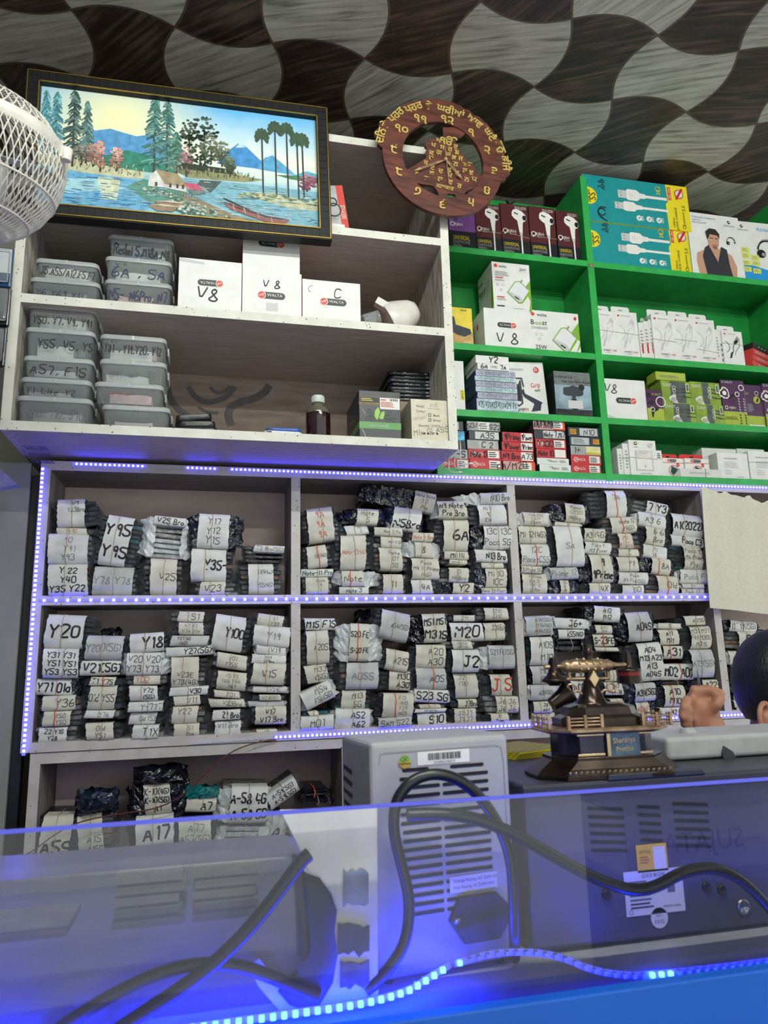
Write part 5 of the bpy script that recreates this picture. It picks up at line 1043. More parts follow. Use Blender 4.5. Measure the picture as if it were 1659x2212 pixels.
# ---- white cartons with pill badges
WG = 'white cartons with pill badges on the middle shelf'
def c1(F): pill(F, .50, .55, .40, 180); F.hand('V8', .45, .33, .24, INK, -2, 4, w=.10, seed=2); F.poly([(0, .93), (.4, .90), (.4, .94), (0, 1)], LGREY, 1)
def c2(F): F.hand('V 8', .48, .72, .18, INK, 2, 4, w=.11, seed=6); pill(F, .49, .46, .46, 0); F.rect(.40, .12, .60, .3, LGREY, 1)
def c3(F): F.hand('C', .60, .72, .24, INK, 0, 4, w=.08, seed=3); pill(F, .53, .48, .45, 0); F.arc(.16, .76, .08, 80, 250, .012, GREYP, 3)
def c4(F): F.hand('C', .46, .92, .2, INK, 20, 4, w=.10, seed=5); pill(F, .5, .66, .45, 180)
RS = pm((196, 56, 52), .5, var=.05)
carton('charger_carton', 'white carton with upside-down badge and pen mark, beside the tub pile', 'box', WG, (386, 562, 522.5, 672), -.185, .16, CARDW, c1, zb=SZ1)
oo = carton('charger_carton', 'white carton in the middle, badge upright under its pen mark', 'box', WG, (524, 587, 652, 684), -.185, .16, CARDW, c2, zb=SZ1)
carton('charger_carton', 'lowest white carton at the end, badge upright and a letter above', 'box', WG, (654, 608, 779, 694), -.185, .16, CARDW, c3, zb=SZ1, side=RS)
o4 = carton('charger_carton', 'white carton stacked on another, partly hidden by the framed picture', 'box', WG, (525, 500, 648, 593), -.180, .16, CARDW, c4, side=RS); o4.location.z = SZ1+oo['_h']+.0006
# ---- items behind the frame on the top shelf
def bl(F):
    F.rect(.72, 0, 1, 1, pm((214, 74, 62), .45, var=.05), 1); F.text('BLINKERS WITH BUZZER', .86, .45, .09, WHITE, 90, 3, .6); F.text('Manufactured', .12, .5, .09, INK, 90, 3, .6); F.text('As Per O.E. Standard', .27, .5, .08, INK, 90, 3, .7); F.arc(.5, .5, .13, 0, 360, .02, INK, 3); F.arc(.5, .66, .08, 0, 360, .02, INK, 3)
carton('buzzer_box', 'grey and red buzzer box tilted against the framed picture', 'box', None, (702, 404, 756, 486), -.16, .06, pm((188, 190, 188), .5, var=.15, scale=30), bl, zb=2.3555, tilt=-8, side=pm((160, 60, 52), .5, var=.1), dz=.003)
carton('small_carton', 'small white carton lying under the framed picture corner', 'box', None, (712, 483, 745, 497), -.19, .03, CARDW, None, zb=2.3555)
# ---- white security camera dome lying on its side, cup and lead
DW = pm((226, 222, 214), .25, var=.03)
c0 = at(866, 662, -.14); root = empty('dome_camera', (c0.x, -.13, SZ1)); tag(root, 'cream dome camera lying tipped over at the end of the middle shelf', 'camera')
T = Matrix.Translation((0, 0, .055)) @ Matrix.Rotation(math.radians(62), 4, 'Y') @ Matrix.Rotation(math.radians(12), 4, 'X')
mb = MB(); mb.lathe([(.012, .052), (.022, .050), (.034, .036), (.044, .012), (.052, -.012), (.0535, -.020), (.0535, -.024)], DW, 28, T); mb.build('shell', root)
mb = MB(); mb.lathe([(.055, -.034), (.056, -.030), (.055, -.0245)], DW, 28, T); mb.build('rim_ring', root)
mb = MB(); T2 = Matrix.Translation((-.052, -.02, .075)) @ Matrix.Rotation(math.radians(28), 4, 'Y'); mb.box(-.022, .014, -.012, .012, -.010, .010, DW, T2); mb.box(-.0225, -.0215, -.009, .009, -.007, .007, GREYP, T2); mb.build('bracket', root, .0015)
mb = MB(); mb.tube(smooth([V((.045, -.02, .012)), V((.055, -.035, .006)), V((.068, -.04, .004)), V((.080, -.045, .003))]), .0022, DW, 6); mb.build('lead', root)
c0 = at(800, 678, -.165); mb = MB(); T = Matrix.Translation((0, 0, .024)) @ Matrix.Rotation(math.radians(75), 4, 'Y'); mb.lathe([(.018, -.02), (.0225, .02), (.0235, .024)], clear_plastic('cup_plastic', (200, 206, 208), .3, .08), 20, T, caps=False)
o = mb.build('plastic_cup', None, loc=(c0.x, -.16, SZ1)); tag(o, 'small clear plastic cup lying on its side before the dome camera', 'cup')
# ---- lowest shelf, right of the tubs
PB = pm((30, 30, 34), .35, var=.2, bump=.3, scale=60); PG = pm((104, 112, 104), .3, var=.2)
for k, (x0, x1, y0, y1, tl, dd, m, lab) in enumerate(((368, 470, 906, 920, 0, .11, PB, 'black phone case lying flat at the bottom of the small pile'), (385, 466, 893, 907, -2, .09, PG, 'black phone case with pale green edge, middle of the small pile'), (382, 460, 873, 892, -9, .09, PB, 'black phone case tilted on top of the small pile'))):
    cx, z0, w, h = rect3(x0, y0, x1, y1, -.165); zz = SZ2+(.0005, .0165, .034)[k]; root = empty('phone_case', (cx, -.165, zz), (math.radians(3), math.radians(tl), math.radians(-6+5*k))); tag(root, lab, 'phone case', 'phone cases piled on the lowest shelf')
    mb = MB(); o_ = rrect(w, dd, .010); loops(mb, [(off(o_, .97, dd/2), 0), (o_, .003), (o_, .011), (off(o_, .97, dd/2), .015)], PB, True); mb.build('shell', root)
    mb = MB(); mb.box(-w*.3, w*.32, -.0006, .004, .004, .008, m if k == 1 else PB); mb.build('clasp', root)
cx, z0, w, h = rect3(478, 908, 572, 930, -.155); root = empty('round_tin', (cx, -.15+.045, SZ2)); tag(root, 'low round black tin with a copper ring, left of the phone shells', 'tin')
mb = MB(); mb.lathe([(.040, .0), (.050, .004), (.054, .010), (.052, .014), (.046, .015)], PB, 32); mb.build('dish', root)
mb = MB(); mb.lathe([(.020, .0152), (.024, .017), (.024, .021), (.018, .022), (.012, .0222)], pm((196, 150, 126), .25, .8, var=.05), 28); mb.build('copper_ring', root)
BLU = pm((40, 96, 190), .35, var=.05); PKS = pm((222, 190, 196), .4, var=.05)
for k, (m, zz, lab) in enumerate(((PKS, .0005, 'pink edged phone shell at the bottom beside the bottle'), (pm((226, 226, 228), .35, var=.05), .0085, 'white phone shell lying under the blue one beside the bottle'), (BLU, .0165, 'blue phone shell on top, beside the medicine bottle'))):
    cx, z0, w, h = rect3(566+4*k, 908, 656-3*k, 930, -.16); root = empty('phone_shell', (cx, -.165, SZ2+zz), (0, 0, math.radians(4-3*k))); tag(root, lab, 'phone shell', 'phone shells beside the bottle')
    mb = MB(); o_ = rrect(w, .12, .012); loops(mb, [(off(o_, .985, .06), 0), (o_, .002), (o_, .006), (off(o_, .985, .06), .0078)], m, True); mb.build('frame', root)
    mb = MB(); mb.box(-w*.42, -w*.3, -.0008, .004, .002, .006, BLACK); mb.build('port_cover', root)
# ---- medicine bottle
cx, z0, w, h = rect3(664, 830, 718, 937, -.165); R_ = w/2; h = .1115; root = empty('medicine_bottle', (cx, -.165+R_+.002, SZ2)); tag(root, 'brown glass medicine bottle of dark syrup with white screw cap', 'bottle')
GL = bpy.data.materials.new('bottle_glass'); GL.use_nodes = True; _b = GL.node_tree.nodes['Principled BSDF']; _b.inputs['Base Color'].default_value = lin((70, 60, 52)); _b.inputs['Roughness'].default_value = .08; _b.inputs['Coat Weight'].default_value = .5
LQ = pm((44, 18, 22), .08, var=.1, coat=.6)
mb = MB(); mb.lathe([(R_*.9, 0), (R_, .004), (R_, .074)], LQ, 28); mb.build('syrup', root)
mb = MB(); mb.lathe([(R_, .0742), (R_*.99, .080), (R_*.86, .089), (R_*.55, .097), (R_*.42, .101), (R_*.42, .106)], pm((104, 98, 84), .12, var=.1, coat=.5), 28); mb.build('shoulder', root)
mb = MB(); mb.lathe([(R_*.50, .1045), (R_*.52, .106), (R_*.52, .121), (R_*.47, .1235), (.0, .1238)], pm((214, 222, 214), .45, var=.03), 28)
for k in range(28): a = 2*math.pi*k/28; mb.box(R_*.515, R_*.535, -.0005, .0005, .107, .120, LGREY, Matrix.Rotation(a, 4, 'Z'))
mb.build('cap', root)
# ---- eco box, model box, stack of phone panels
def eco(F):
    G = pm((96, 160, 84), .45, var=.05); YG = pm((150, 200, 80), .45, var=0); DKG = pm((46, 74, 60), .5, var=0)
    F.rect(0, .20, 1, .34, G, 1); F.text('eco Friendly', .48, .27, .055, LGREY, 0, 3, .5)
    F.rect(0, .70, .48, .87, pm((140, 110, 70), .5, var=.2, scale=60), 1); F.rect(0, .75, .48, .86, pm((46, 42, 40), .5, var=.2), 2); F.lines(.05, .84, .4, .77, 2, GOLDP, 3); F.rect(.5, .62, .98, .86, WHITE, 2); F.lines(.52, .78, .9, .66, 4, INKR, 3); F.lines(.52, .84, .7, .79, 1, INKR, 3)
    for i in range(12): F.rect(.74+.016*i, .795, .745+.016*i+.004*(i % 3), .845, INK, 3)
    F.poly([(.36, .46), (.38, .58), (.46, .66), (.50, .56), (.46, .44), (.42, .38)], YG, 3); F.poly([(.47, .42), (.52, .54), (.60, .58), (.60, .48), (.56, .40)], YG, 3)
    for cx_, cy_ in ((.2, .42), (.28, .5), (.66, .46), (.74, .54), (.3, .4), (.7, .38), (.24, .57), (.8, .42)): F.arc(cx_, cy_, .04, 20, 320, .012, DKG, 2)
    F.line([(.06, .18), (.12, .08), (.14, .02)], .012, LGREY, 3); F.line([(.08, .60), (.14, .5)], .01, LGREY, 3)
def ecol(F): F.rect(0, .20, 1, .34, pm((96, 160, 84), .45, var=.05), 1); F.lines(.3, .6, .7, .5, 2, GREYP, 2); F.lines(.55, .34, .8, .1, 3, GREYP, 2)
oe = carton('gadget_box', 'dark open-topped box with green leaf and eco friendly stripe', 'box', None, (776, 845, 866, 945), -.19, .17, pm((30, 36, 38), .4, var=.15), eco, zb=SZ2, left=ecol)
w, h, d = oe['_w'], oe['_h'], oe['_d']; mb = MB(); mb.box(-w/2+.001, w/2-.001, .02, d*.8, h+.0002, h+.0016, pm((120, 84, 64), .6, var=.1), Matrix.Rotation(math.radians(-2), 4, 'X')); mb.build('flap', oe)
def model(F):
    for t, u, v in (('Model', .24, .83), ('Colour', .25, .71), ('Black', .66, .62), ('White', .66, .50), ('Quantity  10 PCS', .46, .36)): F.text(t, u, v, .055, INKG, 0, 3, .6, xs=.95)
    F.rect(.44, .78, .78, .785, INKG, 3)
    for v in (.62, .50): F.line([(.45, v-.03), (.51, v-.03), (.51, v+.035), (.45, v+.035), (.45, v-.03)], .012, INKG, 3)
    F.hand('Mix GLASS', .5, .24, .14, INKG, 10, 3, w=.07, seed=4); F.text('CE', .52, .17, .05, INK, 0, 3); F.rect(.30, .15, .35, .19, INK, 3); F.ell(.42, .17, .025, INK, 3); F.rect(.64, .15, .68, .2, INK, 3); F.hand('MIX', .6, .87, .09, GREYP, 8, 3, w=.07); F.hand('drum', .2, .55, .1, GREYP, 10, 3, w=.06)
carton('glass_box', 'cream box printed with model, colour and quantity lines', 'box', None, (889, 864, 971, 950), -.192, .13, pm((216, 208, 186), .5, var=.04), model, zb=SZ2, left=lambda F: (F.text('MIX', .3, .55, .08, INKG, 0, 2), F.text('GLASS', .4, .45, .08, INKG, 0, 2)))
PNS = 'dark phone panels stacked behind the cream box'
PZ = at(890, 866, -.05).z
for k in range(8):
    cx, z0, w, h = rect3(840+3*k % 7, 858, 948-(2*k) % 5, 868, -.05); zz = PZ+.0108*k
    root = empty('phone_chassis', (cx, -.05, zz), (0, math.radians(.6*(k % 3)-.6), math.radians(-4+2*(k % 3)))); tag(root, '%s dark phone panel, %s from the bottom of the pile at the cupboard corner' % (('film wrapped', 'black', 'scuffed')[k % 3], ORD[k+1]), 'phone panel', PNS)
    mb = MB(); o_ = rrect(w, .15, .012); loops(mb, [(off(o_, .98, .075), 0), (o_, .002), (o_, .0075), (off(o_, .98, .075), .0098)], PDARK[(k % 3)] if k % 3 else PB, True); mb.build('frame', root)
    mb = MB(); r = random.Random(k)
    for j in range(4):
        mb = MB(); x = -w*.4+w*.22*j; mb.box(x, x+.008+.006*r.random(), -.0007, .003, .003, .007, PCLR[j % 3] if j % 2 else BLACK); mb.build('edge_slot', root)
carton('spare_carton', 'plain taped carton hidden under the dark phone panels', 'box', None, (846, 867, 946, 950), -.045, .14, pm((150, 130, 106), .6, var=.1), None, zb=SZ2)
# ================================================================ FRAMED LANDSCAPE
FW, FH = .728, .384; pc = (at(60, 146, -.24)+at(709, 521, -.24))/2
root = empty('framed_picture', (pc.x+.004, -.226, pc.z), (0, math.radians(-1.2), 0)); tag(root, 'black framed lake landscape with cottage, palms and red boat', 'picture')
FRM = pm((15, 15, 17), .5, var=.1, spec=.3); FRG = pm((5, 5, 6), .5, var=0, spec=.2); GOLD = pm((214, 180, 84), .25, .9, var=.05); bw_ = .032
mb = MB(); A, B_ = FW/2, FH/2
for pts in (((-A, -B_), (A, -B_), (A-bw_, -B_+bw_), (-A+bw_, -B_+bw_)), ((A, -B_), (A, B_), (A-bw_, B_-bw_), (A-bw_, -B_+bw_)), ((A, B_), (-A, B_), (-A+bw_, B_-bw_), (A-bw_, B_-bw_)), ((-A, B_), (-A, -B_), (-A+bw_, -B_+bw_), (-A+bw_, B_-bw_))):
    mb.prism(list(pts), -.016, .016, FRM)
for i in range(38):
    x = -A+bw_*.4+(FW-bw_*.8)*i/37
    for s in (-1, 1): mb.box(x-.0008, x+.0008, -.0163, -.0155, s*(B_-.007)-(.023 if s > 0 else 0), s*(B_-.007)+(0 if s > 0 else .023), FRG)
for i in range(18):
    z = -B_+bw_*.5+(FH-bw_)*i/17
    for s in (-1, 1): mb.box(s*(A-.007)-(.023 if s > 0 else 0), s*(A-.007)+(0 if s > 0 else .023), -.0163, -.0155, z-.0008, z+.0008, FRG)
mb.build('frame', root)
mb = MB()
for e, t in ((.003, .0016), (bw_-.003, .0022)):
    a, b = A-e, B_-e
    mb.box(-a, a, -.0185, -.015, b-t, b+t*.2, GOLD); mb.box(-a, a, -.0185, -.015, -b-t*.2, -b+t, GOLD); mb.box(-a-t*.2, -a+t, -.0185, -.015, -b, b, GOLD); mb.box(a-t, a+t*.2, -.0185, -.015, -b, b, GOLD)
mb.build('gilt_trim', root)
PW, PH = FW-2*bw_, FH-2*bw_
def sky_mat():
    m = bpy.data.materials.new('painted_sky'); m.use_nodes = True; nt = m.node_tree; N = nt.nodes; L = nt.links; b = N['Principled BSDF']; b.inputs['Roughness'].default_value = .25
    tc = N.new('ShaderNodeTexCoord'); sx = N.new('ShaderNodeSeparateXYZ'); L.new(tc.outputs['Object'], sx.inputs[0])
    def ramp(src, a, b_, els):
        mr = N.new('ShaderNodeMapRange'); mr.inputs[1].default_value = a; mr.inputs[2].default_value = b_; L.new(src, mr.inputs[0]); r = N.new('ShaderNodeValToRGB'); L.new(mr.outputs[0], r.inputs[0]); e = r.color_ramp.elements
        e[0].position, e[0].color = els[0][0], lin(els[0][1]); e[1].position, e[1].color = els[-1][0], lin(els[-1][1])
        for p, c in els[1:-1]: e.new(p).color = lin(c)
        return r.outputs[0]
    nz = N.new('ShaderNodeTexNoise'); nz.inputs['Scale'].default_value = 16; L.new(tc.outputs['Object'], nz.inputs['Vector'])
    ad = N.new('ShaderNodeMath'); ad.operation = 'MULTIPLY_ADD'; L.new(nz.outputs[0], ad.inputs[0]); ad.inputs[1].default_value = .05; L.new(sx.outputs[2], ad.inputs[2])
    s = ramp(ad.outputs[0], -PH/2, PH/2+.02, [(0, (120, 190, 214)), (.2, (170, 218, 228)), (.36, (120, 186, 216)), (.44, (206, 230, 226)), (.62, (240, 238, 226)), (.78, (190, 222, 236)), (1, (112, 186, 234))])
    g = N.new('ShaderNodeTexGradient'); g.gradient_type = 'SPHERICAL'; mp = N.new('ShaderNodeMapping'); mp.inputs['Location'].default_value = (.62, 0, -.50); mp.inputs['Scale'].default_value = (4.0, 1, 5.0); L.new(tc.outputs['Object'], mp.inputs['Vector']); L.new(mp.outputs[0], g.inputs[0])
    mx = N.new('ShaderNodeMix'); mx.data_type = 'RGBA'; L.new(g.outputs[0], mx.inputs[0]); L.new(s, mx.inputs[6]); mx.inputs[7].default_value = lin((252, 246, 190)); L.new(mx.outputs[2], b.inputs['Base Color']); return m
mb = MB(); mb.box(-PW/2-.004, PW/2+.004, -.002, .002, -PH/2-.004, PH/2+.004, sky_mat())
# traced in fractions of the print (u right, v up)
F = Fc(mb, (-PW/2, -.002, -PH/2), (PW, 0, 0), (0, 0, PH), .00012)
def q(c, r=.3): return pm(c, r, var=.10, scale=60)
def blob(cu, cv, ru, rv, m, L, seed, n=16, j=.25):
    r = random.Random(seed); F.poly([(cu+ru*math.cos(2*math.pi*k/n)*(1-j*r.random()), cv+rv*math.sin(2*math.pi*k/n)*(1-j*r.random())) for k in range(n)], m, L)
F.poly([(.12, .50), (.17, .66), (.24, .70), (.33, .66), (.40, .70), (.46, .60), (.46, .46), (.12, .44)], q((96, 160, 210)), 1); F.poly([(.62, .50), (.66, .62), (.70, .70), (.73, .68), (.78, .58), (.84, .49)], q((76, 146, 206)), 2); F.poly([(.77, .49), (.80, .60), (.83, .63), (.87, .56), (.92, .47)], q((96, 168, 210)), 2); F.poly([(.9, .46), (.96, .52), (1, .50), (1, .44), (.9, .44)], q((90, 180, 200)), 2)
F.poly([(.69, .66), (.705, .70), (.73, .675), (.712, .665)], q((190, 220, 226)), 3)
F.poly([(.22, .46), (.30, .53), (.40, .50), (.48, .46), (.48, .36), (.22, .36)], q((64, 140, 120)), 3); F.poly([(0, .42), (.10, .42), (.22, .38), (.36, .36), (.36, .30), (.2, .29), (0, .34)], q((206, 206, 170)), 4)
F.poly([(0, .30), (.2, .30), (.38, .28), (.42, .12), (.36, .02), (0, 0)], q((112, 178, 214)), 4); F.poly([(.0, .22), (.2, .26), (.3, .2), (.1, .12), (0, .12)], q((170, 214, 226)), 5); F.poly([(.2, .28), (.28, .28), (.27, .1), (.22, .1)], q((216, 222, 190)), 5)
F.poly([(.46, .40), (.56, .44), (.70, .42), (.80, .40), (.72, .36), (.52, .35)], q((150, 150, 110)), 4); F.poly([(.44, .34), (.72, .35), (1, .34), (1, 0), (.8, 0), (.58, .16), (.44, .24)], q((128, 180, 196)), 3); F.poly([(.56, .34), (.64, .35), (.60, .24), (.54, .26)], q((84, 96, 96)), 4)
F.poly([(.70, .26), (.82, .29), (.94, .26), (1, .25), (1, .17), (.9, .17), (.78, .22)], q((196, 196, 160)), 5); F.poly([(.84, .455), (.92, .47), (1, .47), (1, .42), (.9, .43)], q((84, 130, 96)), 4)
F.poly([(.30, .22), (.36, .30), (.46, .26), (.54, .20), (.62, .10), (.72, .02), (.62, 0), (.46, .06), (.38, .10)], q((98, 150, 134)), 5)
F.poly([(.50, .22), (.56, .17), (.70, .06), (.86, .0), (.66, 0), (.5, .12)], q((150, 134, 110)), 6)
# trees
for k, (u, b, t, w_, c) in enumerate(((.02, .4, .95, .03, (96, 160, 170)), (.055, .4, .95, .032, (90, 150, 160)), (.115, .34, .98, .045, (70, 96, 92)), (.16, .38, .9, .03, (96, 130, 126)), (.395, .36, 1.0, .05, (84, 130, 124)), (.44, .36, 1.0, .05, (78, 124, 118)), (.475, .37, .72, .035, (78, 118, 104)))):
    F.rect(u-.004, b, u+.004, t, q((70, 72, 66)), 5)
    rt = random.Random(k+70); tone = [q(tuple(max(0, min(255, x+d_)) for x in c)) for d_ in (-26, -8, 14, 40)]
    for j in range(120):
        f = rt.random()**.8; v = b+(t-b)*(.10+.90*f); ww = w_*1.15*(1-.80*f)+.004; sg = rt.choice((-1, 1)); x1 = u+sg*ww*rt.uniform(.2, 1); F.line([(u+sg*.002, v+.015), ((u+x1)/2, v+.006), (x1, v-.018)], rt.uniform(.006, .014), rt.choice(tone), 6+j*.004)
for k, (u, v, ru, rv, c) in enumerate(((.52, .74, .035, .12, (56, 70, 58)), (.575, .78, .05, .13, (48, 66, 54)), (.60, .64, .04, .12, (112, 118, 92)), (.64, .60, .03, .10, (104, 116, 96)), (.51, .50, .022, .12, (150, 110, 116)), (.56, .55, .05, .10, (62, 78, 62)), (.67, .50, .02, .08, (88, 104, 84)), (.145, .46, .03, .08, (128, 124, 110)), (.185, .47, .025, .09, (170, 132, 118)), (.21, .47, .022, .12, (198, 150, 136)), (.265, .45, .022, .09, (200, 152, 138)), (.96, .42, .035, .07, (160, 96, 122)), (.55, .25, .035, .035, (150, 160, 158)))):
    rt = random.Random(k+90); tone = [q(tuple(max(0, min(255, x+d_)) for x in c)) for d_ in (-30, -10, 12, 36)]
    F.rect(u-.003, v-rv*1.25, u+.003, v, q((60, 54, 48)), 6)
    for j in range(70):
        a_, r_ = rt.uniform(0, 6.28), rt.random()**.55; x, y = u+ru*r_*math.cos(a_), v+rv*r_*math.sin(a_); s_ = rt.uniform(.004, .011); blob(x, y, s_, s_*1.6, tone[min(3, max(0, int(1.6+1.4*math.sin(a_)+rt.uniform(-1, 1))))], 7+j*.006, j+k*70, 6, .5)
F.poly([(.47, .42), (.69, .42), (.66, .46), (.5, .47)], q((52, 64, 50)), 7)
# cottage
F.poly([(.375, .24), (.38, .33), (.405, .385), (.43, .33), (.43, .24)], q((226, 226, 220)), 8); F.poly([(.43, .24), (.43, .30), (.51, .285), (.51, .22)], q((216, 216, 210)), 8); F.poly([(.40, .39), (.42, .32), (.435, .27), (.52, .26), (.48, .37)], q((166, 150, 120)), 9); F.poly([(.50, .30), (.55, .30), (.57, .25), (.52, .25)], q((206, 96, 120)), 9)
for u in (.40, .45, .475, .495): F.rect(u, .245, u+.008, .28, q((70, 66, 60)), 9)
for i in range(12): F.rect(.42+.01*i, .18, .422+.01*i, .215, q((90, 84, 70)), 8)
# palms
for k, (u, t) in enumerate(((.79, .78), (.84, .86), (.885, .86), (.925, .78), (.945, .78))):
    F.line([(u, t), (u+.003, .26)], .012, q((66, 66, 60)), 8)
    for j in range(9): a = math.radians(-30+30*j); F.poly([(u, t), (u+.026*math.cos(a-.25), t+.075*math.sin(a-.25)), (u+.03*math.cos(a), t+.085*math.sin(a)), (u+.026*math.cos(a+.25), t+.075*math.sin(a+.25))], q((70, 92, 70)), 9)
# boats
F.poly([(.64, .17), (.67, .11), (.80, .03), (.87, .02), (.89, .065), (.82, .055), (.70, .12)], q((150, 96, 88)), 9); F.poly([(.64, .17), (.70, .125), (.82, .065), (.89, .068), (.80, .085), (.70, .145)], q((110, 76, 66)), 10); F.line([(.645, .20), (.74, .12)], .008, q((60, 50, 46)), 11)
for u in (.68, .72, .77, .82): F.line([(u, .155-(u-.68)*.62), (u+.005, .105-(u-.68)*.5)], .01, q((196, 150, 136)), 11)
for du, dv in ((0, 0), (.02, .035)): F.poly([(.375+du, .085+dv), (.40+du, .045+dv), (.46+du, .04+dv), (.50+du, .095+dv), (.45+du, .075+dv)], q((156, 130, 106)), 9); F.poly([(.385+du, .085+dv), (.45+du, .08+dv), (.49+du, .09+dv), (.43+du, .10+dv)], q((206, 190, 166)), 10)
r = random.Random(9)
for k in range(26): blob(r.uniform(.48, .58), r.uniform(.04, .1), .008, .012, q((200, 206, 196) if k % 2 else (70, 96, 90)), 9, k)
for k in range(20): F.line([(u_, v_) for u_, v_ in ((lambda a, b: ((a, b), (a+.04, b)))(r.uniform(.6, .94), r.uniform(.08, .3)))], .005, q((176, 210, 216)), 5)
for k in range(150):
    u, v = r.uniform(0, .42), r.uniform(.02, .28); F.line([(u, v), (u+r.uniform(.01, .04), v)], .004, q(r.choice(((120, 186, 216), (70, 140, 196), (196, 224, 228)))), 5+k*.003)
for k in range(170):
    u, v = r.uniform(.5, 1), r.uniform(.0, .33); F.line([(u, v), (u+r.uniform(.01, .035), v)], .004, q(r.choice(((150, 200, 212), (104, 156, 176), (206, 224, 224)))), 4+k*.003)
for k in range(90):
    u = r.uniform(0, .36); v = .33+r.uniform(-.02, .06); F.line([(u, v), (u+r.uniform(-.006, .006), v+r.uniform(.01, .03))], .005, q(r.choice(((120, 116, 90), (84, 110, 84), (220, 220, 190)))), 5+k*.003)
for k in range(90):
    u = r.uniform(.46, .76); v = .40+r.uniform(-.03, .03); F.line([(u, v), (u+r.uniform(-.006, .006), v+r.uniform(.01, .03))], .005, q(r.choice(((90, 96, 66), (64, 84, 60), (176, 170, 130)))), 8+k*.003)
for k in range(80):
    t_ = r.random(); u, v = .34+.3*t_+r.uniform(-.02, .03), .24-.2*t_+r.uniform(-.02, .02); blob(u, v, .006, .01, q(r.choice(((170, 190, 176), (70, 110, 96), (130, 150, 130), (206, 200, 180)))), 7+k*.004, k, 7)
for k in range(60): u = r.uniform(.70, 1); blob(u, .245+r.uniform(-.03, .03), .010, .008, q(r.choice(((206, 206, 170), (130, 150, 110), (90, 120, 96)))), 6+k*.004, k, 7)
mb.build('print', root)
# ================================================================ WOODEN CLOCK
WOOD = pm((108, 58, 46), .4, dark=(66, 34, 28), scale=10, stretch=(1.2, 1, 9), bump=.1); BRASS = pm((224, 196, 112), .35, .35, var=.05, scale=60)
cc = at(955, 350, -.235); Rr = .168; root = empty('wooden_clock', (cc.x, -.235, cc.z), (0, math.radians(6), 0)); tag(root, 'round brown wooden wall clock with golden raised script and map cut-out', 'clock')
def ck(x, y):  # crop pixels -> clock metres in the unrotated clock frame
    dx, dy = (x-825)/5.03, (780-y)/5.03; a = math.radians(7.5); s = Rr/131.0
    sx, sy = dx, dy - dx*(-.0) ; c, n_ = math.cos(a), math.sin(a)
    X_ = dx + dy*.0; Z_ = dy*.965 + dx*.125   # undo the oblique view of the dial
    return (X_*math.cos(math.radians(6)) - Z_*math.sin(math.radians(6)))*s, (X_*math.sin(math.radians(6)) + Z_*math.cos(math.radians(6)))*s
rb = random.Random(3); bumps = [rb.uniform(0, .006) for _ in range(120)]
def outer(a):
    d = math.degrees(a) % 360
    if d < 180 or d > 352: 
        e = 1.0 if d < 174 or d > 357 else .55
        return Rr*1.0 + (.0125*e if 14 < d < 160 else .021*e) + bumps[int(d/3)]*e*.9
    return Rr
mb = MB(); mb.ring(outer, Rr*.675, -.012, 0, 120, WOOD); mb.build('dial_ring', root)
mp_ = [(838, 375), (842, 490), (790, 508), (740, 515), (690, 530), (640, 560), (630, 605), (650, 640), (630, 700), (640, 760), (560, 820), (440, 900), (365, 935), (460, 1010), (520, 1065), (600, 1085), (700, 1100), (740, 1150), (755, 1195), (775, 1280), (845, 1285), (852, 1190), (930, 1200), (960, 1235), (1040, 1210), (1060, 1160), (1150, 1130), (1190, 1080), (1280, 1070), (1295, 1000), (1200, 930), (1160, 840), (1100, 790), (1050, 720), (1010, 640), (970, 560), (985, 510), (1040, 490), (1115, 420), (960, 365)]
pts = [ck(*p) for p in mp_][::-1]
me_pts = pts; mb = MB(); mb.prism(me_pts, -.009, -.001, WOOD); mb.build('map_plaque', root)
def letters(name, items, th=.0035, y=-.012):
    mb = MB()
    for t, x, z, h, rot in items:
        _tcu.offset = .018; vs, fs, x0, x1, y0, y1 = glyphs(t, 1.001); _tcu.offset = 0; k = h/.62; a = math.radians(rot); c, s_ = math.cos(a), math.sin(a); xm = (x0+x1)/2; ym = (y0+y1)/2
        P = [(x+((vx-xm)*c-(vy-ym)*s_)*k, z+((vx-xm)*s_+(vy-ym)*c)*k) for vx, vy in vs]; n = len(P)
        fr = [V((p[0], y-th, p[1])) for p in P]; bk = [V((p[0], y, p[1])) for p in P]; mb.add(fr, fs, BRASS)
        ed = {}
        for f in fs:
            for i in range(len(f)):
                e = (f[i], f[(i+1) % len(f)]); ed[e] = 1
        mb.add(fr+bk, [(b, a_, a_+n, b+n) for a_, b in ed if (b, a_) not in ed], BRASS)
    return mb.build(name, root)
D_ = '੧੨੩੪੫੬੭੮੯'
nums = [('੧੨', 885, 295), ('੧', 1150, 445), ('੨', 1320, 660), ('੩', 1385, 930), ('੪', 1290, 1165), ('੫', 1100, 1310), ('੬', 800, 1335), ('੭', 525, 1185), ('੮', 330, 950), ('੯', 285, 675), ('੧੦', 375, 430), ('੧੧', 585, 295)]
for t, x, y in nums:
    a, b = ck(x, y); letters('numeral', [(t, a, b, .022, 0)])
for t, x, y in (('ਦਿਨ', 135, 515), ('ਤੇ', 195, 375), ('ਪਹਰ', 320, 258), ('ਪਹਰ', 515, 152), ('ਤੇ', 690, 118), ('ਘਰੀਆਂ', 930, 168), ('ਆਵ', 1195, 300), ('ਘਟੈ', 1370, 455), ('ਤਨੁ', 1465, 620), ('ਛੀਜੈ', 1540, 825)):
    a, b = ck(x, y); letters('script_word', [(t, a, b, 0.019, math.degrees(math.atan2(b, a))-90)])
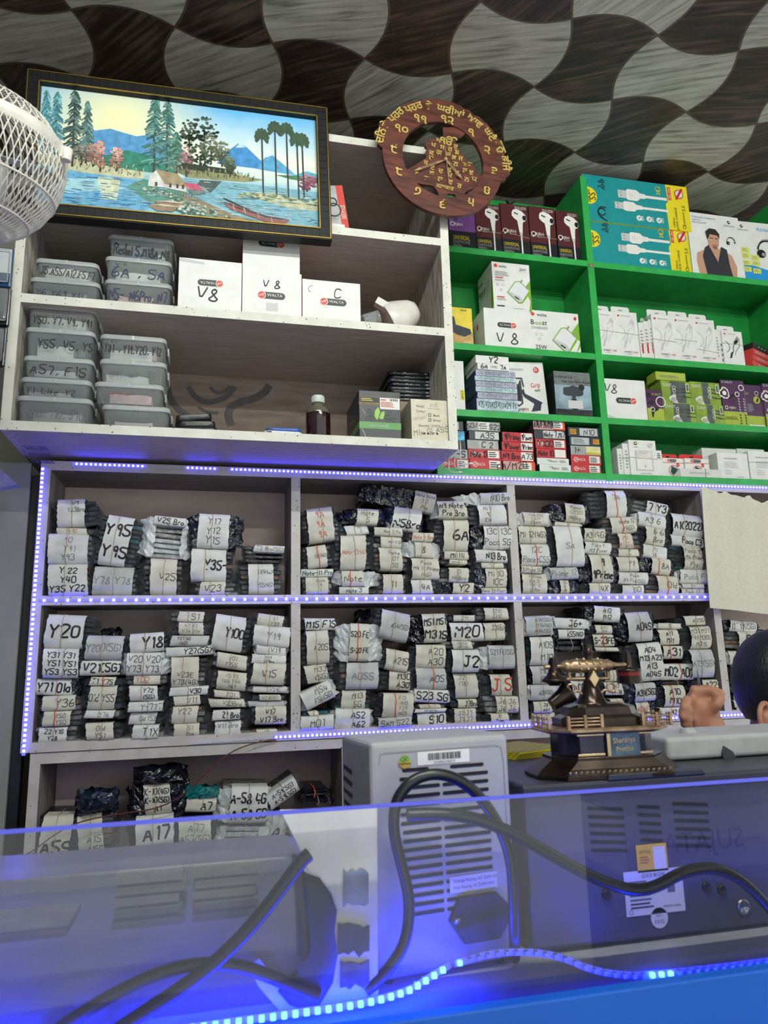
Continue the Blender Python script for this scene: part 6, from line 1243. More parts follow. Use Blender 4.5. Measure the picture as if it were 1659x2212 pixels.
inn = [('ਅ', 785, 550), ('ਖ', 722, 610), ('ਸ', 820, 632), ('ਹ', 905, 655), ('ੲ', 970, 620), ('ਕ', 695, 705), ('ਗ', 780, 695), ('ਘ', 880, 715), ('ਙ', 980, 690), ('ਚ', 690, 770), ('ਛ', 945, 755), ('ਜ', 1018, 765), ('ਝ', 630, 825), ('ਠ', 960, 835), ('ਬ', 1052, 840), ('ਡ', 1120, 840), ('ਲ', 1060, 915), ('ੲ', 1130, 940), ('ਦ', 790, 925), ('ਟ', 700, 885), ('ਪ', 890, 975), ('ਥ', 690, 955), ('ਤ', 630, 1020), ('ਨ', 1075, 1025), ('ਯ', 1160, 1020), ('ਲ', 780, 1025), ('ਵ', 892, 1060), ('ਰ', 990, 1105), ('ਫ', 970, 945), ('ਭ', 530, 950), ('ਫ', 885, 910), ('ਕਲਾਕਾਰ', 830, 1122)]
for t, x, y in inn:
    a, b = ck(x, y); letters('script_letter', [(t, a, b, 0.0125 if len(t) == 1 else .010, 0)], .0025, -.009)
a, b = ck(895, 545); letters('script_emblem', [('ੴ', a, b, .020, 0)], .003, -.009)
HAND = pm((196, 170, 124), .35, .4, var=.05); hub = V((*ck(842, 800),)) if False else ck(842, 800)
def hand_part(name, tip, w_, y):
    t = ck(*tip); dx, dz = t[0]-hub[0], t[1]-hub[1]; L_ = math.hypot(dx, dz); ux, uz = dx/L_, dz/L_; nx, nz = -uz, ux; mb = MB()
    P = lambda s, o: (hub[0]+ux*s*L_+nx*o, hub[1]+uz*s*L_+nz*o)
    for sgn in (-1, 1):
        mb.prism([P(.05, sgn*w_*.2), P(.3, sgn*w_*.45), P(.78, sgn*w_*.35), P(.80, sgn*w_*.9), P(.22, sgn*w_)][::sgn], y-.001, y, HAND)
    mb.prism([P(.76, -w_), P(.8, -w_*1.5), P(1, 0), P(.8, w_*1.5), P(.76, w_)][::1], y-.001, y, HAND); mb.prism([P(0, -w_*.3), P(.28, -w_*.3), P(.28, w_*.3), P(0, w_*.3)], y-.001, y, HAND); mb.build(name, root)
hand_part('minute_hand', (488, 945), .0028, -.016); hand_part('hour_hand', (1012, 1038), .0034, -.018)
mb = MB(); P0, P1 = ck(838, 650), ck(865, 1108); mb.tube([(P0[0], -.020, P0[1]), (P1[0], -.020, P1[1])], .0009, HAND, 6); mb.build('second_hand', root)
mb = MB(); mb.lathe([(.005, 0), (.005, .003), (.003, .004)], HAND, 16, Matrix.Translation((hub[0], -.018, hub[1])) @ Matrix.Rotation(math.radians(90), 4, 'X')); mb.build('hub_cap', root)
# ================================================================ FAN (vertical basket cage, cut by the left edge)
FP = pm((214, 210, 200), .4, var=.05); fc_ = at(-38, 302, -.72); fR = 168/FPX*(fc_-CAM).dot(FWD)
root = empty('pedestal_fan', fc_, (math.radians(8), math.radians(5), 0)); tag(root, 'white plastic basket cage of a fan in front of the framed picture', 'fan')
mb = MB(); prof = [(fR*(.985+.03*math.cos(t)), .014*math.sin(t)) for t in [2*math.pi*k/10 for k in range(11)]]; mb.lathe([(r_, z*.9) for r_, z in prof], FP, 64, caps=False); mb.build('rim_ring', root)
def cage(name, prof, n, twist, rad):
    mb = MB()
    for k in range(n):
        a0 = 2*math.pi*k/n; mb.tube([V((r_*math.cos(a0+twist*i/(len(prof)-1)), r_*math.sin(a0+twist*i/(len(prof)-1)), z)) for i, (r_, z) in enumerate(prof)], rad, FP, 4)
    return mb.build(name, root)
low = [(fR*(.97+.05*math.sin(math.pi*i/12)) if i < 9 else fR*.97*math.cos((i-8)/12*1.5), -fR*(.02+.105*i)) for i in range(17)]
low = [(fR*1.0, -.004), (fR*1.02, -fR*.2), (fR*1.0, -fR*.42), (fR*.93, -fR*.64), (fR*.82, -fR*.84), (fR*.66, -fR*1.02), (fR*.48, -fR*1.15), (fR*.30, -fR*1.22)]
cage('rear_cage', low, 72, .55, .0013); cage('rear_cage', low, 72, -.35, .0011)
top = [(fR*.98, .004), (fR*.90, fR*.18), (fR*.76, fR*.36), (fR*.58, fR*.48), (fR*.34, fR*.56), (fR*.2, fR*.58)]
cage('front_cage', top, 56, .5, .0013); cage('front_cage', top, 56, -.3, .0011)
mb = MB()
for r_, z in ((.93, -.64), (.66, -1.02)): mb.tube([V((fR*r_*math.cos(t), fR*r_*math.sin(t), fR*z)) for t in [2*math.pi*k/48 for k in range(48)]], .002, FP, 6, closed=True)
mb.build('support_hoop', root)
mb = MB(); T = Matrix.Rotation(math.radians(-8), 4, 'Z'); mb.lathe([(.008, -.013), (.0085, -.006), (.0085, .007), (.0055, .008), (.0045, .004)], FP, 14, T @ Matrix.Translation((fR*1.065, 0, -.004))); mb.box(fR*.98, fR*1.06, -.007, .007, -.014, .004, FP, T); mb.build('screw_clip', root)
mb = MB(); mb.lathe([(.03, -fR*.9), (.045, -fR*.7), (.045, -fR*.3), (.02, -fR*.25)], pm((196, 196, 192), .45, var=.04), 24); mb.build('motor_housing', root)
mb = MB()
for k in range(3):
    a = 2*math.pi*k/3+.4; pts = [(.02, -.02), (.05, -.045), (fR*.75, -.06), (fR*.82, .0), (fR*.7, .05), (.04, .03)]; Tm = Matrix.Rotation(a, 4, 'Z') @ Matrix.Translation((0, 0, -fR*.15)) @ Matrix.Rotation(math.radians(18), 4, 'X')
    vs = [Tm @ V((x, y, z)) for z in (0, .002) for x, y in pts]; n = 6; mb.add(vs, [tuple(range(6)), tuple(range(11, 5, -1))]+[(i, (i+1) % 6, (i+1) % 6+6, i+6) for i in range(6)], pm((176, 190, 200), .3, var=.05))
mb.build('blades', root)
mb = MB(); mb.tube([(0, 0, -fR*1.1), (-.02, .05, -fR*1.6), (-.10, .09, -fR*2.0), (-.26, .10, -fR*2.1)], .014, FP, 10); mb.build('neck', root)
# ---- things at the left edge
for k, (px, c, lab) in enumerate((((-40, 533, 26, 618), (30, 70, 110), 'shiny blue blister pack hanging at the far left, upper one'), ((-40, 618, 21, 702), (22, 26, 36), 'black blister pack hanging at the far left, below the blue one'), ((-40, 704, 12, 790), (30, 30, 34), 'black pouch hanging at the far left, lowest'))):
    cx, z0, w, h = rect3(*px, -.24); root = empty('blister_pack', (cx, -.24, z0)); tag(root, lab, 'blister pack', 'blister packs at the left edge')
    mb = MB(); mb.box(-w/2, w/2, 0, .012, 0, h, pm(c, .25, var=.2)); Fc(mb, (-w/2, 0, 0), (w, 0, 0), (0, 0, h)).rect(.1, .35, .96, .97, LGREY if k == 0 else DKB, 1); mb.build('backing_card', root, .003)
    mb = MB(); mb.box(-w/2+.008, w/2-.004, -.010, .0, .01, h-.008, clear_plastic('blister', (220, 225, 230), .16, .05)); mb.build('blister', root, .004)
mb = MB(); a, b, c = at(-30, 985, -.1), at(37, 1046, -.1), at(-30, 1060, -.1); mb.add([a, b, c, a+V((0, .03, 0)), b+V((0, .03, 0)), c+V((0, .03, 0))], [(0, 2, 1), (3, 4, 5), (0, 1, 4, 3), (1, 2, 5, 4), (2, 0, 3, 5)], film((120, 120, 200), .5, 'bag_film', .8, .15))  # clear film with its blue lighting put into the colour
tag(mb.build('plastic_bag'), 'corner of a bluish clear plastic bag at the left edge', 'bag')
# ================================================================ WHITE CLOTH over the far right cubby
mb = MB(); n, m_ = 26, 18; a, b, c, d = at(1517, 1052, -.035), at(1700, 1096, -.035), at(1536, 1313, -.03), at(1700, 1331, -.03); r = random.Random(2); vs = []
for s in (0, 1):
    for j in range(m_+1):
        for i in range(n+1):
            f, g = i/n, j/m_; p = a.lerp(b, f).lerp(c.lerp(d, f), g); p = p.copy(); p.y += .006*math.sin(f*9+g*2)*(1-g*.3)+.004*math.sin(f*21+1)*(1-g) + s*.0012; p.z += (.003*math.sin(f*26)+.002*math.sin(f*51))*(1-g)**4*1.5
            vs.append(p)
K = (n+1)*(m_+1)
for s in (0, 1): mb.add(vs[s*K:(s+1)*K], [((p := j*(n+1)+i), p+n+1, p+n+2, p+1) if s == 0 else ((p := j*(n+1)+i), p+1, p+n+2, p+n+1) for j in range(m_) for i in range(n)], pm((214, 210, 194), .8, var=.03, bump=.15, scale=120), True)
tag(mb.build('cloth_cover'), 'cream cloth hung over the far right cubby', 'cloth')
# ================================================================ COUNTER + ACRYLIC SCREEN
CT = .913
cn = empty('display_counter', (.35, -.85, 0)); tag(cn, 'shop counter with saturated blue front panel below the acrylic screen', 'counter')
BLUEP = pm((0, 92, 200), .45, var=.03, scale=8)
mb = MB(); mb.box(-1.2, .95, -.27, .42, CT-.02, CT, pm((176, 176, 180), .35, var=.06, scale=12)); mb.build('worktop', cn, .002)
mb = MB(); mb.box(-1.2, .95, -.300, -.284, 0, CT+.009, BLUEP); mb.build('front_panel', cn, .002)
mb = MB(); mb.box(-1.2, .95, .40, .42, 0, CT-.02, pm((150, 150, 150), .5)); mb.box(-1.2, -1.18, -.284, .40, 0, CT-.02, pm((150, 150, 150), .5)); mb.box(.93, .95, -.284, .40, 0, CT-.02, pm((150, 150, 150), .5)); mb.build('carcass', cn)
g = bpy.data.materials.new('acrylic'); g.use_nodes = True; nt = g.node_tree; N = nt.nodes; L = nt.links
tr = N.new('ShaderNodeBsdfTransparent'); tr.inputs[0].default_value = (.90, .92, .97, 1); df = N.new('ShaderNodeBsdfTranslucent'); df.inputs[0].default_value = (.8, .82, .9, 1); df2 = N.new('ShaderNodeBsdfDiffuse'); df2.inputs[0].default_value = (.8, .82, .88, 1)
gl = N.new('ShaderNodeBsdfGlossy'); gl.inputs['Roughness'].default_value = .015; gl.inputs[0].default_value = (1, 1, 1, 1)
tc = N.new('ShaderNodeTexCoord'); nz = N.new('ShaderNodeTexNoise'); nz.inputs['Scale'].default_value = 5; nz.inputs['Detail'].default_value = 5; L.new(tc.outputs['Object'], nz.inputs['Vector'])
rp = N.new('ShaderNodeMapRange'); rp.inputs[1].default_value = .35; rp.inputs[2].default_value = .7; rp.inputs[3].default_value = .010; rp.inputs[4].default_value = .032; L.new(nz.outputs[0], rp.inputs[0])
dd = N.new('ShaderNodeMixShader'); dd.inputs[0].default_value = .5; L.new(df.outputs[0], dd.inputs[1]); L.new(df2.outputs[0], dd.inputs[2])
m1 = N.new('ShaderNodeMixShader'); L.new(rp.outputs[0], m1.inputs[0]); L.new(tr.outputs[0], m1.inputs[1]); L.new(dd.outputs[0], m1.inputs[2])
fr = N.new('ShaderNodeFresnel'); fr.inputs[0].default_value = 1.62; m2 = N.new('ShaderNodeMixShader'); L.new(fr.outputs[0], m2.inputs[0]); L.new(m1.outputs[0], m2.inputs[1]); L.new(gl.outputs[0], m2.inputs[2]); L.new(m2.outputs[0], N['Material Output'].inputs['Surface'])
EDG = bpy.data.materials.new('lit_edge'); EDG.use_nodes = True; _b = EDG.node_tree.nodes['Principled BSDF']; _b.inputs['Base Color'].default_value = lin((90, 96, 210)); _b.inputs['Emission Color'].default_value = (.10, .11, .9, 1); _b.inputs['Emission Strength'].default_value = .22
gp = empty('acrylic_screen', (.3, -1.125, CT)); tag(gp, 'clear acrylic counter screen with blue glowing top edge', 'screen')
mb = MB(); z0, z1 = 0, 1.1085-CT
mb.add([(-.95, 0, z0+.002), (.65, 0, z0+.002), (.65, 0, z1-.003), (-.95, 0, z1)], [(0, 1, 2, 3)], g); mb.build('pane', gp)
mb = MB(); mb.add([(-.95, -.002, z1), (.65, -.002, z1-.003), (.65, .003, z1-.003), (-.95, .003, z1), (-.95, -.002, z1-.003), (.65, -.002, z1-.006), (.65, .003, z1-.006), (-.95, .003, z1-.003)], [(0, 1, 2, 3), (4, 5, 1, 0), (7, 3, 2, 6), (4, 7, 6, 5), (0, 3, 7, 4), (1, 5, 6, 2)], EDG); mb.build('lit_edge', gp)
def cpt(px, py, z=CT+.012, y=None): return at(px, py, y) if y else atz(px, py, z)
pth = [V((-.5, -1.112, CT+.010)), V((.10, -1.110, CT+.011)), V((.155, -1.108, CT+.011)), V((.195, -1.10, CT+.013)), V((.215, -1.09, CT+.016)), V((.245, -1.085, CT+.026))]
led_strip('wavy LED strip at the foot of the acrylic screen, brightest by the grey power supply', smooth(pth, 2), .0105, .0046, (), .007, deep=.004)
led_strip('LED strip at the foot of the acrylic screen below the dark machine', smooth([V((.25, -1.084, CT+.026)), V((.30, -1.083, CT+.032)), V((.36, -1.09, CT+.026)), V((.40, -1.105, CT+.008)), V((.46, -1.114, CT+.0012)), V((.9, -1.116, CT+.0012))], 2), .0105, .0042, ((.02, .33), (.37, .93)), .007, deep=.004)
led_strip('LED strip tucked in the gap behind the blue front panel', [V((.18, -1.1275, CT-.006)), V((.9, -1.1275, CT-.006))], .0105, .0036, (), .004, deep=.004)  # unseen strip added to give the blue glow above the panel
# ================================================================ GREY BENCH POWER SUPPLY
PSG = pm((166, 166, 170), .42, var=.05, scale=12, bump=.04); PSL = pm((140, 140, 144), .45, var=.05); SLOT = pm((10, 10, 12), .7, var=0)
W_, H_, D_2 = .173, .240, .11; psu = empty('power_supply', (.170, -1.06, CT+.006), (0, 0, math.radians(7))); tag(psu, 'grey bench power supply with rear vents and looped black lead', 'power supply')
mb = MB(); mb.box(0, W_, 0, D_2, 0, H_, PSG, faces={'l': PSL}); mb.build('case', psu, .006, 3)
for x in (.02, W_-.02):
    for y in (.015, D_2-.015):
        mb = MB(); mb.lathe([(.007, -.006), (.008, 0.001)], BLACK, 12, Matrix.Translation((x, y, 0))); mb.build('foot', psu)
mb = MB(); F = Fc(mb, (0, -.0002, 0), (W_, 0, 0), (0, 0, H_), .0003)
F.line([(.06, .9), (.07, .945), (.10, .95), (.90, .95), (.94, .94), (.955, .88), (.955, .05)], .006, PSL, 1)
def slot(u0, u1, v, h=.0165): F.rect(u0+.008, v-h/2, u1-.008, v+h/2, SLOT, 1); F.ell(u0+.008, v, h/2, SLOT, 1); F.ell(u1-.008, v, h/2, SLOT, 1)
vs_ = [.868-.0385*k for k in range(17)]
for k, v in enumerate(vs_):
    if k == 0: slot(.22, .40, v); slot(.56, .80, v); continue
    slot(.20+.012*(k > 6), .475, v); slot(.50, .83, v)
mb.build('vent_panel', psu)
mb = MB(); F = Fc(mb, (-.0002, D_2, 0), (0, -D_2, 0), (0, 0, H_), .0003)
for k in range(9): F.poly([(.10, .86-.055*k), (.40, .845-.055*k), (.40, .822-.055*k), (.10, .838-.055*k)], SLOT, 1)
mb.build('side_vents', psu)
mb = MB(); F = Fc(mb, (0, -.0004, 0), (W_, 0, 0), (0, 0, H_), .0004); F.ell(.235, .905, .031, pm((150, 190, 80), .25, .3, var=.3, scale=90), 1, .9); F.poly([(.185, .905), (.285, .905), (.27, .885), (.235, .875), (.2, .885)], pm((220, 180, 90), .25, .3, var=.2), 2); F.text('QC', .235, .918, .020, pm((40, 90, 50), .5, var=0), 0, 3); F.rect(.195, .896, .275, .901, pm((60, 90, 50), .5, var=0), 3); mb.build('quality_sticker', psu)
mb = MB(); F = Fc(mb, (0, -.0004, 0), (W_, 0, 0), (0, 0, H_), .0004); F.rect(.325, .885, .70, .945, pm((232, 228, 226), .35, var=0), 1)
r = random.Random(12); u = .40
while u < .635: k = r.choice((.003, .005, .008)); F.rect(u, .905, u+k, .936, INK, 2); u += k+r.choice((.003, .004, .006))
F.text('0230802248519', .515, .894, .012, INKG, 0, 2, .19); mb.build('barcode_sticker', psu)
mb = MB(); F = Fc(mb, (0, -.0004, 0), (W_, 0, 0), (0, 0, H_), .0004); F.rect(.52, .315, .86, .385, pm((214, 212, 216), .4, var=0), 1); F.text('Voltage Rating: AC 220V 50', .70, .366, .014, INKG, 0, 2, .31); F.text('Fuse Rating: AC250V F5A', .69, .338, .014, INKG, 0, 2, .29); mb.build('rating_label', psu)
mb = MB(); hx = [(.50, .205), (.575, .30), (.84, .30), (.93, .235), (.93, .175), (.85, .10), (.60, .10)]; mb.prism([(u*W_, v*H_) for u, v in hx][::-1], -.006, .001, pm((34, 36, 44), .4, var=.05)); mb.build('inlet_plate', psu, .0015)
mb = MB(); mb.lathe([(.004, 0), (.004, .002), (.001, .0026)], pm((190, 190, 196), .25, .9, var=.05), 14, Matrix.Translation((.545*W_, -.006, .205*H_)) @ Matrix.Rotation(math.radians(90), 4, 'X')); mb.build('screw', psu)
CAB = pm((20, 24, 26), .32, var=.08, spec=.6)
def psup(px, py, y):
    p = at(px, py, y); return psu.matrix_basis.inverted() @ p
psu.rotation_euler = (0, 0, math.radians(7)); bpy.context.view_layer.update()
mb = MB(); P = [psup(1112, 2068, -1.052), psup(1112, 2055, -1.080), psup(1110, 1990, -1.085), psup(1108, 1900, -1.085), psup(1100, 1840, -1.085), psup(1075, 1775, -1.085), psup(1030, 1712, -1.087), psup(985, 1680, -1.088), psup(940, 1670, -1.09), psup(895, 1682, -1.09), psup(865, 1712, -1.09), psup(852, 1745, -1.09), psup(850, 1800, -1.088), psup(868, 1870, -1.085), psup(883, 1930, -1.085), psup(884, 1990, -1.085), psup(872, 2045, -1.087), psup(846, 2085, -1.09), psup(815, 2120, -1.09), psup(790, 2140, -1.09)]
mb.tube(smooth(P), .0062, CAB, 10); mb.build('mains_lead', psu)
mb = MB(); mb.tube(smooth([at(880, 1760, -1.098), at(950, 1757, -1.098), at(1020, 1765, -1.098), at(1100, 1795, -1.098), at(1180, 1840, -1.096), at(1250, 1880, -1.095), at(1320, 1912, -1.095), at(1375, 1925, -1.096), at(1420, 1915, -1.097), at(1470, 1885, -1.097), at(1530, 1872, -1.097), at(1585, 1888, -1.097), at(1635, 1930, -1.096), at(1680, 1985, -1.095)]), .0065, CAB, 10)
tag(mb.build('mains_cable'), 'thick black cable sagging in a wave across the dark machine', 'cable')
# ================================================================ LARGE DARK MACHINE
MT = pm((48, 50, 58), .45, var=.06, scale=10); MFc = pm((72, 72, 86), .42, var=.05, scale=10)
mx0, mx1, my0, my1 = .362, .86, -1.035, -.66; mz = 1.099; mac = empty('repair_machine', (mx0, my0, CT+.004)); tag(mac, 'large dark topped repair machine carrying the antique telephone ornament', 'machine'); hz = mz-CT-.004
mb = MB(); mb.box(0, mx1-mx0, .006, my1-my0, 0, hz-.012, MFc); mb.build('housing', mac, .004)
mb = MB(); mb.box(-.004, mx1-mx0+.004, 0, my1-my0+.004, hz-.014, hz, MT); mb.build('top_cover', mac, .004, 3)
mb = MB(); a, b = at(1312, 1680, my0).x-mx0, at(1518, 1672, my0).x-mx0; mb.prism([(a, hz-.001), (b+.004, hz-.001), (b, hz+.0065), (a+.002, hz+.0065)], -.002, .16, MT); mb.build('raised_rib', mac, .0015)
mb = MB()
def mp2(px, py): p = at(px, py, my0+.006); return p.x-mx0, p.z-CT-.004
for x0, x1, y0, n in ((1268, 1345, 1742, 6), (1376, 1424, 1738, 6), (1452, 1528, 1732, 6)):
    for k in range(n):
        a, b = mp2(x0+3*k*.6, y0+18*k), mp2(x1+3*k*.6, y0+18*k+8-6); c = mp2(x0+3*k*.6, y0+18*k+8)
        mb.add([(a[0], .0056, a[1]), (b[0], .0056, b[1]), (b[0], .0056, b[1]-(a[1]-c[1])), (c[0], .0056, c[1])], [(3, 2, 1, 0)], SLOT)
mb.build('vent_slots', mac)
def stick(name, px, art, lab=None):
    (x0, z1), (x1, z0) = mp2(px[0], px[1]), mp2(px[2], px[3]); mb = MB(); F = Fc(mb, (x0, .0052, z0), (x1-x0, 0, 0), (0, 0, z1-z0), .0003); art(F); o = mb.build(name, mac)
    if lab: o['label'] = lab
def st1(F): F.rect(0, 0, 1, 1, pm((236, 190, 60), .4, var=.03), 1); F.text('NOTICE', .28, .74, .11, pm((40, 90, 60), .5, var=0), 0, 2, .36); F.lines(.1, .6, .45, .3, 3, pm((190, 110, 50), .5, var=0), 2); F.rect(.54, .08, .94, .9, pm((226, 222, 210), .4, var=0), 2)
def st2(F): F.rect(0, 0, 1, 1, pm((212, 210, 220), .4, var=0), 1); F.text('QUICK 861DW', .5, .88, .09, INK, 0, 2, .4); F.lines(.08, .8, .5, .3, 5, INKG, 2); F.rect(.72, .45, .85, .72, INKG, 2); F.lines(.08, .3, .55, .14, 2, INK, 2); F.text('MADE IN CHINA', .78, .15, .05, INK, 0, 2, .3); F.arc(.08, .09, .05, 0, 360, .012, INK, 2)
def st3(F): F.ell(.5, .5, .5, pm((216, 214, 222), .4, var=0), 1, 1.0, n=28); F.text('QC', .5, .68, .20, INKG, 0, 2); F.text('PASS', .5, .32, .20, INKG, 0, 2)
stick('warning_sticker', (1372, 1826, 1443, 1879), st1, 'yellow sticker'); stick('rating_label', (1345, 1884, 1480, 1966), st2, 'white label'); stick('pass_sticker', (1400, 1962, 1447, 2002), st3, 'oval white sticker')
for k, (px, py, s) in enumerate(((1604, 1958, .009), (1310, 1933, .006), (1525, 1915, .006), (1558, 1922, .006))):
    x, z = mp2(px, py); mb = MB(); T = Matrix.Translation((x, .006, z)) @ Matrix.Rotation(math.radians(90), 4, 'X'); mb.lathe([(s, 0), (s, .003), (s*.7, .0035), (s*.55, .001), (.0001, .001)], pm((150, 150, 160), .25, .9, var=.05) if k == 0 else BLACK, 16, T); mb.build('screw', mac)
# ---- lighter grey unit behind, with dark lozenge plate
LG_ = pm((168, 168, 168), .5, var=.05, scale=30, bump=.05); b0 = at(1440, 1600, -.935); root = empty('grey_unit', (b0.x, -.935, mz+.001)); tag(root, 'plain light grey unit with a dark lozenge plate, behind the telephone', 'machine')
hh = at(1550, 1590, -.935).z-mz; mb = MB(); mb.box(0, .42, 0, .12, 0, hh, LG_); mb.build('case', root, .006, 3)
mb = MB(); q_ = [at(px, py, -.935) for px, py in ((1562, 1612), (1582, 1625), (1588, 1640), (1585, 1654), (1577, 1652), (1560, 1640), (1558, 1626))]; mb.prism([(p.x-b0.x, p.z-mz) for p in q_][::-1], -.003, .001, pm((52, 54, 66), .4, var=.1)); mb.build('lozenge_plate', root, .001)
mb = MB(); mb.lathe([(.012, 0), (.012, .006), (.004, .009)], LG_, 14, Matrix.Translation((.07, .05, hh-.002))); mb.build('knob', root)
# ---- yellow striped cards behind the power supply
p0 = V((.478, -.80, mz+.0005))
for k in range(4):
    root = empty('striped_card', (p0.x+.002*k, p0.y, p0.z+.0026*k), (0, 0, math.radians(18+k))); tag(root, 'yellow and black striped card, %s in the little pile behind the power supply' % ('lowest', 'second', 'third', 'topmost')[k], 'card', 'striped cards behind the power supply')
    mb = MB(); mb.box(-.055, .055, -.02, .09, 0, .0022, pm((206, 190, 40), .4, var=.05)); mb.build('sheet', root)
    mb = MB()
    for j in range(10): mb.box(-.055, .055, -.018+.011*j, -.013+.011*j, .0022, .0025, BLACK)
    mb.build('stripe_print', root)
# ================================================================ ANTIQUE TELEPHONE ORNAMENT
BRZ = pm((186, 158, 128), .28, .75, dark=(136, 110, 84), scale=60, bump=.1); BRD = pm((70, 58, 50), .22, .8, dark=(44, 36, 34), scale=40); BRL = pm((206, 182, 140), .22, .9, var=.08); MIR = pm((66, 64, 82), .10, .7, var=.15, scale=20); DGL = pm((60, 50, 46), .12, .6, var=.2, scale=30)
tel = empty('telephone_ornament', (.492, -.985, mz+.0005), (0, 0, math.radians(-3))); tag(tel, 'bronze antique style telephone ornament standing on the dark machine', 'telephone')
def mm(px, py): return (px-1305)*.000575, (1652-py)*.000575
def oct_(w, d, c, cy=0): return [(w/2, cy-d/2+c), (w/2, cy+d/2-c), (w/2-c, cy+d/2), (-w/2+c, cy+d/2), (-w/2, cy+d/2-c), (-w/2, cy-d/2+c), (-w/2+c, cy-d/2), (w/2-c, cy-d/2)]
def fru(name, secs, mat, bev=.0006): 
    mb = MB(); loops(mb, [(oct_(w, d, c), z) for w, d, c, z in secs], mat, False); return mb.build(name, tel, bev)
o = fru('plinth', [(.196, .100, .028, 0), (.196, .100, .028, .004), (.178, .090, .026, .012), (.150, .080, .024, .021), (.150, .080, .024, .025)], BRD)
mb = MB()
for k in range(19):
    x = -.066+.132*k/18; mb.lathe([(.0022, 0), (.0008, .0022)], BRL, 4, Matrix.Translation((x, -.0475, .0085)) @ Matrix.Rotation(math.radians(60), 4, 'X'))
mb.build('stud_row', tel)
fru('body_block', [(.128, .066, .020, .025), (.128, .066, .020, .052)], MIR)
for z in (.0255, .0495):
    for x0, x1 in ((-.048, -.012), (.034, .052)): mb = MB(); mb.box(x0, x1, -.0352, -.0325, z, z+.003, BRL); mb.build('gilt_bar', tel, .0005)
mb = MB(); mb.box(-.010, .034, -.0375, -.033, .024, .057, pm((84, 104, 120), .35, .5, var=.2, scale=60)); F = Fc(mb, (-.010, -.0375, .024), (.044, 0, 0), (0, 0, .033), .0003); F.rect(0, 0, .10, 1, BRL, 1); F.rect(0, .86, 1, 1, BRZ, 1); F.text('Sharanya', .52, .60, .20, BRL, 3, 2, .86, xs=.9); F.text('Prottha', .52, .28, .18, BRL, 3, 2, .64, xs=.9); mb.build('name_plaque', tel, .0005)
fru('cornice', [(.150, .080, .024, .052), (.172, .092, .026, .055), (.172, .092, .026, .058), (.164, .088, .025, .060)], BRZ)
mb = MB()
for x0, x1, n in ((-.060, -.016, 3), (.040, .078, 3)):
    if x0 > 0: mb.build('railing', tel, .0004); mb = MB()
    for z in (.0625, .0665, .0705): mb.box(x0, x1, -.0405, -.0385, z, z+.0018, BRZ)
    for k in range(n): x = x0+(x1-x0)*k/(n-1); mb.box(x-.002, x+.002, -.0415, -.0375, .059, .0755 if k else .0745, BRZ)
mb.build('railing', tel, .0004); mb = MB()
for k in range(4): y = -.03+.018*k; pass
for s in (-1, 1):
    for k in range(4): y = -.03+.018*k; mb.box(s*.081-.002, s*.081+.002, y, y+.003, .059, .0745, BRZ)
    for z in (.0635, .0695): mb.box(s*.081-.001, s*.081+.001, -.03, .028, z, z+.0018, BRZ)
    if s < 0: mb.build('railing', tel, .0004); mb = MB()
mb.build('railing', tel, .0004)
fru('upper_tray', [(.118, .066, .018, .060), (.118, .066, .018, .070), (.080, .052, .014, .072), (.060, .048, .012, .086), (.072, .056, .016, .0865)][:2]+[(.096, .058, .016, .074)], DGL)
fru('roof_block', [(.100, .060, .018, .070), (.088, .052, .014, .083), (.060, .042, .010, .087)], DGL)
px_ = .000575
mb = MB(); T = Matrix.Translation(((1290-1305)*px_, 0, 0)); mb.lathe([(.0225, .084), (.0225, .086), (.0195, .089), (.0165, .094), (.0120, .103), (.0085, .115), (.0058, .128), (.0050, .135), (.0070, .137), (.0052, .140), (.0056, .150), (.0078, .152), (.0056, .155), (.0050, .162)], BRD, 20, T); mb.build('column', tel)
cx = (1290-1305)*px_
mb = MB(); mb.prism([(cx, .112-.006+.0), (cx, .106)][:0]+[(cx, .1065), (cx+.007, .1175), (cx, .1285), (cx-.007, .1175)], -.014, -.009, BRL, Matrix.Translation((0, 0, 0))); mb.build('diamond_boss', tel, .001)
for o in list(tel.children):
    if o.name.startswith('diamond_boss'): o.location = (0, 0, .0005)
mb = MB(); mb.tube([(cx-.032, 0, .1185), (cx+.028, 0, .1175)], .0025, BRZ, 8); mb.tube([(cx-.028, 0, .1185), (cx-.029, 0, .129)], .003, BRZ, 8); mb.tube([(cx+.026, 0, .1175), (cx+.026, 0, .129)], .003, BRZ, 8); mb.build('cradle_bar', tel)
for s in (-1, 1):
    pts = []
    for k in range(22): t = k/21; a = math.radians(200-460*t); r_ = .0065*(1-.55*t); pts.append(V((cx+s*(.014+.018*(1-t)*.0+.010)+s*r_*math.cos(a), -.002, .107+r_*math.sin(a))))
    pts2 = [V((cx+s*.010, -.002, .092)), V((cx+s*.014, -.002, .100)), V((cx+s*.020, -.002, .104))]+[V((cx+s*.028+s*.006*math.cos(a_), -.002, .106+.006*math.sin(a_))) for a_ in [math.radians(-90+38*k) for k in range(9)]]
    mb = MB(); mb.tube(smooth(pts2, 1), .0016, BRZ, 6); mb.build('scroll_arm', tel)
zb_ = .1345; hs = empty('handset_group', (0, 0, 0)); bpy.data.objects.remove(hs)
mb = MB(); Tm = Matrix.Translation((cx-.002, 0, zb_)) @ Matrix.Rotation(math.radians(90), 4, 'Y') @ Matrix.Rotation(0, 4, 'Z')
prof = [(.0030, -.060), (.0030, -.036), (.0065, -.034), (.0085, -.028), (.0070, -.025), (.0085, -.022), (.0095, -.010), (.0088, 0), (.0095, .010), (.0085, .022), (.0070, .024), (.0085, .028), (.0060, .034), (.0030, .037), (.0030, .056)]
mb.lathe(prof, BRZ, 18, Tm)
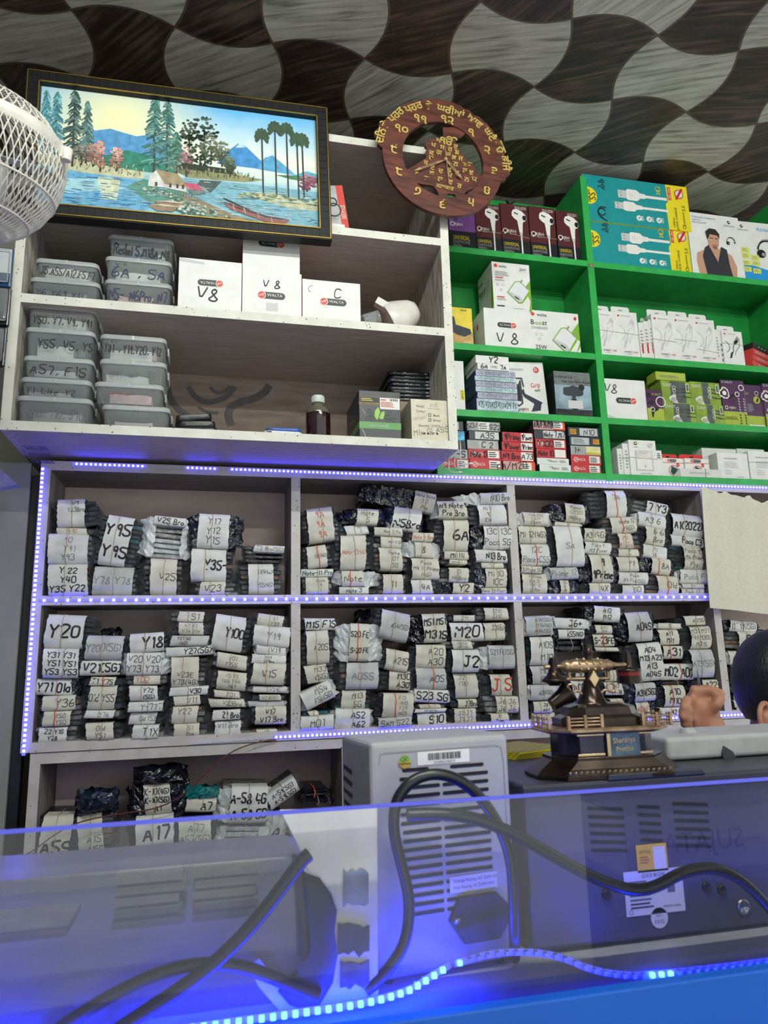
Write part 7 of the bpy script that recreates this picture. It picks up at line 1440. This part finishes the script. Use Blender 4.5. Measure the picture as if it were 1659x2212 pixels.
r = random.Random(5)
for k in range(26): a = k*.9; mb.ball((cx-.002-.018+.036*k/26, .0088*math.cos(a), zb_+.0088*math.sin(a)), .0024, BRL, n=6, m=4)
hb_ = mb.build('handset', tel)
ex = cx-.058
mb = MB(); mb.lathe([(.004, .012), (.006, .006), (.006, -.004), (.0085, -.010), (.0150, -.0155), (.0165, -.017), (.0150, -.019), (.0090, -.021), (.0065, -.024)], BRD, 20, Matrix.Translation((ex+.008, 0, zb_))); mb.build('earpiece', hb_)
mb = MB(); T = Matrix.Translation((ex+.018, 0, zb_-.038)) @ Matrix.Rotation(math.radians(58), 4, 'Y'); mb.lathe([(.0085, -.018), (.0095, -.008), (.0105, .0), (.0135, .008), (.0150, .011), (.0130, .0115), (.006, .006)], BRD, 20, T); mb.build('mouth_horn', hb_)
mx_ = cx+.052
mb = MB(); mb.lathe([(.003, .016), (.0045, .008), (.0045, -.002), (.0060, -.004), (.0155, -.005), (.0165, -.008), (.0150, -.012), (.0165, -.020), (.0160, -.024)], BRD, 20, Matrix.Translation((mx_+.004, 0, zb_))); mb.lathe([(.0158, -.009), (.0163, -.014)], pm((120, 30, 36), .3, .4, var=.1), 20, Matrix.Translation((mx_+.004, 0, zb_)), caps=False); mb.build('receiver_cup', hb_)
# ================================================================ THINGS BEHIND THE SCREEN, LEFT
CASE = clear_plastic('smoky_case', (100, 100, 114), .50, .3)  # grey reflection in the screen, built as a solid case
cs = empty('storage_case', (-.07, -1.085, CT+.001)); tag(cs, 'smoky grey plastic storage case with paper slips showing inside, behind the screen', 'storage case')
mb = MB(); o_ = [(x, y) for x, y in rrect(.345, .11, .012)]; loops(mb, [(o_, .010), (off(o_, .99, .055), .05), (off(o_, .96, .055), .128)], CASE, True, True, False); mb.build('tray', cs)
mb = MB(); o_ = rrect(.352, .116, .014); loops(mb, [(o_, 0.0), (o_, .010), (off(o_, .98, .055), .012)], pm((176, 176, 196), .35, var=.05), False); mb.build('base_rim', cs, .001)
mb = MB(); o_ = rrect(.335, .106, .012); loops(mb, [(o_, .128), (off(o_, .99, .055), .137), (off(o_, .93, .055), .141)], CASE, True, False, True); mb.build('lid', cs)
for c_, x0 in enumerate((-.02, .055)):
    for k in range(5):
        mb = MB(); mb.box(x0+.002*(k % 2), x0+.068-.003*(k % 3), .012+.002*k, .095, .086+.0095*k, .0925+.0095*k, PAPERC if (k+c_) % 2 else PAPERW); mb.build('paper_slip', cs)
mb = MB(); mb.box(-.14, -.06, .012, .09, .085, .092, PAPERC); mb.build('paper_slip', cs)
# bright reflection left of the power supply, built as a white sheet
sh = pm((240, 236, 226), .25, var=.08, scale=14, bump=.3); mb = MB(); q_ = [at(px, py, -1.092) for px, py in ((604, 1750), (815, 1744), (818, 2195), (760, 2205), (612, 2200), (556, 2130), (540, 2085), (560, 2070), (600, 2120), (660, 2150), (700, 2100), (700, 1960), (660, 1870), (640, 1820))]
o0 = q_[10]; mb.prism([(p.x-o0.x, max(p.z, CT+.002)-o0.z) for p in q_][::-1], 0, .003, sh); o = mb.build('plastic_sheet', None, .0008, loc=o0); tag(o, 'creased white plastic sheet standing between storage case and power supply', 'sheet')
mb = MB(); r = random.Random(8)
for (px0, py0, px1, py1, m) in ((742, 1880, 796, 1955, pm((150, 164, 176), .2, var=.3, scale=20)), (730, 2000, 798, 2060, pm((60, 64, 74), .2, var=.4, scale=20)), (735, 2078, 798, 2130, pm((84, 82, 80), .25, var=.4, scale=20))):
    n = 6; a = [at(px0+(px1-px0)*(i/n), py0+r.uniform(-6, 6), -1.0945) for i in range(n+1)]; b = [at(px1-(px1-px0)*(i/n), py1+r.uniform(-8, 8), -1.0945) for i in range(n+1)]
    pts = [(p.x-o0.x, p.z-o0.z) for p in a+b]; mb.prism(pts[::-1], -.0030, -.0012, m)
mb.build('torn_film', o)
mb = MB(); pl = [(652, 1880), (668, 1888), (690, 1895), (715, 1930), (727, 1965), (722, 2010), (728, 2060), (718, 2120), (690, 2168), (660, 2180), (625, 2168), (600, 2140), (615, 2120), (650, 2100), (664, 2060), (662, 1980), (655, 1930)]  # dark gap in the bright reflection, built as a pouch shape
q_ = [at(px, py, -1.098) for px, py in pl]; cx = sum(p.x for p in q_)/len(q_); cz = sum(p.z for p in q_)/len(q_); bz_ = min(p.z for p in q_); rows = []
NAV = pm((22, 30, 52), .55, var=.15, scale=30, bump=.2)
for k, yy in ((1.0, 0), (1.0, -.003), (.86, -.0055), (.5, -.007)): rows.append([V((cx+(p.x-cx)*k, -1.098+yy, cz+(p.z-cz)*k)) for p in q_])
n = len(q_); vs = [v-V((cx, -1.098, bz_)) for rr_ in rows for v in rr_]; mb.add(vs, [(a*n+(i+1) % n, a*n+i, (a+1)*n+i, (a+1)*n+(i+1) % n) for a in range(3) for i in range(n)], NAV, True); mb.add(vs[:n], [tuple(range(n))], NAV); mb.add(vs[-n:], [tuple(range(n-1, -1, -1))], NAV)
tag(mb.build('cloth_pouch', None, loc=(cx, -1.098, bz_)), 'slumped navy cloth pouch leaning on the white plastic sheet', 'pouch')
CBL = pm((32, 36, 52), .4, var=.1)
mb = MB(); mb.tube(smooth([at(60, 2275, -1.105), at(150, 2205, -1.105), at(250, 2145, -1.104), at(350, 2098, -1.104), at(440, 2080, -1.104), at(520, 2086, -1.104), at(600, 2115, -1.105), at(660, 2140, -1.106), at(690, 2150, -1.107)]), .0062, CBL, 10); tag(mb.build('power_cable'), 'dark cable arching low behind the screen to the navy pouch', 'cable')
mb = MB(); mb.tube(smooth([at(200, 2262, -1.115), at(300, 2195, -1.115), at(400, 2130, -1.115), at(470, 2075, -1.115), at(540, 2005, -1.115), at(600, 1930, -1.115), at(650, 1860, -1.115), at(668, 1845, -1.113)]), .0068, CBL, 10); tag(mb.build('power_cable'), 'dark cable rising steeply to the right behind the screen', 'cable')
# ================================================================ CARTONS ACROSS THE AISLE (mirrored in the acrylic)
for k, (z0, z1, c, t, lab) in enumerate(((0, .50, (120, 130, 150), '', 'plain blue-grey carton at the bottom of the aisle pile'), (.501, .70, (214, 214, 216), 'SUJATA', 'white lettered mixer carton in the middle of the aisle pile'), (.701, .93, (96, 104, 112), '24', 'dark grey carton on top of the aisle pile'))):
    mb = MB(); mb.box(-.30, .30, -.3, 0, 0, z1-z0, pm(c, .5, var=.05, scale=8)); F = Fc(mb, (.30, 0, 0), (-.60, 0, 0), (0, 0, z1-z0), .0008)
    if t: F.text(t, .5, .5, .34, pm((70, 70, 76), .5, var=0), 0, 2)
    F.rect(0, .0, 1, .03, GREYP, 1); tag(mb.build('shipping_carton', None, .002, loc=(1.68, -2.76, z0)), lab, 'carton', 'cartons across the aisle')
# ================================================================ PERSON behind the counter
SKN = pm((176, 122, 94), .5, var=.08, scale=40, bump=.05); HAIR = pm((14, 14, 20), .45, var=.2, scale=200, bump=.6, stretch=(1, 1, .15)); SHIRT = pm((60, 70, 96), .8, var=.1, scale=30)
hc = V((1.208, -.49, 1.172))
per = MB()
def cap(mb, a, b, ra, rb, m, n=12):
    a, b = V(a), V(b); k = 6; mb.tube([a.lerp(b, i/k) for i in range(k+1)], [ra+(rb-ra)*i/k for i in range(k+1)], m, n); mb.ball(a, ra, m, n=12, m=8); mb.ball(b, rb, m, n=12, m=8)
H = lambda x, y, z: hc+V((x, y, z))
per.ball(hc, (.082, .088, .105), SKN, n=24, m=16); per.ball(H(.03, -.01, -.05), (.058, .062, .07), SKN); per.ball(H(.082, -.012, -.03), (.018, .014, .022), SKN); per.ball(H(.060, -.01, -.095), (.026, .03, .022), SKN)
cap(per, H(-.01, .015, -.08), H(-.03, .02, -.20), .052, .058, SKN)
sp = H(-.03, .03, -.24); pel = V((1.17, -.40, .50))
cap(per, sp, pel, .105, .125, SKN); cap(per, sp+V((.02, -.15, .0)), sp+V((.0, .16, .0)), .062, .062, SKN)
# left arm raised in view, right arm resting
wr_ = at(1540, 1598, -.62); el = V((1.02, -.64, .90)); cap(per, sp+V((.02, -.16, -.02)), el, .050, .040, SKN); cap(per, el, wr_, .038, .030, SKN)
cap(per, sp+V((.0, .17, -.02)), V((1.22, -.12, .82)), .048, .040, SKN); cap(per, V((1.22, -.12, .82)), V((1.30, -.36, .80)), .038, .028, SKN); cap(per, V((1.30, -.36, .80)), V((1.33, -.44, .79)), .030, .022, SKN)
for s in (-1, 1):
    hp = pel+V((.0, .09*s, -.02)); kn = hp+V((.38, .05*s, .02)); cap(per, hp, kn, .080, .058, SKN); cap(per, kn, kn+V((.0, 0, -.42)), .054, .036, SKN); cap(per, kn+V((0, 0, -.43)), kn+V((.13, 0, -.455)), .036, .026, SKN)
def hp_(px, py, y=-.62): return at(px, py, y)
palm = hp_(1522, 1548); cap(per, wr_, hp_(1530, 1570), .030, .031, SKN); cap(per, hp_(1530, 1575), hp_(1512, 1530), .031, .029, SKN); cap(per, hp_(1520, 1540), hp_(1505, 1515), .029, .022, SKN); cap(per, hp_(1500, 1560), hp_(1498, 1530), .020, .021, SKN)
for pts, r0 in (([(1503, 1512, -.625), (1502, 1492, -.63), (1530, 1490, -.64), (1556, 1498, -.645)], .0125), ([(1495, 1518, -.63), (1483, 1513, -.645), (1478, 1528, -.655), (1490, 1535, -.65)], .0105), ([(1492, 1535, -.63), (1479, 1533, -.65), (1475, 1548, -.655), (1488, 1554, -.65)], .0105), ([(1495, 1552, -.63), (1481, 1551, -.645), (1478, 1564, -.65), (1490, 1569, -.645)], .0095), ([(1530, 1540, -.64), (1548, 1522, -.655), (1556, 1510, -.655), (1552, 1502, -.65)], .0115)):
    for i, (a, b) in enumerate(zip(pts, pts[1:])): cap(per, at(*a), at(*b), r0*(1-.08*i), r0*(1-.08*(i+1)), SKN, 10)
# ear
E0 = V((at(1650, 1552, -.57).x, -.572, at(1650, 1552, -.57).z)); 
ear = [E0+V((.020*math.cos(a), -.004+.006*math.cos(a), .031*math.sin(a))) for a in [math.radians(k) for k in range(40, 330, 24)]]
for a, b in zip(ear, ear[1:]): cap(per, a, b, .0062, .0062, SKN, 8)
per.ball(E0+V((.006, .008, -.002)), (.016, .007, .024), SKN); per.ball(E0+V((.004, .0, -.030)), (.009, .007, .010), SKN); cap(per, E0+V((.01, .01, 0)), H(.0, -.06, -.05), .016, .022, SKN)
body = per.build('person'); m_ = body.modifiers.new('merge', 'REMESH'); m_.mode = 'VOXEL'; m_.voxel_size = .0042; m_.use_smooth_shade = True
s_ = body.modifiers.new('soft', 'SMOOTH'); s_.iterations = 4; s_.factor = .5
tag(body, 'person seated behind the counter, dark short hair, hand raised holding fine tweezers', 'person')
mb = MB(); r = random.Random(6); n, m2_ = 40, 26; vs = []
for j in range(m2_+1):
    b = math.pi*(.02+.70*j/m2_)
    for i in range(n):
        a = 2*math.pi*i/n; facing = math.cos(a)  # +x is the face side
        lim = 1.0 if facing < .1 else 1.0-.45*(facing-.1); bb = min(b, math.pi*.72*lim)
        k = 1.115+r.uniform(-.006, .012); vs.append(hc+V((.082*k*math.sin(bb)*math.cos(a)-.004, .090*k*math.sin(bb)*math.sin(a), .105*k*math.cos(bb)+.004)))
mb.add(vs, [(j*n+(i+1) % n, j*n+i, (j+1)*n+i, (j+1)*n+(i+1) % n) for j in range(m2_) for i in range(n)], HAIR, True); o = mb.build('hair', body); o['label'] = 'short dark hair'
for sgn in (-1,):
    mb = MB()
    cap(mb, sp, pel+V((0, 0, -.04)), .115, .138, SHIRT); cap(mb, sp+V((.02, -.16, .0)), sp+V((.0, .17, .0)), .070, .070, SHIRT); cap(mb, sp+V((.02, -.16, -.02)), sp.lerp(el, .55)+V((0, -.06, 0)), .058, .054, SHIRT); cap(mb, sp+V((0, .17, -.02)), V((1.20, -.18, .86)), .058, .052, SHIRT)
    o = mb.build('shirt', body); q2 = o.modifiers.new('merge', 'REMESH'); q2.mode = 'VOXEL'; q2.voxel_size = .009; q2.use_smooth_shade = True
for nm, z, yy in (('eyebrow', .022, .03), ('eyebrow', .022, -.03)):
    mb = MB(); mb.tube([H(.076, yy-.014, z), H(.081, yy, z+.004), H(.076, yy+.014, z)], .003, HAIR, 6); mb.build(nm, body)
for yy in (.03, -.03):
    mb = MB(); mb.ball(H(.070, yy, .004), .012, pm((236, 232, 226), .2, var=0)); mb.ball(H(.078, yy, .003), .0055, BLACK); mb.build('eye', body)
mb = MB(); mb.tube([H(.080, -.018, -.062), H(.086, 0, -.061), H(.080, .018, -.062)], .0035, pm((150, 84, 76), .5, var=0), 6); mb.build('mouth', body)
mb = MB(); TWZ = pm((120, 122, 128), .3, .8, var=.05)
for d_ in (-.0015, .0015): mb.tube([at(1506, 1446, -.638), at(1509, 1470, -.638)+V((d_, 0, 0)), at(1514, 1500, -.636)+V((d_*1.6, 0, 0))], [.0006, .0011, .0014], TWZ, 6)
tag(mb.build('tweezers'), 'fine steel tweezers held upright in the raised hand', 'tweezers')
mb = MB(); sx, sy = 1.17, -.38; mb.lathe([(.16, .405), (.17, .42), (.16, .44)], pm((40, 40, 44), .6, var=.1), 24, Matrix.Translation((sx, sy, -.06))); root = empty('stool', (0, 0, 0)); o = mb.build('seat', root)
for k in range(4):
    a = math.pi/4+math.pi/2*k; mb = MB(); mb.tube([(sx+.10*math.cos(a), sy+.10*math.sin(a), .345), (sx+.15*math.cos(a), sy+.15*math.sin(a), .0)], .012, pm((120, 120, 124), .35, .8, var=.05), 8); mb.build('leg', root)
tag(root, 'round stool under the seated person behind the counter', 'stool')
# ================================================================ LIGHT + CAMERA
sc = bpy.context.scene
w = bpy.data.worlds.new('world'); sc.world = w; w.use_nodes = True
w.node_tree.nodes['Background'].inputs[0].default_value = (.95, 1, .98, 1); w.node_tree.nodes['Background'].inputs[1].default_value = 1.05
TUBE = bpy.data.materials.new('tube_glow'); TUBE.use_nodes = True
_b = TUBE.node_tree.nodes['Principled BSDF']; _b.inputs['Emission Color'].default_value = (.96, 1, .93, 1); _b.inputs['Emission Strength'].default_value = 172
def tube_light(x, y, L, label, rot=0):
    o = empty('tube_light', (x, y, CEIL-.001), (0, 0, rot)); tag(o, label, 'light', 'ceiling tube lights')
    mb = MB(); mb.box(-L/2, L/2, -.025, .025, -.03, 0, WHITE); mb.build('batten', o, .003)
    mb = MB(); mb.tube([(-L/2+.02, 0, -.046), (L/2-.02, 0, -.046)], .015, TUBE, 12); mb.build('glass_tube', o)
    for s in (-1, 1):
        mb = MB(); mb.box(s*(L/2-.012)-.01, s*(L/2-.012)+.01, -.016, .016, -.065, -.02, WHITE); mb.build('end_cap', o, .002)
tube_light(.15, -1.75, 1.2, 'white tube light on the ceiling over the counter')
tube_light(1.0, -2.9, 1.2, 'white tube light on the ceiling by the shop entrance')
cam = bpy.data.cameras.new('camera'); co = bpy.data.objects.new('camera', cam); C.objects.link(co)
cam.sensor_fit = 'VERTICAL'; cam.sensor_height = 36.0; cam.sensor_width = 27.0
cam.lens = FPX*36.0/2212.0
co.matrix_world = Matrix(((RGT.x, UPV.x, -FWD.x, CAM.x), (RGT.y, UPV.y, -FWD.y, CAM.y), (RGT.z, UPV.z, -FWD.z, CAM.z), (0, 0, 0, 1)))
cam.clip_start = .02; cam.dof.use_dof = True; cam.dof.focus_distance = 1.95; cam.dof.aperture_fstop = 9.0
sc.camera = co
sc.view_settings.view_transform = 'Standard'; sc.view_settings.look = 'None'; sc.view_settings.gamma = 1; sc.view_settings.use_curve_mapping = False
sc.view_settings.exposure = 0.0
cy = sc.cycles; cy.max_bounces = 7; cy.diffuse_bounces = 3; cy.glossy_bounces = 3; cy.transmission_bounces = 4; cy.transparent_max_bounces = 12; cy.caustics_reflective = False; cy.caustics_refractive = False
cy.sample_clamp_indirect = 4; cy.use_denoising = True
bpy.data.objects.remove(_tob)
